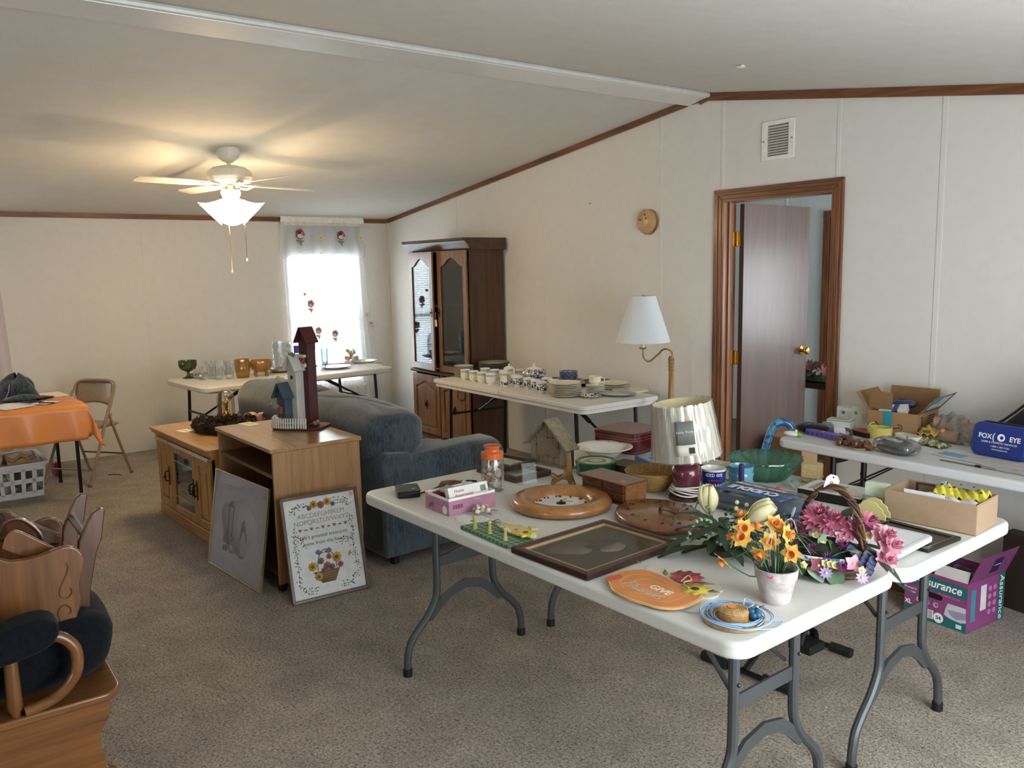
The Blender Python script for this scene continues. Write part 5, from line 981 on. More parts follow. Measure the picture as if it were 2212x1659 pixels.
obj('body', oc, wood('#5a3014', '#8a5226', 'x', .25, 1, .7), tr(lathe([(0, .032), (.17, .032), (.186, .025), (.19, .015), (.18, .004), (.17, 0), (0, 0)], 48), sc=(1, .78, 1)), sharp=180); hours(oc, .14, .0326, .022, pm('#2a160b', .6), .74, R(60))
for a, l_ in ((.3, .085), (2.6, .055)): obj('hand', oc, BLACK, tube(smooth_path([(0, 0, .042), (l_*.5*cos(a), l_*.5*sin(a)+.006, .042), (l_*cos(a), l_*sin(a), .042)]), .0015, 5))
obj('hub', oc, BLACK, lathe([(0, .05), (.003, .05), (.006, .034), (0, .033)], 10))
dc = thing('mini_drawer_chest', 'miniature brown chest of four drawers between the clocks and basket', 'chest', (5.745, -2.127, TZ), 1.4); MW, MX = wood('#3d1f10', '#6b3c20', 'x', .35), wood('#6b3d1c', '#a06530', 'x', .4, 2)
obj('base', dc, MW, bx(-.124, .124, -.062, .06, 0, .008)); obj('carcass', dc, MX, bx(-.118, .118, -.05, .058, .008, .076)); obj('top', dc, wood('#55301c', '#71452a', 'x', .3), prism(rrect(-.126, .126, -.066, .062, .006, 3), .076, .083), bev=.002); obj('price_dot', dc, ORANGE_DOT, prism(circ(.085, -.03, .01, 14), .0832, .0837))
for xi in (-1, 1):
    for zi in (0, 1):
        xa, xb, za_ = (-.112 if xi < 0 else .004), (-.004 if xi < 0 else .112), .012+.0325*zi
        d_ = obj('drawer', dc, MW, bx(xa, xb, -.058, -.045, za_, za_+.029), bev=.003); obj('pull', d_, pm('#6d5a35', .3, .8), tube(smooth_path([((xa+xb)/2-.014, -.058, za_+.017), ((xa+xb)/2-.01, -.066, za_+.012), ((xa+xb)/2+.01, -.066, za_+.012), ((xa+xb)/2+.014, -.058, za_+.017)]), .0017, 6))
bn = thing('barn_birdhouse', 'weathered grey wooden barn shaped frame standing on the table end', 'frame', (5.185, -1.97, TZ), 8); BW_ = wood('#6b5f4c', '#a3947a', 'z', .8, 2, 0)
nP = 13
for i in range(nP):
    x0 = -.112+.224*i/nP; x1 = x0+.224/nP-.0012; xm = (x0+x1)/2; h = .205-.105*abs(xm)/.112
    obj('plank', bn, BW_, prism([(x0, .006), (x1, .006), (x1, h+.001*(i % 3)), (x0, h+.001*(i % 2))], -.022-.0015*(i % 2), .0, 'y'))
obj('backing', bn, pm('#3a332a', .9), prism([(-.11, .006), (.11, .006), (.11, .1), (0, .2), (-.11, .1)], 0, .02, 'y')); obj('base', bn, BW_, bx(-.125, .125, -.034, .03, 0, .008)); obj('door', bn, pm('#8d7a62', .8), bx(-.072, .06, -.027, -.0235, .045, .13)); 
for x, z in ((-.07, .09), (.055, .09), (0, .046), (-.005, .128)): obj('latch', bn, INK, bx(x-.004, x+.004, -.029, -.027, z-.002, z+.002))
for s in (-1, 1): obj('roof_board', bn, BW_, tr(bx(0, .178, -.055, .03, 0, .008), (0, 0, .207), (0, R(43 if s > 0 else 137), 0)) if s > 0 else tr(bx(0, .178, -.055, .03, -.008, 0), (0, 0, .207), (0, R(137), 0)))
wbx = thing('wide_bowl', 'white wide rimmed bowl with red cherry border behind the green tin', 'bowl', (5.23, -1.70, TZ), 0); obj('bowl', wbx, PORC, lathe([(0, .004), (.06, .004), (.085, .03), (.1, .045), (.132, .052), (.134, .054), (.13, .056), (.098, .05), (.078, .035), (.055, .012), (0, .01)], 40), sharp=180)
for i in range(9): a = -2.2+i*.55; obj('cherry', wbx, pm('#8e2f3b', .4), tr(prism(circ(0, 0, .007, 8, .004), 0, .0006), (.115*cos(a), .115*sin(a), .0535), (0, R(-8), a)))
tn = thing('green_tin', 'round green cookie tin with a cream picture lid', 'tin', (5.43, -1.93, TZ), 0); GT = pm('#0f5a3c', .25, .3, coat=.4)
obj('body', tn, GT, lathe([(0, 0), (.082, 0), (.084, .004), (.084, .045), (0, .045)], 36)); ld = obj('lid', tn, GT, lathe([(.087, .042), (.088, .056), (.084, .06), (.078, .058), (.076, .0565), (0, .0565)], 36)); obj('lid_picture', ld, pm('#c9c3a0', .4, var=.12, vs=30), lathe([(.0, .0572), (.066, .0572), (.066, .0565)], 32)); obj('lid_sketch', ld, pm('#8f8a70', .5, var=.4, vs=50), lathe([(.028, .0576), (.045, .0576), (.045, .057), (.028, .057)], 24)); obj('price_dot', ld, PINK_DOT, prism(circ(-.02, -.05, .009, 12), .0576, .0581))
wk = thing('wicker_bowl', 'woven tan wicker basket bowl behind the mini drawer chest', 'basket', (5.765, -1.93, TZ), 0); WK = pm('#a8813f', .7, var=.2, vs=120, bump=.4, bs=200)
obj('shell', wk, pm('#8e6a32', .8, var=.25, vs=150), lathe([(0, .003), (.05, .003), (.085, .04), (.108, .082), (.104, .082), (.08, .04), (.047, .007), (0, .007)], 36))
for i in range(11): z = .004+.0072*i; r_ = .05+.0585*(i/10)**.9; obj('weave_ring', wk, WK, tube([(r_*(1+.01*cos(18*t+PI*i))*cos(t), r_*(1+.01*cos(18*t+PI*i))*sin(t), z) for t in [2*PI*k/36 for k in range(36)]], .0042, 5, True))
for i in range(18): a = 2*PI*i/18; obj('stake', wk, WK, tube([(.05*cos(a), .05*sin(a), .008), (.083*cos(a), .083*sin(a), .042), (.104*cos(a), .104*sin(a), .082)], .003, 5))
lp = thing('table_lamp', 'burgundy table lamp with plastic wrapped cream shade', 'lamp', (5.935, -1.925, TZ)); BUR = pm('#5f2435', .2, coat=.6)
obj('foot', lp, wood('#2a140c', '#44200f', 'x', .4), lathe([(0, 0), (.066, 0), (.066, .012), (.05, .018), (0, .02)], 28)); obj('body', lp, BUR, lathe([(.04, .018), (.04, .03), (.044, .045), (.056, .078), (.0585, .1), (.052, .125), (.03, .143), (.018, .15), (0, .152)], 32), sharp=180); obj('harp', lp, BRASS, lathe([(.007, .15), (.007, .24), (0, .24)], 8))
RT_ = dict(loc=(0, 0, .165), rot=(R(5), R(-4), 0))
sh = obj('shade', lp, pm('#ddd6c2', .8, var=.03, vs=100), lathe([(.128, 0), (.108, .205), (.106, .205), (.126, .001)], 40), sharp=60, **RT_); obj('shade_lining', lp, pm('#e4d9a8', .8), lathe([(.1255, .002), (.1055, .204)], 40), **RT_)
def wrapfn(u, v): a = 2*PI*u; r = .1315-.021*v+.0028*sin(23*a+4*v)+.0018*sin(41*a-9*v)+.001*sin(67*a); return (r*cos(a), r*sin(a), -.004+.214*v)
obj('plastic_wrap', lp, clear('#ffffff', .05, .10, .9, .10), sheet(wrapfn, 120, 10), sharp=180, **RT_)
lb_ = obj('shop_label', sh, pm('#6f7570', .6), [sheet(lambda u, v: ((.1365-.0195*(.33+.47*v))*cos(R(-62+31*u)), (.1365-.0195*(.33+.47*v))*sin(R(-62+31*u)), .07+.085*v), 6, 1)], solid=.0006); obj('label_barcode', sh, pm('#dcd8cc', .6), [sheet(lambda u, v: ((.1365-.0195*(.14+.19*v))*cos(R(-62+31*u)), (.1365-.0195*(.14+.19*v))*sin(R(-62+31*u)), .03+.04*v), 6, 1)], solid=.0006)
an = R(-46.5); text(sh, 'Lamp Shade', .0125, (.1282*cos(an), .1282*sin(an), .118), (R(84), 0, an+PI/2), pm('#d8d8d0', .6))
for i in range(8): aa = R(-42+1.1*i); obj('barcode_bar', sh, INK, tr(bx(0, .0006, -.0009, .0009+.0008*(i % 2), 0, .022), (.1348*cos(aa), .1348*sin(aa), .038), (0, R(-5), aa)))
obj('cord_coil', lp, WHITE, [tube([((.062+.006*sin(3*i))*cos(t+i), (.05+.007*cos(2*i))*sin(t+i), .024+.0065*i+.004*sin(2*t+i)) for t in [2*PI*k/26 for k in range(26)]], .003, 6, True) for i in range(5)], kind='stuff')
m1 = cup('mug', 'dark blue mug lettered BYE and ELLO behind the burgundy lamp', 5.945, -1.785, .049, .098, pm('#e4e3dc', .2, coat=.4), None, 170, None, False); obj('sleeve', m1, pm('#142a86', .25, coat=.4), lathe([(0, .0), (.044, 0), (.0455, .04), (.0475, .08), (.0488, .09)], 32)); m1['category'] = 'mug'
for b_, z, sz, c in (('GOOD BYE', .078, .017, WHITE), ('summer', .058, .015, pm('#b8323c', .5)), ('HELLO', .036, .017, WHITE), ('vacation', .018, .014, pm('#4a86b8', .5))):
    for i, chx in enumerate(b_):
        an = R(-170-52+9.5*(i-len(b_)/2)+12); text(m1, chx, sz, (.0492*cos(an), .0492*sin(an), z), (R(90), 0, an+PI/2), c, 'lettering', .0006)
m2 = cup('mug', 'pale blue waisted mug in front of the teal bowl', 5.975, -1.655, .05, .092, pm('#5f9fb4', .2, coat=.5), None, 200, None, False); m2['category'] = 'mug'; obj('waist_ring', m2, pm('#5f9fb4', .2, coat=.5), lathe([(.042, .02), (.05, .028), (.044, .044), (.05, .062), (.044, .07)], 28), sharp=180)
solo('taper_candle', 'dark purple taper candle standing before the pale blue mug', 'candle', pm('#33285c', .3, coat=.3), lathe([(0, 0), (.011, 0), (.0105, .11), (.007, .114), (.007, .108), (0, .108)], 14), (6.02, -1.71, TZ))
tb_ = thing('teal_bowl', 'large translucent teal glass bowl with fluted sides', 'bowl', (5.935, -1.455, TZ)); TEAL = clear('#9be0cd', .3, .02, .9, .08, 't')
obj('bowl', tb_, TEAL, lathe([(0, .008), (.075, .008), (.085, 0), (.092, .01), (.118, .04), (.14, .07), (.152, .09), (.147, .091), (.13, .066), (.1, .03), (.075, .014), (0, .014)], 60, 0, 15, .03), sharp=180); obj('base_glow', tb_, clear('#7fd6bd', .25, .02, 1, .05), lathe([(0, .016), (.09, .024), (.085, .016)], 30))
co = thing('coaster_set', 'rack of six tan coasters standing near the teal bowl', 'coasters', (6.10, -1.365, TZ+.002), 20); CO = pm('#b9a26c', .7, var=.15, vs=60)
for i in range(6): obj('coaster', co, CO, tr(prism(rrect(-.034, .034, .004, .074, .008, 3), -.0016, .0016, 'y'), (0, -.024+.0095*i, 0), (R(-6), 0, 0)))
obj('rack', co, pm('#8f7a45', .6), [tube([(-.036, -.034, .02), (.036, -.034, .02), (.036, .034, .02), (-.036, .034, .02)], .0022, 5, True), bx(-.036, .036, -.034, .034, 0, .003)])
al_ = thing('photo_album', 'black album with a white paper cover behind the basket handle', 'album', (6.30, -1.50, TZ), 8); obj('cover', al_, BLACK, bx(-.12, .12, -.085, .085, 0, .035), bev=.003); obj('label_sheet', al_, pm('#c9c6bd', .6), bx(-.118, .118, -.083, .083, .035, .0365)); obj('photo', al_, pm('#8d8a82', .6, var=.3), bx(-.09, .02, -.06, .05, .0365, .0372)); text(al_, 'LEATHER', .02, (.07, -.06, .0368), (0, 0, 0), pm('#8b8880', .6))
hw_ = thing('hand_warmer_pack', 'blue plush hand warmer in a clear printed bag', 'package', (6.23, -1.86, TZ), 4)
def pil(hx, hy, hz, sq=.45, am=.02): return lambda u, v: (hx*math.copysign(abs(cos(PI*(v-.5)))**sq*abs(cos(2*PI*u))**sq, cos(2*PI*u)), hy*math.copysign(abs(cos(PI*(v-.5)))**sq*abs(sin(2*PI*u))**sq, sin(2*PI*u)), hz*(1+sin(PI*(v-.5)))*.5*(1+am*sin(9*u*6+v*7)))
obj('plush', hw_, fab('#1c3052', '#2f4f7c', (80, 80, 80)), sheet(pil(.17, .09, .062), 40, 16), sharp=180); obj('bag', hw_, clear('#f0f4f8', .03, .10, .9, .10), sheet(pil(.185, .105, .078, .4, .05), 60, 20), sharp=180); cdl = obj('header_card', hw_, pm('#3f5f92', .4), tr(sheet(lambda u, v: (-.15+.27*u, -.075+.12*v, .0755+.007*sin(PI*v)*sin(PI*u)), 12, 8)), sharp=180, solid=.001); obj('photo_print', cdl, pm('#a58a78', .5, var=.3, vs=20), sheet(lambda u, v: (-.13+.22*u, .025+.05*v, .0795-.004*v), 8, 3))
text(cdl, 'CUDDLE', .05, (-.015, -.03, .0835), (R(-2), 0, R(180)), pm('#dfe3ea', .5), bold=.002); text(cdl, 'PLEASES YOUR HANDS', .02, (-.02, .02, .0845), (R(2), 0, R(180)), pm('#e6e6e2', .5)); obj('price_dot', hw_, PINK_DOT, prism(circ(.02, .075, .012, 14), .080, .081))
pb_ = thing('plastic_pack', 'clear plastic pack with blue striped cloth beneath the basket handle', 'package', (6.50, -1.93, TZ), -12); obj('cloth', pb_, fab('#26407e', '#3d5aa0', (50, 50, 50)), sheet(pil(.085, .06, .06), 24, 12), sharp=180); obj('bag', pb_, clear('#f4f8fb', .06, .06, 1, .16), sheet(lambda u, v: (-.1+.2*u, -.07+.14*v, .03+.045*sin(PI*u)*sin(PI*v)+.012*sin(17*u+9*v)*sin(PI*v)), 24, 18), sharp=20); obj('white_stripe', pb_, WHITE, [tr(prism(rrect(-.004, .004, -.04, .04, .002, 2), 0, .002), (-.07+.04*i, -.045, .04+.004*(i % 2)), (R(70), 0, 0)) for i in range(4)], kind='stuff')
# ------------------------------------------------------------------ flowers
def petal(l_, w_, cup_=.3, n=5, tip=.0):
    def fn(u, v):
        x = l_*u; hw_ = w_*sin(PI*min(1, .12+.88*u)**.8)*(1-.0*u); y = (v-.5)*2*hw_
        return (x, y, cup_*x*u+.25*abs(v-.5)*w_-tip*u*u*l_)
    return sheet(fn, n, 2)
def bloom(par, name, m, loc, dirv, np_, l_, w_, cup_, layers=1, tip=0, sc=.82, centre=None, cr_=.006, ch=.004, cm=None):
    q = V(dirv).to_track_quat('Z', 'Y').to_euler(); sh = []
    for k in range(layers):
        s = sc**k
        for i in range(np_): sh.append(tr(tr(petal(l_*s, w_*s, cup_+.35*k, tip=tip), (0, 0, .0), (0, 0, 2*PI*(i+.5*(k % 2))/np_)), sc=1))
    o = obj(name, par, m, sh, sharp=180, kind='stuff' if layers > 1 else None); o.location = loc; o.rotation_euler = q
    if centre: obj('flower_centre', o, centre, lathe(cm or [(0, ch), (cr_*.7, ch*.9), (cr_, ch*.4), (cr_*.8, 0)], 12), sharp=180)
    return o
def leaf_(par, m, loc, dirv, l_, w_, name='leaf', droop=.5):
    def fn(u, v): hw_ = w_*sin(PI*min(1, .06+.94*u))**.8; return (l_*u, (v-.5)*2*hw_, -droop*l_*u*u+.3*abs(v-.5)*w_)
    o = obj(name, par, m, sheet(fn, 7, 2), sharp=180); o.location = loc; o.rotation_euler = V(dirv).to_track_quat('X', 'Z').to_euler(); return o
LF1, LF2, LF3 = pm('#41603a', .6, var=.25, vs=40), pm('#26402a', .55, var=.25, vs=40), pm('#86a386', .6, var=.2, vs=40)
YF, OF = pm('#e6b74a', .6, var=.12, vs=60), pm('#d97a20', .6, var=.1, vs=80)
dp = thing('daffodil_pot', 'white washed clay pot of yellow silk daffodils', 'plant', (6.745, -2.485, TZ))
POT = pm('#b3aaa7', .85, var=.3, vs=30, bump=.5, bs=60, bd=.002)
obj('pot', dp, POT, lathe([(0, 0), (.037, 0), (.050, .064), (.0535, .066), (.0565, .092), (.053, .093), (.048, .07), (.045, .06), (0, .06)], 36)); obj('soil', dp, pm('#3b3a25', .95), lathe([(0, .078), (.05, .076)], 20)); obj('price_dot', dp, PINK_DOT, tr(prism(circ(0, 0, .008, 14), 0, .0008), (.019, -.051, .085), (R(90), 0, R(20))))
F_ = [(-.069, -.05, .22), (-.055, -.064, .196), (-.053, -.075, .17), (-.085, -.065, .162), (-.017, .012, .201), (-.043, -.031, .189), (-.002, -.026, .166), (-.003, -.064, .145), (.052, -.012, .146), (.019, .014, .182), (-.09, -.101, .109), (-.012, .02, .19)]
F_D = [(-.5, -.3, .6), (.5, -.7, .3), (.3, -.6, .5), (-.6, -.5, .2), (.6, -.5, .5), (.2, .3, .8), (.6, -.7, .2), (.1, -.6, -.5), (.45, -.8, .1), (.9, .1, .2), (-.3, -.6, -.7), (.5, -.4, .6)]
for i, p in enumerate(F_):
    d = V(F_D[i]).normalized()
    o = bloom(dp, 'daffodil', YF, p, d, 6, .029, .0105, .10, centre=OF, cm=[(.004, 0), (.0085, .009), (.012, .018), (.0105, .018), (.005, .003), (0, .003)])
    obj('stem', dp, LF1, tube(smooth_path([(p[0]*.25, p[1]*.25, .07), (p[0]*.5, p[1]*.5, p[2]*.6), (p[0]*.9-.004, p[1]*.9+.004, p[2]-.012), (p[0]-d.x*.004, p[1]-d.y*.004, p[2]-.002)], 3), .0018, 5))
for i in range(40):
    a = rnd.random()*6.28; k = .6+.6*rnd.random(); h = .05+.09*rnd.random()
    P = smooth_path([(.018*cos(a), .018*sin(a), .075), (.035*k*cos(a), .035*k*sin(a), .075+h*.7), (.06*k*cos(a), .06*k*sin(a), .075+h), (.10*k*cos(a), .10*k*sin(a), .075+h*(.9-.5*rnd.random()))], 3)
    obj('blade_leaf', dp, (LF1, LF3, LF1)[i % 3], tube(P, [.0035*(1-j/len(P)*.8) for j in range(len(P))], 5, flat=.25))
# tulips and ivy behind
tu_ = thing('tulip_arrangement', 'cream silk tulips with dark leaves beside the oval clock', 'flowers', (6.42, -2.31, TZ))
TUL = pm('#ded5a4', .55, var=.08, vs=40)
obj('base', tu_, pm('#3b2a20', .9), lathe([(0, 0), (.04, 0), (.045, .02), (0, .03)], 16))
def tulip(p, d, s=1):
    q = V(d).to_track_quat('Z', 'Y').to_euler()
    sh = [tr(sheet(lambda u, v: ((.024+.006*(k_ % 2))*s*sin(PI*(.06+.72*u))**.8*cos((v-.5)*1.5), (.027)*s*sin(PI*(.06+.72*u))**.8*sin((v-.5)*1.9*(1-.55*u*u)), .082*s*u), 8, 4), rot=(0, 0, 2*PI*k_/6)) for k_ in range(6)]
    o = obj('tulip', tu_, TUL, sh, sharp=180, solid=.0008); o.location = p; o.rotation_euler = q
tulip((-.08, .04, .10), (-.1, -.05, 1), 1.1); tulip((.075, .03, .115), (.75, .5, .75), 1.1)
for p in ((-.08, .04, .10), (.075, .03, .115)): obj('stem', tu_, LF1, tube(smooth_path([(0, 0, .03), (p[0]*.6, p[1]*.6, .08), p]), .003, 6))
for i in range(58):
    a = i*2.4; r_ = .01+.06*rnd.random(); z = .02+.09*rnd.random(); big = i < 22
    leaf_(tu_, (LF2, LF1, LF3)[(i*7) % 3] if not big else LF2, (r_*cos(a), r_*sin(a), z), (cos(a), sin(a), .3*rnd.random()), .11+.05*rnd.random() if big else .045, .018 if big else .016, 'leaf', .35)
for i in range(7):
    a = i*.9+2; P = smooth_path([(.0, 0, .04), (.05*cos(a), .05*sin(a), .11), (.11*cos(a), .11*sin(a), .12+.03*sin(i)), (.15*cos(a), .15*sin(a), .08)], 3)
    s_ = obj('sprig', tu_, LF1, tube(P, .0014, 5)); obj('sprig_leaf', s_, LF3 if i % 2 else LF2, [tr(sph(0, 0, 0, .007, .005, .002, 6, 4), P[j], (rnd.random(), rnd.random(), 0)) for j in range(2, len(P))], kind='stuff')
obj('small_bloom', tu_, pm('#d8d67e', .6), [sph(.03+.02*sin(i*3), .05+.02*cos(i*2), .125+.008*i, .007, n=8, m=5) for i in range(5)], kind='stuff')
obj('berry_cluster', tu_, pm('#7b6b78', .8), [sph(.05+.02*sin(i*3), -.06+.02*cos(i*2), .055+.004*i, .006, n=8, m=5) for i in range(9)], kind='stuff')
# flower basket
def mum(par, name, m, loc, dirv, R_, n=13, layers=5, w_=.26):
    """full double flower: rings of slim cupped petals, steeper and shorter towards the heart"""
    q = V(dirv).to_track_quat('Z', 'Y').to_euler(); sh = []
    for k in range(layers):
        e = R(2+78*k/(layers-1)); l_ = R_*(1-.12*k); nn = max(5, n-2*k)
        for i in range(nn):
            pt = sheet(lambda u, v: (l_*u, (v-.5)*2*l_*w_*sin(PI*min(1, .1+.88*u))**.6, .16*l_*u*u*(1 if k < 2 else 2)+.1*l_*abs(v-.5)), 4, 2)
            sh.append(tr(pt, (0, 0, .012*k*R_/.05), (0, -e*(.9+.2*rnd.random()), 2*PI*(i+.5*(k % 2))/nn)))
    o = obj(name, par, m, sh, sharp=180, kind='stuff'); o.location = loc; o.rotation_euler = q; return o
fb = thing('flower_basket', 'twig basket of pink and purple silk flowers with arched handle and price tag', 'basket', (6.705, -2.19, TZ), 32.5)
TW, TWL = pm('#3d2415', .8, var=.35, vs=120), pm('#6b4526', .75, var=.3, vs=100)
for i in range(16):
    z = .008+.0048*i; k = .80+.20*(i/15)**.7; ph = rnd.random()*6
    obj('twig_ring', fb, (TW, TW, TWL)[i % 3], tube([(.128*k*(1+.02*sin(7*t+ph))*cos(t), .085*k*(1+.025*sin(9*t+ph))*sin(t), z*.62+.003*sin(5*t+ph)) for t in [2*PI*j/30 for j in range(30)]], .0042, 5, True))
obj('basket_liner', fb, TW, tr(lathe([(0, .003), (.09, .003), (.118, .05), (.11, .05), (0, .04)], 28), sc=(1, .66, 1)))
def bandm():
    m, nt, b = base('ribbon'); v = tex(nt); f = noise(nt, v, 38, 2); nt.links.new(ramp(nt, f, [(.50, lin('#ebe6d8')), (.54, lin('#2d7fae'))]), b.inputs['Base Color']); b.inputs['Roughness'].default_value = .5; return m
obj('patterned_ribbon', fb, bandm(), tr(lathe([(.127, .038), (.131, .066), (.129, .066), (.125, .038)], 40), sc=(1, .665, 1)))
hp = [(-.06, .05, .04), (-.07, .055, .13), (-.058, .045, .19), (-.02, .02, .238), (.025, 0, .243), (.065, -.02, .2), (.086, -.03, .13), (.09, -.03, .04)]
for i in range(5):
    P = smooth_path(hp, 5); n = len(P); obj('handle_vine', fb, (TW, TWL)[i % 2], tube([(p.x+.006*cos(j*.5+i*1.26), p.y+.007*sin(j*.5+i*1.26), p.z+.005*cos(j*.5+i*1.26)) for j, p in enumerate(P)], .0042, 6))
P = smooth_path(hp, 8); obj('binding_vine', fb, TWL, tube([(p.x+.013*cos(j*1.0), p.y+.013*sin(j*1.0), p.z+.004*sin(j)) for j, p in enumerate(P)], .0015, 5))
tg_ = obj('price_tag', fb, PAPER, tr(prism([(-.018, 0), (.018, 0), (.018, .03), (.009, .042), (-.009, .042), (-.018, .03)], -.0008, .0008, 'y'), (.0, .008, .238), (R(-10), R(14), 0))); obj('tag_eyelet', tg_, INK, tr(prism(circ(0, .035, .0028, 8), -.0013, -.0008, 'y'), (.0, .008, .238), (R(-10), R(14), 0))); text(tg_, '8', .02, (.003, .009, .254), (R(80), R(14), 0), pm('#6f6a78', .7))
PKF, PKL, MAU, PUR, LAV, NVF, YLW = [pm(c, .55, var=.18, vs=60) for c in ('#bb6480', '#d791a6', '#8d4a62', '#6b2a5c', '#a08dbb', '#272a52', '#dcd38e')]
for (m, p, r_, n, ly) in ((PKF, (-.031, .015, .142), .052, 14, 5), (PKF, (.010, .005, .134), .046, 13, 5), (MAU, (-.088, -.010, .102), .046, 13, 5), (PKF, (.063, .0, .126), .042, 12, 4), (PKF, (.094, .012, .143), .040, 12, 4), (PKL, (.136, -.015, .114), .040, 10, 5), (PKL, (.152, -.036, .094), .038, 10, 5), (PKL, (.144, -.06, .062), .034, 9, 3), (MAU, (-.104, -.030, .08), .034, 11, 4)):
    mum(fb, 'chrysanthemum', m, p, (p[0]*5+.05*(n-10), -.65, .7), r_, n, ly, .16 if m is not PKL else .3)
for i, (m, p) in enumerate(zip((LAV, PKL, PUR, PUR, PUR, PUR, MAU, PKL, LAV, LAV), ((.012, -.009, .122), (.038, -.019, .107), (.039, -.031, .092), (0, -.051, .062), (.037, -.065, .048), (-.042, -.037, .075), (-.023, -.063, .045), (.067, -.06, .058), (-.003, -.078, .031), (.088, -.085, .031)))):
    p = (p[0], p[1]-.03*max(0, min(1, (.1-p[2])/.05)), p[2])
    if m is PUR: mum(fb, 'small_flower', m, p, (p[0]*4, -.75, .5), .019, 12, 4, .12)
    else: bloom(fb, 'small_flower', m, p, (p[0]*4, -.8, .45), 5 if m in (PKL, MAU) else 10, .027 if m in (PKL, MAU) else .02, .011 if m in (PKL, MAU) else .0042, .1, 1, centre=YLW, cr_=.004)
for i, (x, y, z) in enumerate(((.07, -.043, .08), (.083, -.048, .075), (.095, -.055, .067), (.109, -.065, .058), (.091, -.064, .057), (.076, -.053, .068), (.105, -.075, .045), (.114, -.056, .068), (.06, -.03, .085), (.10, -.045, .078))):
    bloom(fb, 'hydrangea_floret', NVF, (x, y-.02, z), (x*4, -.8, .5), 4, .015, .010, .15)
for i, p in enumerate(((-.015, -.012, .118), (.006, -.064, .051), (.018, -.066, .05), (-.014, -.026, .097), (.034, -.005, .131), (.022, -.002, .135), (-.034, -.018, .107), (.103, -.018, .119), (-.063, -.065, .042), (.087, -.075, .047), (-.006, -.063, .052))): bloom(fb, 'bell_flower', YLW, (p[0], p[1]-.03*max(0, min(1, (.1-p[2])/.05)), p[2]), (.2+.2*sin(i), -.7, .5), 5, .012, .007, .5, centre=pm('#c2b05a', .6), cr_=.0035)
for p, d, l_, w_, m in (((-.02, -.03, .08), (.05, -.1, .9), .05, .012, LF3), ((.014, -.054, .055), (.3, -.2, .7), .05, .012, LF3), ((.0, -.03, .10), (.5, -.3, -.5), .06, .014, LF1), ((-.045, -.075, .03), (.6, -.7, -.05), .055, .026, LF3), ((.012, -.078, .032), (.4, -.7, -.5), .05, .028, LF1), ((-.07, -.065, .04), (-.2, -.8, -.3), .05, .022, LF1), ((.09, -.045, .085), (.9, -.35, -.15), .12, .02, LF2), ((.08, -.03, .09), (.8, .1, .2), .08, .018, LF2), ((-.1, .0, .10), (-.8, .1, .4), .09, .018, LF1), ((.03, .02, .13), (.2, .3, .6), .07, .02, LF2), ((-.06, -.02, .10), (-.3, -.5, .3), .06, .018, LF2), ((.05, -.05, .08), (.3, -.5, .4), .05, .016, LF3), ((-.11, -.03, .08), (-.9, -.3, .1), .08, .018, LF2), ((-.08, -.06, .06), (-.6, -.7, 0), .06, .016, LF1)): leaf_(fb, m, p, d, l_, w_)
obj('moss_fill', fb, pm('#222d1c', .95, var=.4, vs=80), tr(lathe([(0, .10), (.06, .09), (.1, .065), (.115, .045)], 24), sc=(1, .62, 1)), sharp=180, kind='stuff')
for i in range(3): P = smooth_path([(-.08, -.03, .10), (-.10-.02*i, -.05, .16-.02*i), (-.14-.01*i, -.06, .12-.02*i)]); obj('tendril', fb, LF3, tube(P, .002, 5))

# ------------------------------------------------------------------ portrait frame, pumpkin sign, straw hat, key rack and small things
pf = thing('framed_portrait', 'dark framed sepia picture lying at the front edge of the long table', 'picture', (6.155, -2.583, TZ), 4.4); w2, d2 = .166, .211
for s in frame4(-w2, w2, -d2, d2, .022, 0, .020): obj('frame_bar', pf, wood('#24110c', '#3c1f17', 'x', .35), s, bev=.004)
for s in frame4(-w2+.021, w2-.021, -d2+.021, d2-.021, .008, .002, .017): obj('red_liner', pf, pm('#7a3a34', .5), s)
for s in frame4(-w2+.029, w2-.029, -d2+.029, d2-.029, .006, .002, .0155): obj('gold_liner', pf, pm('#cfc08c', .35, .4), s)
pp = obj('print', pf, pm('#38332e', .6, var=.3, vs=9), bx(-w2+.03, w2-.03, -d2+.03, d2-.03, .004, .008))
flat(pp, pm('#6b6359', .6, var=.25, vs=16), [(-.05+.06*cos(t)*(1+.15*cos(3*t)), -.06+.075*sin(t)*(1+.2*sin(2*t))) for t in [2*PI*i/28 for i in range(28)]], .0082, 'soft_patch'); flat(pp, pm('#8d8273', .6, var=.3, vs=24), [(.035+.032*cos(t)*(1+.2*cos(2*t+1)), .04+.05*sin(t)*(1+.12*sin(3*t))) for t in [2*PI*i/28 for i in range(28)]], .0086, 'soft_patch'); flat(pp, pm('#332d28', .6, var=.2, vs=20), [(-.01+.03*cos(t), .03+.07*sin(t)*(1+.2*cos(2*t))) for t in [2*PI*i/24 for i in range(24)]], .0090, 'soft_patch')
obj('glazing', pf, clear('#f4f4f2', .0, .02, .3, .015), bx(-w2+.028, w2-.028, -d2+.028, d2-.028, .0105, .0115)); obj('hanger', pf, BRASS, tube([(w2+.001, .0, .008), (w2+.012, .005, .004), (w2+.001, .012, .008)], .0012, 5))
pu = thing('pumpkin_sign', 'orange pumpkin shaped Give Thanks sign at the front table edge', 'sign', (6.5, -2.66, TZ), 0)
pum = [(6.386, -2.748), (6.366, -2.717), (6.357, -2.677), (6.368, -2.64), (6.391, -2.612), (6.415, -2.606), (6.457, -2.605), (6.513, -2.614), (6.576, -2.61), (6.616, -2.623), (6.634, -2.644), (6.643, -2.686), (6.642, -2.726), (6.63, -2.754), (6.6, -2.777), (6.563, -2.785), (6.525, -2.794), (6.48, -2.791), (6.445, -2.787), (6.42, -2.771)]
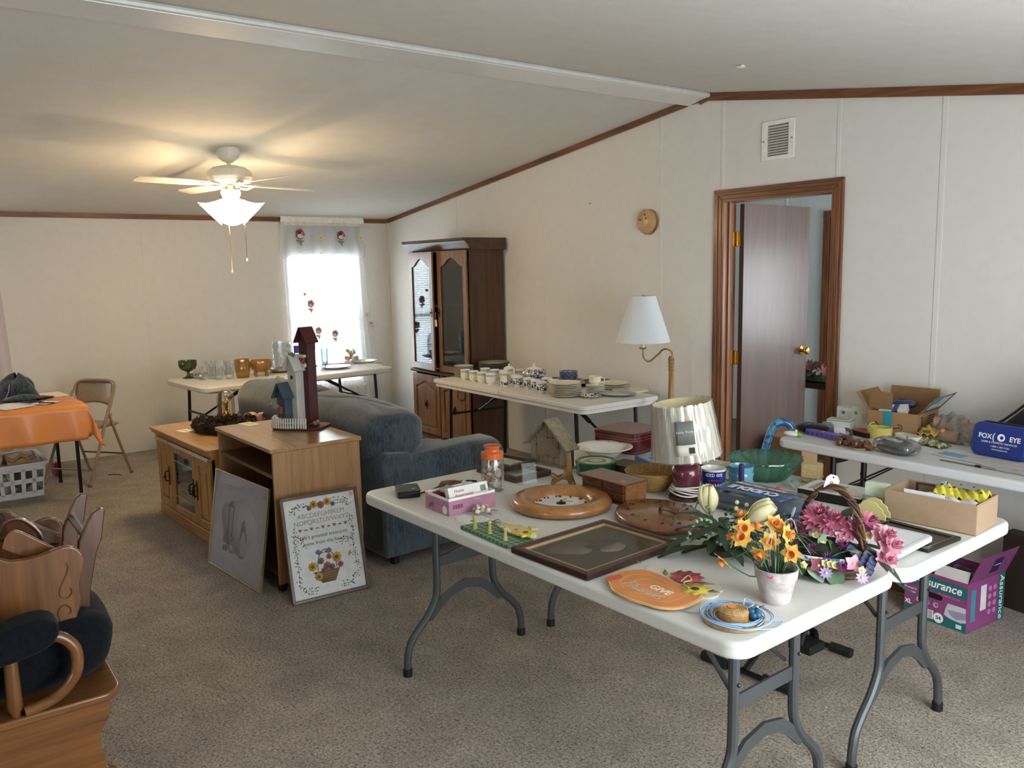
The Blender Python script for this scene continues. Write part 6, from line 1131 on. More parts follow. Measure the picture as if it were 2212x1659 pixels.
pbk = [(6.38, -2.598), (6.368, -2.565), (6.375, -2.546), (6.394, -2.539), (6.404, -2.515), (6.432, -2.506), (6.469, -2.508), (6.525, -2.513), (6.571, -2.522), (6.606, -2.533), (6.621, -2.545), (6.625, -2.571), (6.635, -2.579), (6.637, -2.607), (6.62, -2.628), (6.587, -2.659), (6.463, -2.65), (6.39, -2.62)]
lo = lambda P: [(x-6.5, y+2.66) for x, y in P]
def inset(P, k): cx, cy = sum(p[0] for p in P)/len(P), sum(p[1] for p in P)/len(P); return [(cx+(x-cx)*k, cy+(y-cy)*k) for x, y in P]
PP = [(p.x, p.y) for p in smooth_path([(*q, 0) for q in lo(pum)+[lo(pum)[0]]], 3)][:-1]; PB = [(p.x, p.y) for p in smooth_path([(*q, 0) for q in lo(pbk)+[lo(pbk)[0]]], 3)][:-1]
obj('backing', pu, pm('#d9d1c2', .6), prism(PB, 0, .006)); ORM = pm('#d9853a', .45, var=.16, vs=9, coat=.3); obj('rim', pu, pm('#e6b878', .5), prism(PP, .007, .0125)); obj('pumpkin', pu, ORM, prism(inset(PP, .95), .0125, .0135))
for k, c in ((.72, '#e0964a'), (.45, '#e5a055')): obj('rib_stroke', pu, pm(c, .45, var=.1), ringp(inset([(x*1, y) for x, y in PP], k), inset(PP, k-.03), .0135, .0139))
obj('red_patch', pu, pm('#cc5a35', .45), prism([(-.115+.018*cos(t), -.065+.03*sin(t)) for t in [2*PI*i/16 for i in range(16)]], .0135, .014))
TA = R(-2); text(pu, 'GIVE', .036, (.032, -.032, .0145), (0, 0, TA), pm('#efe7d6', .5), bold=.0008); text(pu, 'Thanks', .054, (-.005, -.068, .0142), (0, 0, TA), pm('#b9aea0', .5), shear=.35)
def sgnflower(x, y, r, m, c, n=6): flat(pu, m, [(x+r*(1+.16*cos(n*t))*cos(t), y+r*(1+.16*cos(n*t))*sin(t)) for t in [2*PI*i/40 for i in range(40)]], .0137, 'painted_flower', .0012); flat(pu, c, circ(x, y, r*.3, 12), .0152, 'flower_eye', .0006)
sgnflower(.01, .095, .043, pm('#b3454a', .5, var=.2, vs=60), pm('#7d2c33', .5), 9); sgnflower(.085, .045, .038, pm('#c9b62c', .5, var=.12, vs=40), pm('#4a3222', .6), 7)
for x, y, a in ((.06, .11, .6), (-.06, .085, 2.4), (.11, .085, .2), (.10, .015, -.6), (-.04, .11, 1.8)): flat(pu, pm('#8c8658', .6), [(x+.03*cos(a), y+.03*sin(a)), (x+.008*sin(a), y-.008*cos(a)), (x-.02*cos(a), y-.02*sin(a)), (x-.008*sin(a), y+.008*cos(a))], .0072, 'painted_leaf')
obj('twine_bow', pu, pm('#c9b48a', .9), [tube(smooth_path([(.03, .05, .017), (.02, .09, .022), (.045, .075, .02), (.04, .05, .018), (.075, .03, .018)]), .0022, 5)])
sh_ = thing('straw_hat', 'miniature straw hat wound with pale blue ribbon at the table corner', 'hat', (6.757, -2.668, TZ)); STR = pm('#b8925a', .8, var=.25, vs=140, bump=.6, bs=260, bd=.002)
for i in range(9): r_ = .036+.0048*i; obj('brim_braid', sh_, STR, tube([(r_*cos(t), r_*sin(t), .004-.0*i) for t in [2*PI*k/36 for k in range(36)]], .003, 5, True))
for i in range(5): obj('crown_braid', sh_, STR, tube([(.034*cos(t), .034*sin(t), .007+.0048*i) for t in [2*PI*k/32 for k in range(32)]], .003, 5, True))
for i in range(6): r_ = .031-.0052*i; obj('crown_braid', sh_, STR, tube([(r_*cos(t), r_*sin(t), .0295) for t in [2*PI*k/28 for k in range(28)]], .003, 5, True))
obj('sticker', sh_, ORANGE_DOT, prism(circ(-.008, .002, .0105, 14), .0325, .033)); RIB = pm('#8fb4dc', .35, coat=.3)
for i in range(9):
    k = 1.1+.09*i+.05*sin(i*2); ph = i*.8; obj('ribbon', sh_, RIB, tube([(.048*k*(1+.05*sin(2*t+ph))*cos(t)+.008*cos(ph), .046*k*(1+.06*cos(3*t+ph))*sin(t)+.006*sin(ph), .010+.005*sin(t*2+ph)+.0012*i) for t in [2*PI*j/30*(.93 if i % 3 == 0 else 1) for j in range(30)]], .0016, 5, i % 3 != 0))
obj('ribbon_tail', sh_, RIB, tube(smooth_path([(.05, .02, .012), (.085, .075, .006), (.095, .03, .003), (.06, -.03, .006)]), .0017, 5)); obj('ribbon_tail', sh_, RIB, tube(smooth_path([(-.05, -.03, .01), (-.10, -.055, .003), (-.155, -.06, .003), (-.19, -.08, .003)]), .0015, 5)); obj('ribbon_bow', sh_, RIB, tube(smooth_path([(.0, .036, .02), (-.01, .055, .04), (.012, .06, .03), (.004, .038, .022)]), .0018, 5))
rs = obj('blue_rose', sh_, pm('#1d5f86', .4), [sph(.038+.008*cos(a), .032+.008*sin(a), .02+.004*sin(2*a), .010, n=8, m=6) for a in (0, 1.2, 2.5, 3.8, 5)], sharp=180, kind='stuff'); obj('sprig', sh_, pm('#4b3a30', .8), [tube([(.02, .04, .02), (.03+.006*i, .055, .028+.004*i)], .001, 4) for i in range(4)], kind='stuff'); obj('bead', sh_, CHROME, sph(.036, .042, .036, .006))
kr = thing('key_rack', 'green checkered key rack with yellow flower, pegs and hooks', 'rack', (5.85, -2.74, TZ), 0)
def checker(c1, c2, sc):
    m, nt, b = base('checks'); v = tex(nt, (sc, sc, sc), (0, 0, R(45))); ck = nt.nodes.new('ShaderNodeTexChecker'); ck.inputs['Scale'].default_value = 1; ck.inputs[1].default_value = (*lin(c1), 1); ck.inputs[2].default_value = (*lin(c2), 1); nt.links.new(v, ck.inputs[0]); nt.links.new(ck.outputs[0], b.inputs['Base Color']); b.inputs['Roughness'].default_value = .6; return m
lk = lambda P: [(x-5.85, y+2.74) for x, y in P]
obj('board', kr, checker('#3d6b4c', '#7d9c80', 62), prism(lk([(5.70, -2.795), (5.712, -2.725), (5.729, -2.67), (5.80, -2.655), (5.93, -2.66), (5.985, -2.70), (5.99, -2.775), (5.96, -2.795)]), 0, .012), bev=.002)
PEG = pm('#b9a85a', .6); CUT = pm('#cbbf76', .55, var=.08)
for x, y in lk([(5.761, -2.775), (5.839, -2.769), (5.927, -2.769)]): obj('peg', kr, PEG, tr(lathe([(0, .046), (.006, .044), (.0075, .038), (.005, .032), (.0045, .029), (.0075, .01), (.008, 0), (0, 0)], 14), (x, y, .012)))
for x, y in lk([(5.79, -2.735), (5.865, -2.735)]): obj('hook', kr, CHROME, tube([(x+.016*cos(t), y, .014+.018*sin(t)) for t in [PI*k/10 for k in range(11)]], .0016, 6))
for P_, z in (([(5.77, -2.70), (5.78, -2.675), (5.82, -2.67), (5.84, -2.69), (5.82, -2.71)], .012), ([(5.80, -2.68), (5.84, -2.65), (5.90, -2.645), (5.94, -2.67), (5.93, -2.715), (5.88, -2.725), (5.83, -2.71)], .014), ([(5.88, -2.64), (5.90, -2.625), (5.925, -2.63), (5.915, -2.655)], .018)): obj('cutout', kr, CUT, prism(lk(P_), z, z+.006), bev=.0015)
x, y = lk([(5.945, -2.70)])[0]; fl_ = obj('yellow_flower', kr, pm('#d8c53f', .5), prism([(x+.027*(1+.2*cos(6*t))*cos(t), y+.027*(1+.2*cos(6*t))*sin(t)) for t in [2*PI*i/36 for i in range(36)]], .02, .028), bev=.0015); obj('flower_eye', fl_, pm('#7b5a2c', .7), prism(circ(x, y, .009, 14), .028, .031)); obj('white_cutout', kr, pm('#dedbc9', .6), prism([(lk([(5.86, -2.72)])[0][0]+.03*cos(t), lk([(5.86, -2.72)])[0][1]+.008*sin(t)) for t in [2*PI*i/18 for i in range(18)]], .02, .026)); obj('white_cutout', kr, pm('#dedbc9', .6), prism([(.105+.014*cos(t), .06+.014*sin(t)) for t in [2*PI*i/18 for i in range(18)]], .012, .02)); obj('price_dot', kr, PINK_DOT, prism(circ(.03, .05, .008, 14), .0202, .0208)); obj('wire_handle', kr, CHROME, tube([(-.075+.02*cos(t), .04+.014*sin(t), .016+.012*sin(t)) for t in [PI*k/10 for k in range(11)]], .0016, 6))
lc = solo('lace_card', 'white scalloped card with green dot between pink box and key rack', 'card', pm('#e6e4de', .7), prism([(.062*cos(t)*(1+.05*cos(9*t)), .05*sin(t)*(1+.06*cos(9*t))) for t in [2*PI*i/54 for i in range(54)]], 0, .002), (5.635, -2.705, TZ), 20); obj('price_dot', lc, pm('#3fae52', .6), prism(circ(.02, -.018, .011, 16), .0021, .0027))
jw = thing('shell_brooch', 'cluster of small seashells and silver leaves beside the pink box', 'jewelry', (5.605, -2.64, TZ+.002))
for i in range(12): a = i*2.4; r_ = .006+.028*(i/12)**.6; obj('shell', jw, SHC[i % 4], tr(lathe([(0, -.006), (.009, -.002), (.0085, .004), (.004, .009), (0, .011)], 9, 0, 4, .1), (r_*cos(a), r_*sin(a), .012+.012*(1-i/12)), (rnd.random(), rnd.random(), 0)))
for i in range(6): a = i*1.05; leaf_(jw, pm('#8e9298', .3, .7), (.03*cos(a), .03*sin(a), .008), (cos(a), sin(a), .2), .028, .008, 'silver_leaf', .3)

# far end of the second table
kb = thing('kraft_box', 'open kraft carton with yellow crochet work at the table corner', 'box', (6.672, -1.487, TZ), 5.7); KM = pm('#a3876a', .8, var=.04, vs=60); w2, d2, h2 = .146, .094, .101
for s in frame4(-w2, w2, -d2, d2, .003, 0, h2): obj('side', kb, KM, s)
obj('bottom', kb, KM, bx(-w2, w2, -d2, d2, 0, .003)); obj('corner_flap', kb, KM, bx(w2, w2+.0015, -d2+.002, d2-.002, .002, h2-.004))
cw = solo('crochet_work', 'bright yellow crochet piece spilling along the back of the kraft box', 'crochet', pm('#e0cf2e', .85, var=.15, vs=100, bump=.8, bs=300, bd=.003), sheet(lambda u, v: (-.03+.165*u, .015+.07*v, .085+.03*sin(PI*v)*(.7+.3*sin(9*u))+.006*sin(40*u+12*v)), 44, 14), (6.672, -1.487, TZ), 5.7, sharp=180, solid=.004)
obj('stitch_hole', cw, pm('#3d3a16', .9), [tr(prism(circ(0, 0, .0035+.002*(i % 3 == 0), 8), 0, .0012), (-.01+.014*i, .036+.012*sin(i*1.9), .118+.006*sin(i*2)), (R(20), 0, 0)) for i in range(10)], kind='stuff')
solo('patterned_cloth', 'folded white cloth with faint blue pattern in the kraft box', 'cloth', willow(.36, 60, '#dcdad2', '#6fa3bd'), sheet(lambda u, v: (-.06+.19*u, -.08+.1*v, .075+.018*sin(PI*v)+.006*sin(19*u+7*v)), 24, 10), (6.672, -1.487, TZ), 5.7, sharp=180, solid=.003)
solo('paper_flap', 'white card standing along the front of the kraft box', 'card', pm('#dcdbe0', .6), tr(bx(-.085, .045, -.0012, .0012, .02, .115), (0, -.072, 0), (R(8), 0, 0)), (6.672, -1.487, TZ), 5.7)
solo('picture_frame', 'small wooden frame edge inside the kraft box', 'frame', FRW, frame4(-.04, .04, 0, .09, .008, -.004, .004, 'y'), (6.60, -1.43, TZ+.015), 8)
solo('patterned_bag', 'blue and white bag tip beside the crochet in the kraft box', 'bag', willow(.5, 50, '#e4e4de', '#7fb0c4'), sph(0, 0, 0, .03, .02, .03), (6.655, -1.43, TZ+.095))
wb = thing('white_board', 'white plastic board lying over the black frame', 'board', (6.66, -1.875, TZ+.0125), 4.2); obj('slab', wb, pm('#e2e3e6', .4), prism(rrect(-.16, .135, -.12, .12, .02, 5), .0, .018), bev=.004); obj('groove', wb, pm('#a9abae', .5), ringp(rrect(-.147, .122, -.107, .107, .014, 5), rrect(-.145, .12, -.105, .105, .013, 5), .0178, .0186))
bf_ = thing('picture_frame', 'thin black picture frame under the white board', 'frame', (6.69, -1.735, TZ), -1.3)
for s in frame4(-.125, .125, -.095, .10, .016, 0, .012): obj('frame_bar', bf_, pm('#17140f', .35), s, bev=.002)
for s in frame4(-.112, .112, -.082, .087, .003, .002, .0125): obj('inner_bead', bf_, pm('#7f7868', .35, .5), s)
obj('print', bf_, pm('#514a41', .5, var=.1), bx(-.11, .11, -.08, .085, .001, .004))
cbx_ = thing('card_box', 'clear box of pale green note cards beside the kraft box', 'cards', (6.475, -1.535, TZ), 8)
for i in range(7): obj('note_card', cbx_, pm(('#cfdcc0', '#dcdfb8', '#b9d4c0')[i % 3], .6, var=.15, vs=25), bx(-.038, .038, -.016+.0048*i, -.0125+.0048*i, .003, .098+.002*(i % 3)))
obj('case', cbx_, clear('#f6faf6', .06, .03, 1, .08), bx(-.043, .043, -.023, .023, 0, .055))
nh = thing('napkin_holder', 'dark green napkin holder with scalloped cream panels', 'holder', (6.525, -1.655, TZ), 10)
obj('base', nh, pm('#1d3322', .5), prism(rrect(-.055, .055, -.03, .03, .01, 3), 0, .012), bev=.002); sc_ = [(-.055, 0), (.055, 0), (.055, .018), (.046, .026), (.044, .038), (.03, .046), (.022, .058), (0, .064), (-.022, .058), (-.03, .046), (-.044, .038), (-.046, .026), (-.055, .018)]
for y in (-.024, .018): obj('panel', nh, pm('#c9bc78', .55), tr(prism(sc_, y, y+.006, 'y'), (0, 0, .012)), bev=.0015)
mt = thing('maroon_tin', 'large maroon square tin with gold lines at the far end', 'tin', (5.150, -1.455, TZ), 6.9); MT = pm('#5e1420', .22, .2, coat=.6); MTT = pm('#7a4a4a', .35, .2, var=.12, vs=30)
def sq(k, e=.30): return [(.133*k*math.copysign(abs(cos(t))**e, cos(t))*(1), .135*k*math.copysign(abs(sin(t))**e, sin(t))) for t in [2*PI*(i+.5)/48 for i in range(48)]]
obj('body', mt, MT, prism(sq(1), 0, .074), sharp=50); l_ = obj('lid', mt, MT, prism(sq(1.012), .074, .096), bev=.004); obj('lid_panel', l_, MTT, prism(sq(.955), .096, .099), bev=.002)
for z in (.008, .064, .0755): obj('gold_line', mt, pm('#c79a5c', .3, .7), ringp(sq(1.003 if z < .07 else 1.015), sq(.98), z, z+.0016))
obj('price_dot', l_, GREEN_DOT, prism(circ(.07, -.07, .009, 14), .0992, .0996))
bb = thing('blue_box', 'flat light blue box with dark print beside the lamp shade', 'box', (5.52, -1.62, TZ), -18); obj('body', bb, pm('#4f70b8', .35), bx(-.11, .1, -.08, .08, 0, .034), bev=.003); obj('top_print', bb, pm('#8fa3bd', .4, var=.1), bx(-.098, .088, -.068, .068, .034, .0346)); 
for i in range(6): obj('printed_mark', bb, pm('#2b3e66', .5), prism([(.0+.025*cos(t)+.014*(i % 3)-.02, -.045+.018*i+.004*sin(t)) for t in [2*PI*k/10 for k in range(10)]], .0347, .035))
br_ = solo('brown_case', 'flat dark brown case tucked behind the wicker bowl', 'case', pm('#3d2a1f', .5), prism(rrect(-.10, .09, -.06, .06, .01, 3), 0, .036), (5.52, -1.79, TZ), 10, bev=.003); obj('price_dot', br_, ORANGE_DOT, prism(circ(.05, -.03, .009, 14), .0362, .0367)); solo('glass_dish', 'small pale yellow glass dish beside the burgundy lamp', 'dish', clear('#dfe0a8', .3, .03, 1, .08), lathe([(0, .004), (.03, .004), (.045, .03), (.042, .03), (.027, .008), (0, .008)], 20), (5.83, -1.79, TZ)); solo('black_case', 'black box behind the wicker bowl under the lamp shade', 'box', BLACK, bx(-.05, .06, -.04, .04, 0, .05), (5.71, -1.67, TZ), 12, bev=.003)
solo('clear_wrap', 'crumpled clear film lying beside the teal bowl', 'film', clear('#f2f8f4', .12, .1, 1, .15), sheet(lambda u, v: (.12*(u-.5), .1*(v-.5), .012+.02*sin(7*u+3*v)*sin(PI*u)+.008*sin(23*v)), 12, 10), (6.13, -1.48, TZ), 0, sharp=10)
nbx = thing('newspaper_box', 'dark flat case with printed newspaper sheet behind maroon tin', 'box', (5.22, -1.255+-.055, TZ), 12); nbx.location = (5.33, -1.355, TZ+.0); obj('case', nbx, pm('#3a2f28', .5), bx(-.09, .12, -.028, .028, 0, .088), bev=.003); obj('newspaper', nbx, pm('#b7b09e', .8), bx(-.085, .13, -.026, .026, .088, .0915)); text(nbx, 'Christmas', .03, (.02, .006, .092), (0, 0, 0), pm('#4c4840', .8)); text(nbx, 'Wreath', .02, (.02, -.016, .092), (0, 0, 0), pm('#4c4840', .8))
solo('white_tray', 'white flat box lid behind the lamp by the table end', 'lid', pm('#cfccc2', .6), bx(-.07, .07, -.04, .04, 0, .02), (5.78, -1.42, TZ), 10, bev=.002)

# ------------------------------------------------------------------ table by the right wall
td = thing('tape_dispenser', 'white correction tape dispenser with green tip at the table end', 'dispenser', (5.505, -.655, TZ), 8); obj('body', td, WHITE, tr(sph(0, 0, 0, .045, .022, .014, 20, 10), (0, 0, .014))); obj('green_tip', td, pm('#6fae3c', .4), tr(lathe([(.014, 0), (.011, .012), (.004, .024), (0, .026)], 12), (.032, 0, .013), (0, PI/2, 0))); obj('knob', td, WHITE, sph(.02, .004, .03, .007, n=8, m=6))
po = thing('pill_organizer', 'long purple translucent weekly pill organizer', 'organizer', (5.63, -.565, TZ), -9); PUR_ = pm('#6a4fa8', .3, coat=.3, sub=.2)
obj('tray', po, PUR_, bx(-.108, .108, -.018, .018, 0, .026), bev=.003)
for i in range(7): obj('lid', po, pm('#7a62b8', .25, coat=.4), bx(-.105+.0302*i, -.077+.0302*i, -.0175, .0175, .026, .031), bev=.002); obj('finger_dent', po, pm('#4b3588', .3), tr(lathe([(0, .0012), (.008, .0008), (.009, 0)], 12), (-.091+.0302*i, -.018, .014), (R(90), 0, 0)))
obj('price_dot', po, PINK_DOT, prism(circ(-.005, 0, .009, 12), .0312, .0317))
solo('black_glove', 'black knitted glove heap at the back corner of the right table', 'glove', fab('#08080a', '#1a1b1f', (80, 80, 80)), [sheet(pil(.085, .045, .05, .6, .08), 24, 12)], (5.52, -.50, TZ), 15, sharp=180)
gc = thing('grey_clip_stand', 'grey plastic clip standing behind the purple organizer', 'clip', (5.585, -.47, TZ), 5); obj('plate', gc, pm('#85868a', .5), prism([(-.034, 0), (.034, 0), (.032, .05), (.02, .064), (-.02, .064), (-.032, .05)], -.004, .004, 'y'), bev=.002); obj('base', gc, pm('#77787c', .5), bx(-.03, .03, 0, .04, 0, .008))
wc_ = thing('white_meter', 'white wrist monitor with grey cuff next to the grey clip', 'monitor', (5.655, -.46, TZ), 20); obj('body', wc_, pm('#dcdde4', .35), tr(bx(-.03, .03, -.025, .025, .018, .05), rot=(R(10), 0, 0)), bev=.008); obj('cuff', wc_, pm('#4a4c52', .8), tr(tube([(.026*cos(t), 0, .02+.02*sin(t)) for t in [2*PI*k/18 for k in range(18)]], .009, 6, True), (.03, -.02, 0)))
sbx_ = thing('striped_box', 'white carton with green edge stripe beside the medicine carton', 'box', (5.565, -.32, TZ), 15); obj('body', sbx_, pm('#d9dad6', .5), bx(-.06, .06, -.04, .04, 0, .058), bev=.002); obj('green_edge', sbx_, pm('#7fae5a', .5), bx(-.0605, .0605, -.0405, .0405, .05, .056)); obj('window', sbx_, pm('#9fae9a', .4), bx(-.045, .045, -.03, .03, .058, .0585))
solo('white_mouse', 'white oval gadget lying before the medicine carton', 'gadget', WHITE, sph(0, 0, .014, .04, .022, .014), (5.70, -.365, TZ), 25)
mbx = thing('medicine_carton', 'white medicine carton with blue square and green dot before the big carton', 'box', (5.585, -.155, TZ), -3); obj('body', mbx, pm('#d2d0ca', .6), bx(-.125, .13, -.04, .045, 0, .098), bev=.001); obj('flap', mbx, pm('#dbd9d3', .6), prism([(-.03, .098), (.02, .098), (.02, .105), (.012, .112), (-.022, .112), (-.03, .105)], -.04, -.0385, 'y')); obj('blue_square', mbx, pm('#3a6ea8', .5), bx(-.092, -.075, -.0408, -.04, .06, .077)); obj('price_dot', mbx, pm('#43a84c', .6), prism(circ(-.008, .076, .01, 14), -.0408, -.04, 'y')); 
for i in range(12): obj('text_line', mbx, pm('#96938e', .6), bx(.03 if i < 6 else -.11, .115 if i < 6 else -.03, -.0406, -.04, .028+.009*(i % 6), .0305+.009*(i % 6)))
obj('barcode', mbx, INK, bx(.105, .125, -.0407, -.04, .01, .03))
rk = thing('red_case', 'flat black and red case in front of the big carton', 'case', (5.735, -.375, TZ), -12); obj('body', rk, BLACK, bx(-.06, .06, -.04, .04, 0, .024), bev=.002); obj('red_top', rk, pm('#9c2f28', .5), bx(-.058, .058, -.038, .038, .024, .028), bev=.001)
am = thing('delivery_carton', 'open brown delivery carton with teal tape and raised flaps on right table', 'box', (5.80, -.13, TZ), 6); KB = pm('#a07a52', .8, var=.05, vs=60); w2, d2, h2 = .125, .13, .118
for s in frame4(-w2, w2, -d2, d2, .003, 0, h2): obj('side', am, KB, s)
obj('bottom', am, KB, bx(-w2, w2, -d2, d2, 0, .003)); obj('tape', am, pm('#2d8f9c', .4), bx(-.048, -.0, -d2-.0008, -d2, 0, h2)); obj('tape', am, pm('#2d8f9c', .4), bx(-.048, -.0, -d2-.0006, -d2+.03, h2, h2+.0006)); obj('smile_mark', am, INK, [tube(smooth_path([(-.085, -d2-.0005, .062), (-.07, -d2-.0005, .047), (-.05, -d2-.0005, .036), (.0, -d2-.0005, .033), (.04, -d2-.0005, .044)]), [.001]+[.0026]*14+[.0034, .0024], 6), tube(smooth_path([(.028, -d2-.0005, .058), (.048, -d2-.0005, .053), (.05, -d2-.0005, .04), (.045, -d2-.0005, .03)]), .0022, 6)])
FL = pm('#8f6b45', .85)
obj('flap', am, FL, tr(bx(-.002, .0, -d2, d2, 0, .11), (-w2, 0, h2), (0, R(-38), 0))); obj('flap', am, FL, tr(bx(-w2, w2, -.002, 0, 0, .10), (0, d2, h2), (R(-6), 0, 0))); obj('flap', am, pm('#7d6a52', .8), tr(bx(0, .002, -d2, d2, 0, .125), (w2, 0, h2), (0, R(42), 0)), label='raised flap with teal shipping label'); 
la = obj('shipping_label', am, pm('#cfcfd0', .6), tr(bx(.002, .0028, -.08, .09, .03, .115), (w2, 0, h2), (0, R(42), 0))); obj('teal_label', la, pm('#3d97a3', .5), tr(bx(.0026, .0032, -.11, -.02, .07, .123), (w2, 0, h2), (0, R(42), 0)))
for i in range(7): obj('mark', am, pm('#4d3b29', .8), bx(w2, w2+.0006, -.09+.0*i, -.06, .02+.012*i, .027+.012*i)); obj('mark', am, pm('#4d3b29', .8), bx(w2, w2+.0006, .0, .08, .02+.012*i, .027+.012*i))
obj('flap', am, FL, tr(bx(-.10, .02, -.002, 0, 0, .105), (-.03, -d2+.02, h2), (R(18), R(8), 0)))
bgp = solo('mint_bag', 'navy blue candy bag lying in the delivery carton', 'bag', pm('#2a2d5e', .3, var=.3, vs=30, coat=.4), sheet(pil(.06, .04, .04, .5, .06), 24, 12), (5.80, -.12, TZ+.125), 20, sharp=180); solo('bandage_pack', 'white and blue flat pack in the delivery carton', 'pack', pm('#d5d0c4', .5), bx(-.07, .06, -.03, .03, 0, .035), (5.80, -.205, TZ+.105), -8, rot=(R(20), R(-6), R(14))); obj('blue_band', bpy.data.objects['bandage_pack'], pm('#28407e', .5), bx(-.005, .02, -.0306, .0306, -.0004, .0356)); solo('card_sheet', 'cream card leaning inside the delivery carton', 'card', pm('#d9d2c0', .6), tr(bx(-.0012, .0012, -.08, .09, 0, .12), rot=(0, R(38), 0)), (5.90, -.14, TZ+.085), 6)
yr = thing('yellow_band_roll', 'coiled yellow exercise band behind the wooden beads', 'band', (5.815, -.375, TZ), 0); obj('roll', yr, pm('#cfc25a', .6, sub=.1), tr(tube([((.058-.0009*k)*cos(.42*k), (.042-.0007*k)*sin(.42*k), 0) for k in range(46)], .0016, 4), (0, 0, 0))); 
YB = pm('#cfc35c', .6)
obj('outer_wrap', yr, YB, tr(lathe([(.060, 0), (.062, .058), (.058, .058), (.056, 0)], 36), sc=(1, .74, 1))); obj('inner_wrap', yr, YB, tr(lathe([(.048, .0), (.049, .056), (.046, .056), (.045, 0)], 32), sc=(1, .74, 1))); obj('tail', yr, YB, tube(smooth_path([(-.055, -.01, .05), (-.06, .02, .066), (-.045, .03, .07)]), .004, 6, flat=.4))
wr_ = thing('white_band_roll', 'flattened roll of white elastic band beside the yellow roll', 'band', (5.955, -.36, TZ), -14); WB = pm('#d6d2c4', .7)
for k in range(4): obj('wrap', wr_, WB, ringp(rrect(-.068+.005*k, .068-.005*k, -.032+.005*k, .032-.005*k, .026-.004*k, 6), rrect(-.066+.005*k, .066-.005*k, -.030+.005*k, .030-.005*k, .025-.004*k, 6), 0, .036-.001*k))
obj('strap', wr_, pm('#3a3733', .6), bx(.02, .024, -.0335, -.0322, 0, .036))
bd = thing('wooden_beads', 'string of brown wooden massage beads on the right table edge', 'beads', (5.84, -.64, TZ), -8); WBD = pm('#5c321a', .3, coat=.4, var=.2, vs=60)
for i in range(14): t = i/13; obj('bead', bd, WBD, sph(-.085+.012*i+.008*sin(i*2), .035*sin(i*1.7)-.01, .016+.010*(i % 3 == 1), .017+.002*(i % 2), n=12, m=8))
for i in range(3): obj('roller', bd, pm('#6b4220', .35, coat=.3), tr(lathe([(0, -.035), (.013, -.033), (.015, 0), (.013, .033), (0, .035)], 12), (.05+.02*i, .02-.02*i, .018), (R(90), 0, R(50+15*i))))
obj('cord', bd, pm('#a88a70', .8), [tube(smooth_path([(-.11, -.005, .004), (-.07, -.03, .006), (-.02, -.055, .004), (.05, -.06, .004), (.09, -.03, .006)]), .003, 5), tube(smooth_path([(-.09, .03, .006), (-.04, .055, .02), (.03, .05, .035), (.09, .02, .01)]), .003, 5)])
gb = thing('grey_pack', 'clear zip bag of dark grey gauze at the right table edge', 'bag', (6.04, -.625, TZ), -10); obj('gauze', gb, pm('#4d4d50', .9, var=.3, vs=60, bump=.5, bs=200), sheet(pil(.085, .05, .055, .5, .08), 30, 14), sharp=180); obj('bag', gb, clear('#f4f4f6', .04, .08, 1, .14), sheet(pil(.105, .062, .066, .45, .09), 40, 16), sharp=25); obj('zip_strip', gb, pm('#b56a7c', .5), tube(smooth_path([(-.10, -.02, .01), (-.04, -.055, .03), (.02, -.06, .02)]), .002, 5)); obj('white_edge', gb, pm('#cfcfd4', .5), tr(bx(-.06, .05, -.01, .01, 0, .002), (0, -.02, .062), (R(20), 0, R(-6))))
yb = thing('yellow_packet', 'crumpled yellow candy packet beside the tan bandage rolls', 'packet', (5.99, -.235, TZ), 10); obj('packet', yb, pm('#c9962c', .4, var=.2, vs=40), sheet(lambda u, v: (-.05+.1*u, -.035+.07*v, .03+.04*sin(PI*v)*sin(PI*u)+.008*sin(20*u+9*v)), 14, 10), sharp=15, solid=.001); obj('label', yb, pm('#2e6a3a', .5), tr(bx(-.018, .018, -.001, .001, 0, .014), (0, -.036, .04), (R(-30), 0, 0)))
solo('leaf_packet', 'gold and green patterned packet under the yellow packet', 'packet', willow(.5, 60, '#b8a868', '#4f6a3c'), sheet(lambda u, v: (-.09+.18*u, -.04+.08*v, .012+.02*sin(PI*v)*sin(PI*u)+.005*sin(23*u)), 16, 10), (6.06, -.36, TZ), -15, sharp=180, solid=.002)
tnr = thing('bandage_rolls', 'tan elastic bandage rolls in clear plastic by the wall', 'bandages', (6.07, -.16, TZ), 0)
for i, (x, y, z, l_, r_) in enumerate(((-.06, -.04, .028, .11, .028), (.02, -.07, .03, .10, .03), (.01, .02, .035, .16, .035), (-.0, -.02, .085, .15, .03), (.06, .0, .05, .1, .045))): obj('roll', tnr, pm('#9c8068', .85, var=.1, vs=80), tr(lathe([(0, -l_/2), (r_, -l_/2), (r_, l_/2), (0, l_/2)], 18), (x, y, z), (0, PI/2, R(12*i-20))))
obj('plastic', tnr, clear('#f6f6f6', .05, .08, 1, .12), sheet(lambda u, v: (-.13+.26*u, -.1+.19*v, .01+.125*sin(PI*u)**.7*sin(PI*v)**.7+.008*sin(31*u+11*v)), 30, 20), sharp=15); obj('price_dot', tnr, ORANGE_DOT, tr(prism(circ(0, 0, .01, 12), 0, .0008), (.0, -.098, .06), (R(60), 0, 0)))
fx = thing('eye_pouch', 'blue zip pouch printed FOX EYE on the right table', 'pouch', (6.385, -.385, TZ), -7); BLU_ = pm('#16307e', .4, bump=.15, bs=60)
obj('body', fx, BLU_, tr(prism(rrect(-.125, .125, 0, .15, .035, 6), -.03, .03, 'y'), rot=(R(-10), 0, 0)), bev=.016, seg=4); obj('zip', fx, pm('#0a0f24', .5), tr(tube([(-.11, 0, .12), (-.10, 0, .146), (-.08, 0, .153), (.08, 0, .153), (.10, 0, .146), (.11, 0, .12)], .005, 6), rot=(R(-10), 0, 0))); TWH = pm('#e9ecf4', .5)
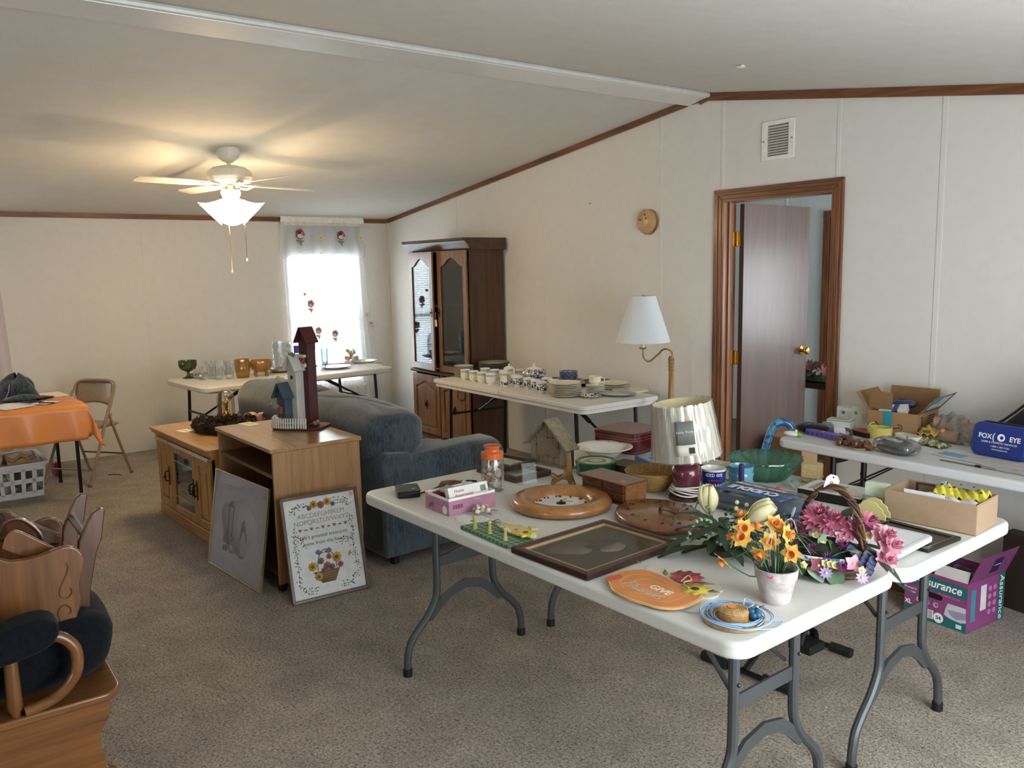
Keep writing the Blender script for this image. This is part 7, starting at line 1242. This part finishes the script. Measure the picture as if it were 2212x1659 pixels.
def ft(s, size, x, z, **k): y = -.0312; c_, s_ = cos(R(-10)), sin(R(-10)); text(fx, s, size, (x, y*c_-z*s_, y*s_+z*c_), (R(80), 0, 0), TWH, **k)
ft('FOX', .03, -.06, .088, bold=.0008); ft('EYE', .03, .072, .088, bold=.0008); ft('(', .045, -.022, .09); ft('LASER & COSMETIC INSTITUTE', .0115, .005, .064); ft('1-800-1-SEE-YOU', .0115, .012, .047); ft('www.foxeye.com', .010, .012, .034)
obj('eye_emblem', fx, TWH, tr(ringp(circ(.012, .09, .017, 24), circ(.014, .09, .008, 24), -.0318, -.0310, 'y'), rot=(R(-10), 0, 0)))
bk = thing('black_bag', 'black padded bag leaning on the white wall behind the blue pouch', 'bag', (6.42, -.12, TZ), 0); obj('body', bk, fab('#08080a', '#17171a', (60, 60, 60), .8), prism([(-.22, .0), (.35, 0), (.35, .30), (.06, .29), (-.10, .13), (-.2, .08)], -.09, .09, 'y'), bev=.03, seg=4); obj('piping', bk, BLACK, tube(smooth_path([(-.2, -.09, .09), (-.10, -.09, .14), (.06, -.09, .3)]), .006, 6)); obj('handle', bk, BLACK, tube(smooth_path([(-.22, -.04, .02), (-.26, -.04, .07), (-.18, -.04, .1)]), .01, 6)); obj('price_dot', bk, ORANGE_DOT, tr(bx(-.014, .014, -.001, 0, -.009, .009), (.03, -.0915, .185), (0, R(8), 0)))
solo('gold_frame_edge', 'gold picture frame leaning at the right end behind the pouch', 'frame', pm('#b08a3c', .35, .6), frame4(0, .3, 0, .36, .02, -.008, .008, 'y'), (6.50, -.27, TZ+.08), 0, bev=.003)
for i, (x, y, w_, d_, c, lab) in enumerate(((6.13, -.47, .28, .12, '#cfd3da', 'pale paper sheet under the grey gauze bag'), (6.42, -.53, .5, .10, '#c2c0b8', 'long cream placard lying in front of the blue pouch'), (6.24, -.50, .11, .06, '#6f9ac0', 'small light blue booklet left of the pouch'))): sheetpaper('paper_sheet' if i < 2 else 'booklet', lab, (x, y, TZ+.002*i), -9, w_, d_, pm(c, .5), None, .004 if i else .002)
pn_ = thing('metal_ruler', 'thin dark metal strip with silver end along the table edge', 'ruler', (6.36, -.625, TZ), -4); obj('strip', pn_, pm('#6d6e70', .4, .4), bx(-.12, .05, -.009, .009, 0, .003)); obj('collar', pn_, BLACK, bx(.035, .06, -.009, .009, 0, .008)); obj('sleeve', pn_, CHROME, tr(lathe([(.007, 0), (.007, .06), (0, .06)], 10), (.06, 0, .007), (0, PI/2, 0))); obj('grip', pn_, pm('#9a9ca0', .35), tr(lathe([(.007, 0), (.011, .05), (.009, .15), (0, .16)], 12), (.12, 0, .009), (0, PI/2, 0))); obj('price_dot', pn_, ORANGE_DOT, prism(circ(.2, 0, .009, 12), .0195, .0205))

# ------------------------------------------------------------------ on the floor
BLM = willow(.5, 26, '#4f8fb8', '#23598a')
cn = thing('walking_cane', 'blue wrapped walking cane hooked by the end of the right table', 'cane', (0, 0, 0)); obj('shaft', cn, BLM, tube(smooth_path([(5.27, -.78, .01), (5.31, -.74, .3), (5.36, -.69, .62), (5.38, -.67, .73), (5.395, -.655, .78), (5.42, -.63, .80), (5.45, -.605, .79), (5.462, -.595, .765)]), .021, 12)); obj('rubber_tip', cn, BLACK, lathe([(0, 0), (.026, 0), (.023, .04), (0, .04)], 12), loc=(5.27, -.78, 0))
ex_ = thing('pedal_exerciser', 'black floor pedal exerciser under the joined tables', 'exerciser', (6.06, -1.64, 0), 0); FO = pm('#101011', .8)
obj('floor_bar', ex_, BLKM, tube([(-.19, -.09, .022), (.19, -.06, .022)], .011, 8)); obj('floor_bar', ex_, BLKM, tube([(-.2, .36, .022), (.16, .39, .022)], .011, 8))
for x0, x1, y in ((-.2, -.08, -.09), (.08, .2, -.065), (-.21, -.1, .36), (.08, .17, .385)): obj('foam_grip', ex_, FO, tube([(x0, y, .022), (x1, y+.006, .022)], .02, 10))
obj('collar', ex_, pm('#8f9090', .4, .6), tube([(-.045, -.079, .022), (-.02, -.077, .022)], .016, 8)); obj('frame_tube', ex_, BLKM, tube([(.0, -.075, .03), (-.0, .12, .16), (-.02, .37, .03)], .014, 8)); obj('crank_hub', ex_, FO, tr(lathe([(0, -.05), (.035, -.05), (.04, 0), (.035, .05), (0, .05)], 16), (0, .12, .17), (0, PI/2, 0)))
for s, y, z in ((1, .12, .13), (-1, .10, .17)):
    obj('crank_arm', ex_, BLKM, tube([(s*.05, .12, .17), (s*.075, y, z), (s*.1, y, z)], .008, 6)); pd = obj('pedal', ex_, FO, bx(s*.09 if s > 0 else -.19, .19 if s > 0 else -.09, y-.05, y+.05, z-.018, z+.018), bev=.006); obj('strap', pd, pm('#161618', .6), sheet(lambda u, v: (s*.14+.05*(v-.5)*.8, y+.052*cos(PI*u), z+.012+.062*sin(PI*u)), 16, 2), solid=.003, sharp=180)
asx = thing('brief_carton', 'purple and teal carton lettered Assurance with raised flap under table', 'box', (6.275, -.50, 0), -4); AP, AT = pm('#8a3f78', .45, var=.08, vs=10), pm('#14666a', .45); w2, d2, h2 = .145, .15, .225
for s, m in zip(frame4(-w2, w2, -d2, d2, .004, 0, h2), (AP, AP, AP, AP)): obj('side', asx, m, s)
obj('bottom', asx, KB, bx(-w2, w2, -d2, d2, 0, .004)); yf = -d2-.0008
obj('teal_band', asx, AT, prism([(-w2, .152), (w2, .150), (w2, .205), (-w2, .213)], yf, -d2, 'y')); obj('teal_band', asx, AT, bx(-w2, w2, yf, -d2, 0, .045)); obj('teal_band', asx, AT, bx(w2, w2+.0008, .10, d2, .0, h2))
def at(s, size, x, z, m=WHITE, **k): text(asx, s, size, (x, yf-.0004, z), (R(90), 0, 0), m, **k)
at('Assurance', .052, .01, .181, shear=.2, bold=.001); at('54', .024, .02, .03, pm('#14666a', .5), bold=.001); at('MAXIMUM', .017, -.07, .033); at('Discreet fit for her', .013, .065, .142, pm('#e07ab8', .5)); at('XL', .026, -.125, .062, bold=.001); at("Women's", .016, -.118, .13); at('underwear', .013, -.118, .113)
obj('handle_hole', asx, BLACK, prism(rrect(-.055, .035, .112, .138, .012, 4), yf, -d2, 'y')); obj('count_disc', asx, WHITE, prism(circ(.02, .03, .023, 24), yf-.0003, yf, 'y')); obj('photo_panel', asx, pm('#c7c6cc', .5, var=.06), prism([(.045, .055), (.05, .085), (.06, .112), (.14, .112), (.143, .048), (.12, .04), (.07, .045)], yf-.0003, -d2, 'y')); obj('photo_panel', asx, pm('#9a8fb0', .5), prism([(.06, .082), (.11, .088), (.142, .09), (.142, .062), (.1, .05), (.075, .06)], yf-.0006, -d2, 'y')); obj('barcode_label', asx, pm('#e6e6e6', .5), bx(-.03, -.004, yf-.0003, -d2, .015, .055))
for i in range(8): obj('barcode_bar', asx, INK, bx(-.026, -.008, yf-.0007, yf-.0003, .0175+.0045*i, .0175+.0045*i+.0014+.001*(i % 2)))
obj('flag_mark', asx, pm('#dfe0e2', .5), bx(.10, .125, yf-.0003, -d2, .012, .03))
for i, x in enumerate((-.075, -.035, .005)): obj('round_icon', asx, pm('#cfa3c4', .5), prism(circ(x, .085, .012, 16), yf-.0003, -d2, 'y')); obj('icon_mark', asx, AP, prism(circ(x+.003, .087, .007, 12), yf-.0006, yf-.0003, 'y'))
obj('flap', asx, pm('#7c3a6c', .5), tr(bx(0, .003, -d2, d2, 0, .14), (w2, 0, h2), (0, R(22), 0)), label='raised purple right flap'); obj('flap_text', asx, pm('#2a1a52', .5), tr(bx(.003, .0036, -.02, .05, .03, .11), (w2, 0, h2), (0, R(22), 0))); text(asx, '100%', .026, (w2+.031, .015, h2+.072), (R(90), R(-68)*0, R(90)), WHITE); obj('flap', asx, pm('#cfc6c4', .6), tr(bx(-.01, w2-.004, -.003, 0, 0, .06), (0, -d2+.004, h2-.01), (R(-16), 0, 0)), label='pale inner front flap'); obj('flap', asx, AP, tr(bx(-.003, 0, -d2, d2, 0, .1), (-w2, 0, h2), (0, R(-70), 0)))
xs = w2+.0008
obj('side_label', asx, pm('#d9d4da', .5), bx(w2, xs, -.045, .0, .08, .195)); obj('side_label', asx, pm('#3d8794', .5), bx(w2, xs, -.12, -.085, .045, .19))
for i in range(8): obj('round_icon', asx, pm('#b878aa', .5), tr(prism(circ(0, 0, .013, 14), 0, .0008), (w2, .03+.04*(i % 2), .06+.036*(i//2)), (0, PI/2, 0)))
text(asx, 'Assurance', .05, (xs+.0003, .125, .11), (R(90), R(90), R(90)), WHITE, shear=.2)
solo('hanger_bundle', 'dark tangle of black cloth and hangers inside the purple carton', 'cloth', fab('#050506', '#141416', (50, 50, 50)), sheet(pil(.12, .13, .08, .5, .15), 24, 12), (6.275, -.50, .13), -4, sharp=180)
solo('dark_poster_box', 'dark brown box with pale script letter behind the purple carton', 'box', pm('#2b1c14', .6), bx(-.16, .2, -.04, .04, 0, .36), (6.52, -.20, 0), -6); text(bpy.data.objects['dark_poster_box'], 'Q', .10, (-.02, -.041, .31), (R(90), 0, 0), pm('#a8a09a', .6), shear=.3)
solo('paper_bag', 'brown paper bag standing left of the purple carton', 'bag', pm('#6e5136', .85, var=.12, vs=20), prism([(-.09, 0), (.09, 0), (.085, .2), (-.085, .2)], -.07, .07, 'y'), (6.02, -.36, 0), -5, bev=.006)
solo('red_ball', 'small dark red ball on the carpet by the wall table leg', 'ball', pm('#5a1424', .5), sph(0, 0, .03, .03), (5.83, -.16, 0))

# ------------------------------------------------------------------ next room
nt_ = thing('side_table', 'dark side table with metal legs seen through the door', 'table', (4.42, 1.30, 0)); obj('top', nt_, pm('#2b1d15', .3), bx(-.35, .24, -.22, .25, .70, .74), bev=.003)
for x in (-.33, .215):
    for y in (-.19, .22): obj('leg', nt_, pm('#9a9da0', .35, .8), bx(x-.015, x+.015, y-.015, y+.015, 0, .70))
obj('shelf', nt_, pm('#55534f', .4), bx(-.32, .2, -.18, .2, .3, .32))
pa = thing('poinsettia_arrangement', 'dusty red poinsettia wreath on the side table through the door', 'flowers', (4.45, 1.25, .74)); obj('ring', pa, LF2, tr(tube([(.15*cos(t), .12*sin(t), .03) for t in [2*PI*i/24 for i in range(24)]], .03, 6, True)))
for i in range(5): a = i*1.3; bloom(pa, 'poinsettia', pm('#6e3a38', .7, var=.2), (.13*cos(a), .10*sin(a), .08+.02*(i % 2)), (.5+.3*cos(a), -.6, .7), 7, .075, .017, .15, 2)
for i in range(26): a = i*2.4; leaf_(pa, (LF1, LF2, LF3)[i % 3], (.15*cos(a), .12*sin(a), .05+.05*rnd.random()), (cos(a), sin(a), .5*rnd.random()), .07, .018)
obj('white_candle', pa, WHITE, lathe([(0, 0), (.02, 0), (.02, .1), (0, .1)], 12), loc=(.1, -.02, .03))
solo('brown_carton', 'brown cardboard carton standing on the floor inside the next room', 'box', pm('#8f6c47', .8), bx(-.15, .12, -.1, .1, 0, .46), (4.70, .52, 0), 4, bev=.003)
solo('dark_chest', 'low black chest under the side table in the next room', 'chest', pm('#0d0c0c', .6), bx(-.3, .3, -.2, .2, 0, .26), (4.45, 1.95, 0), 0, bev=.01)

# ------------------------------------------------------------------ lettering becomes plain meshes
bpy.context.view_layer.update()
dg = bpy.context.evaluated_depsgraph_get()
for o in [x for x in S.objects if x.type == 'FONT']:
    me = bpy.data.meshes.new_from_object(o.evaluated_get(dg)); n = o.name; q = bpy.data.objects.new('tmp', me); C.objects.link(q)
    q.parent = o.parent; q.location = o.location; q.rotation_euler = o.rotation_euler; q.scale = o.scale
    bpy.data.objects.remove(o); q.name = n
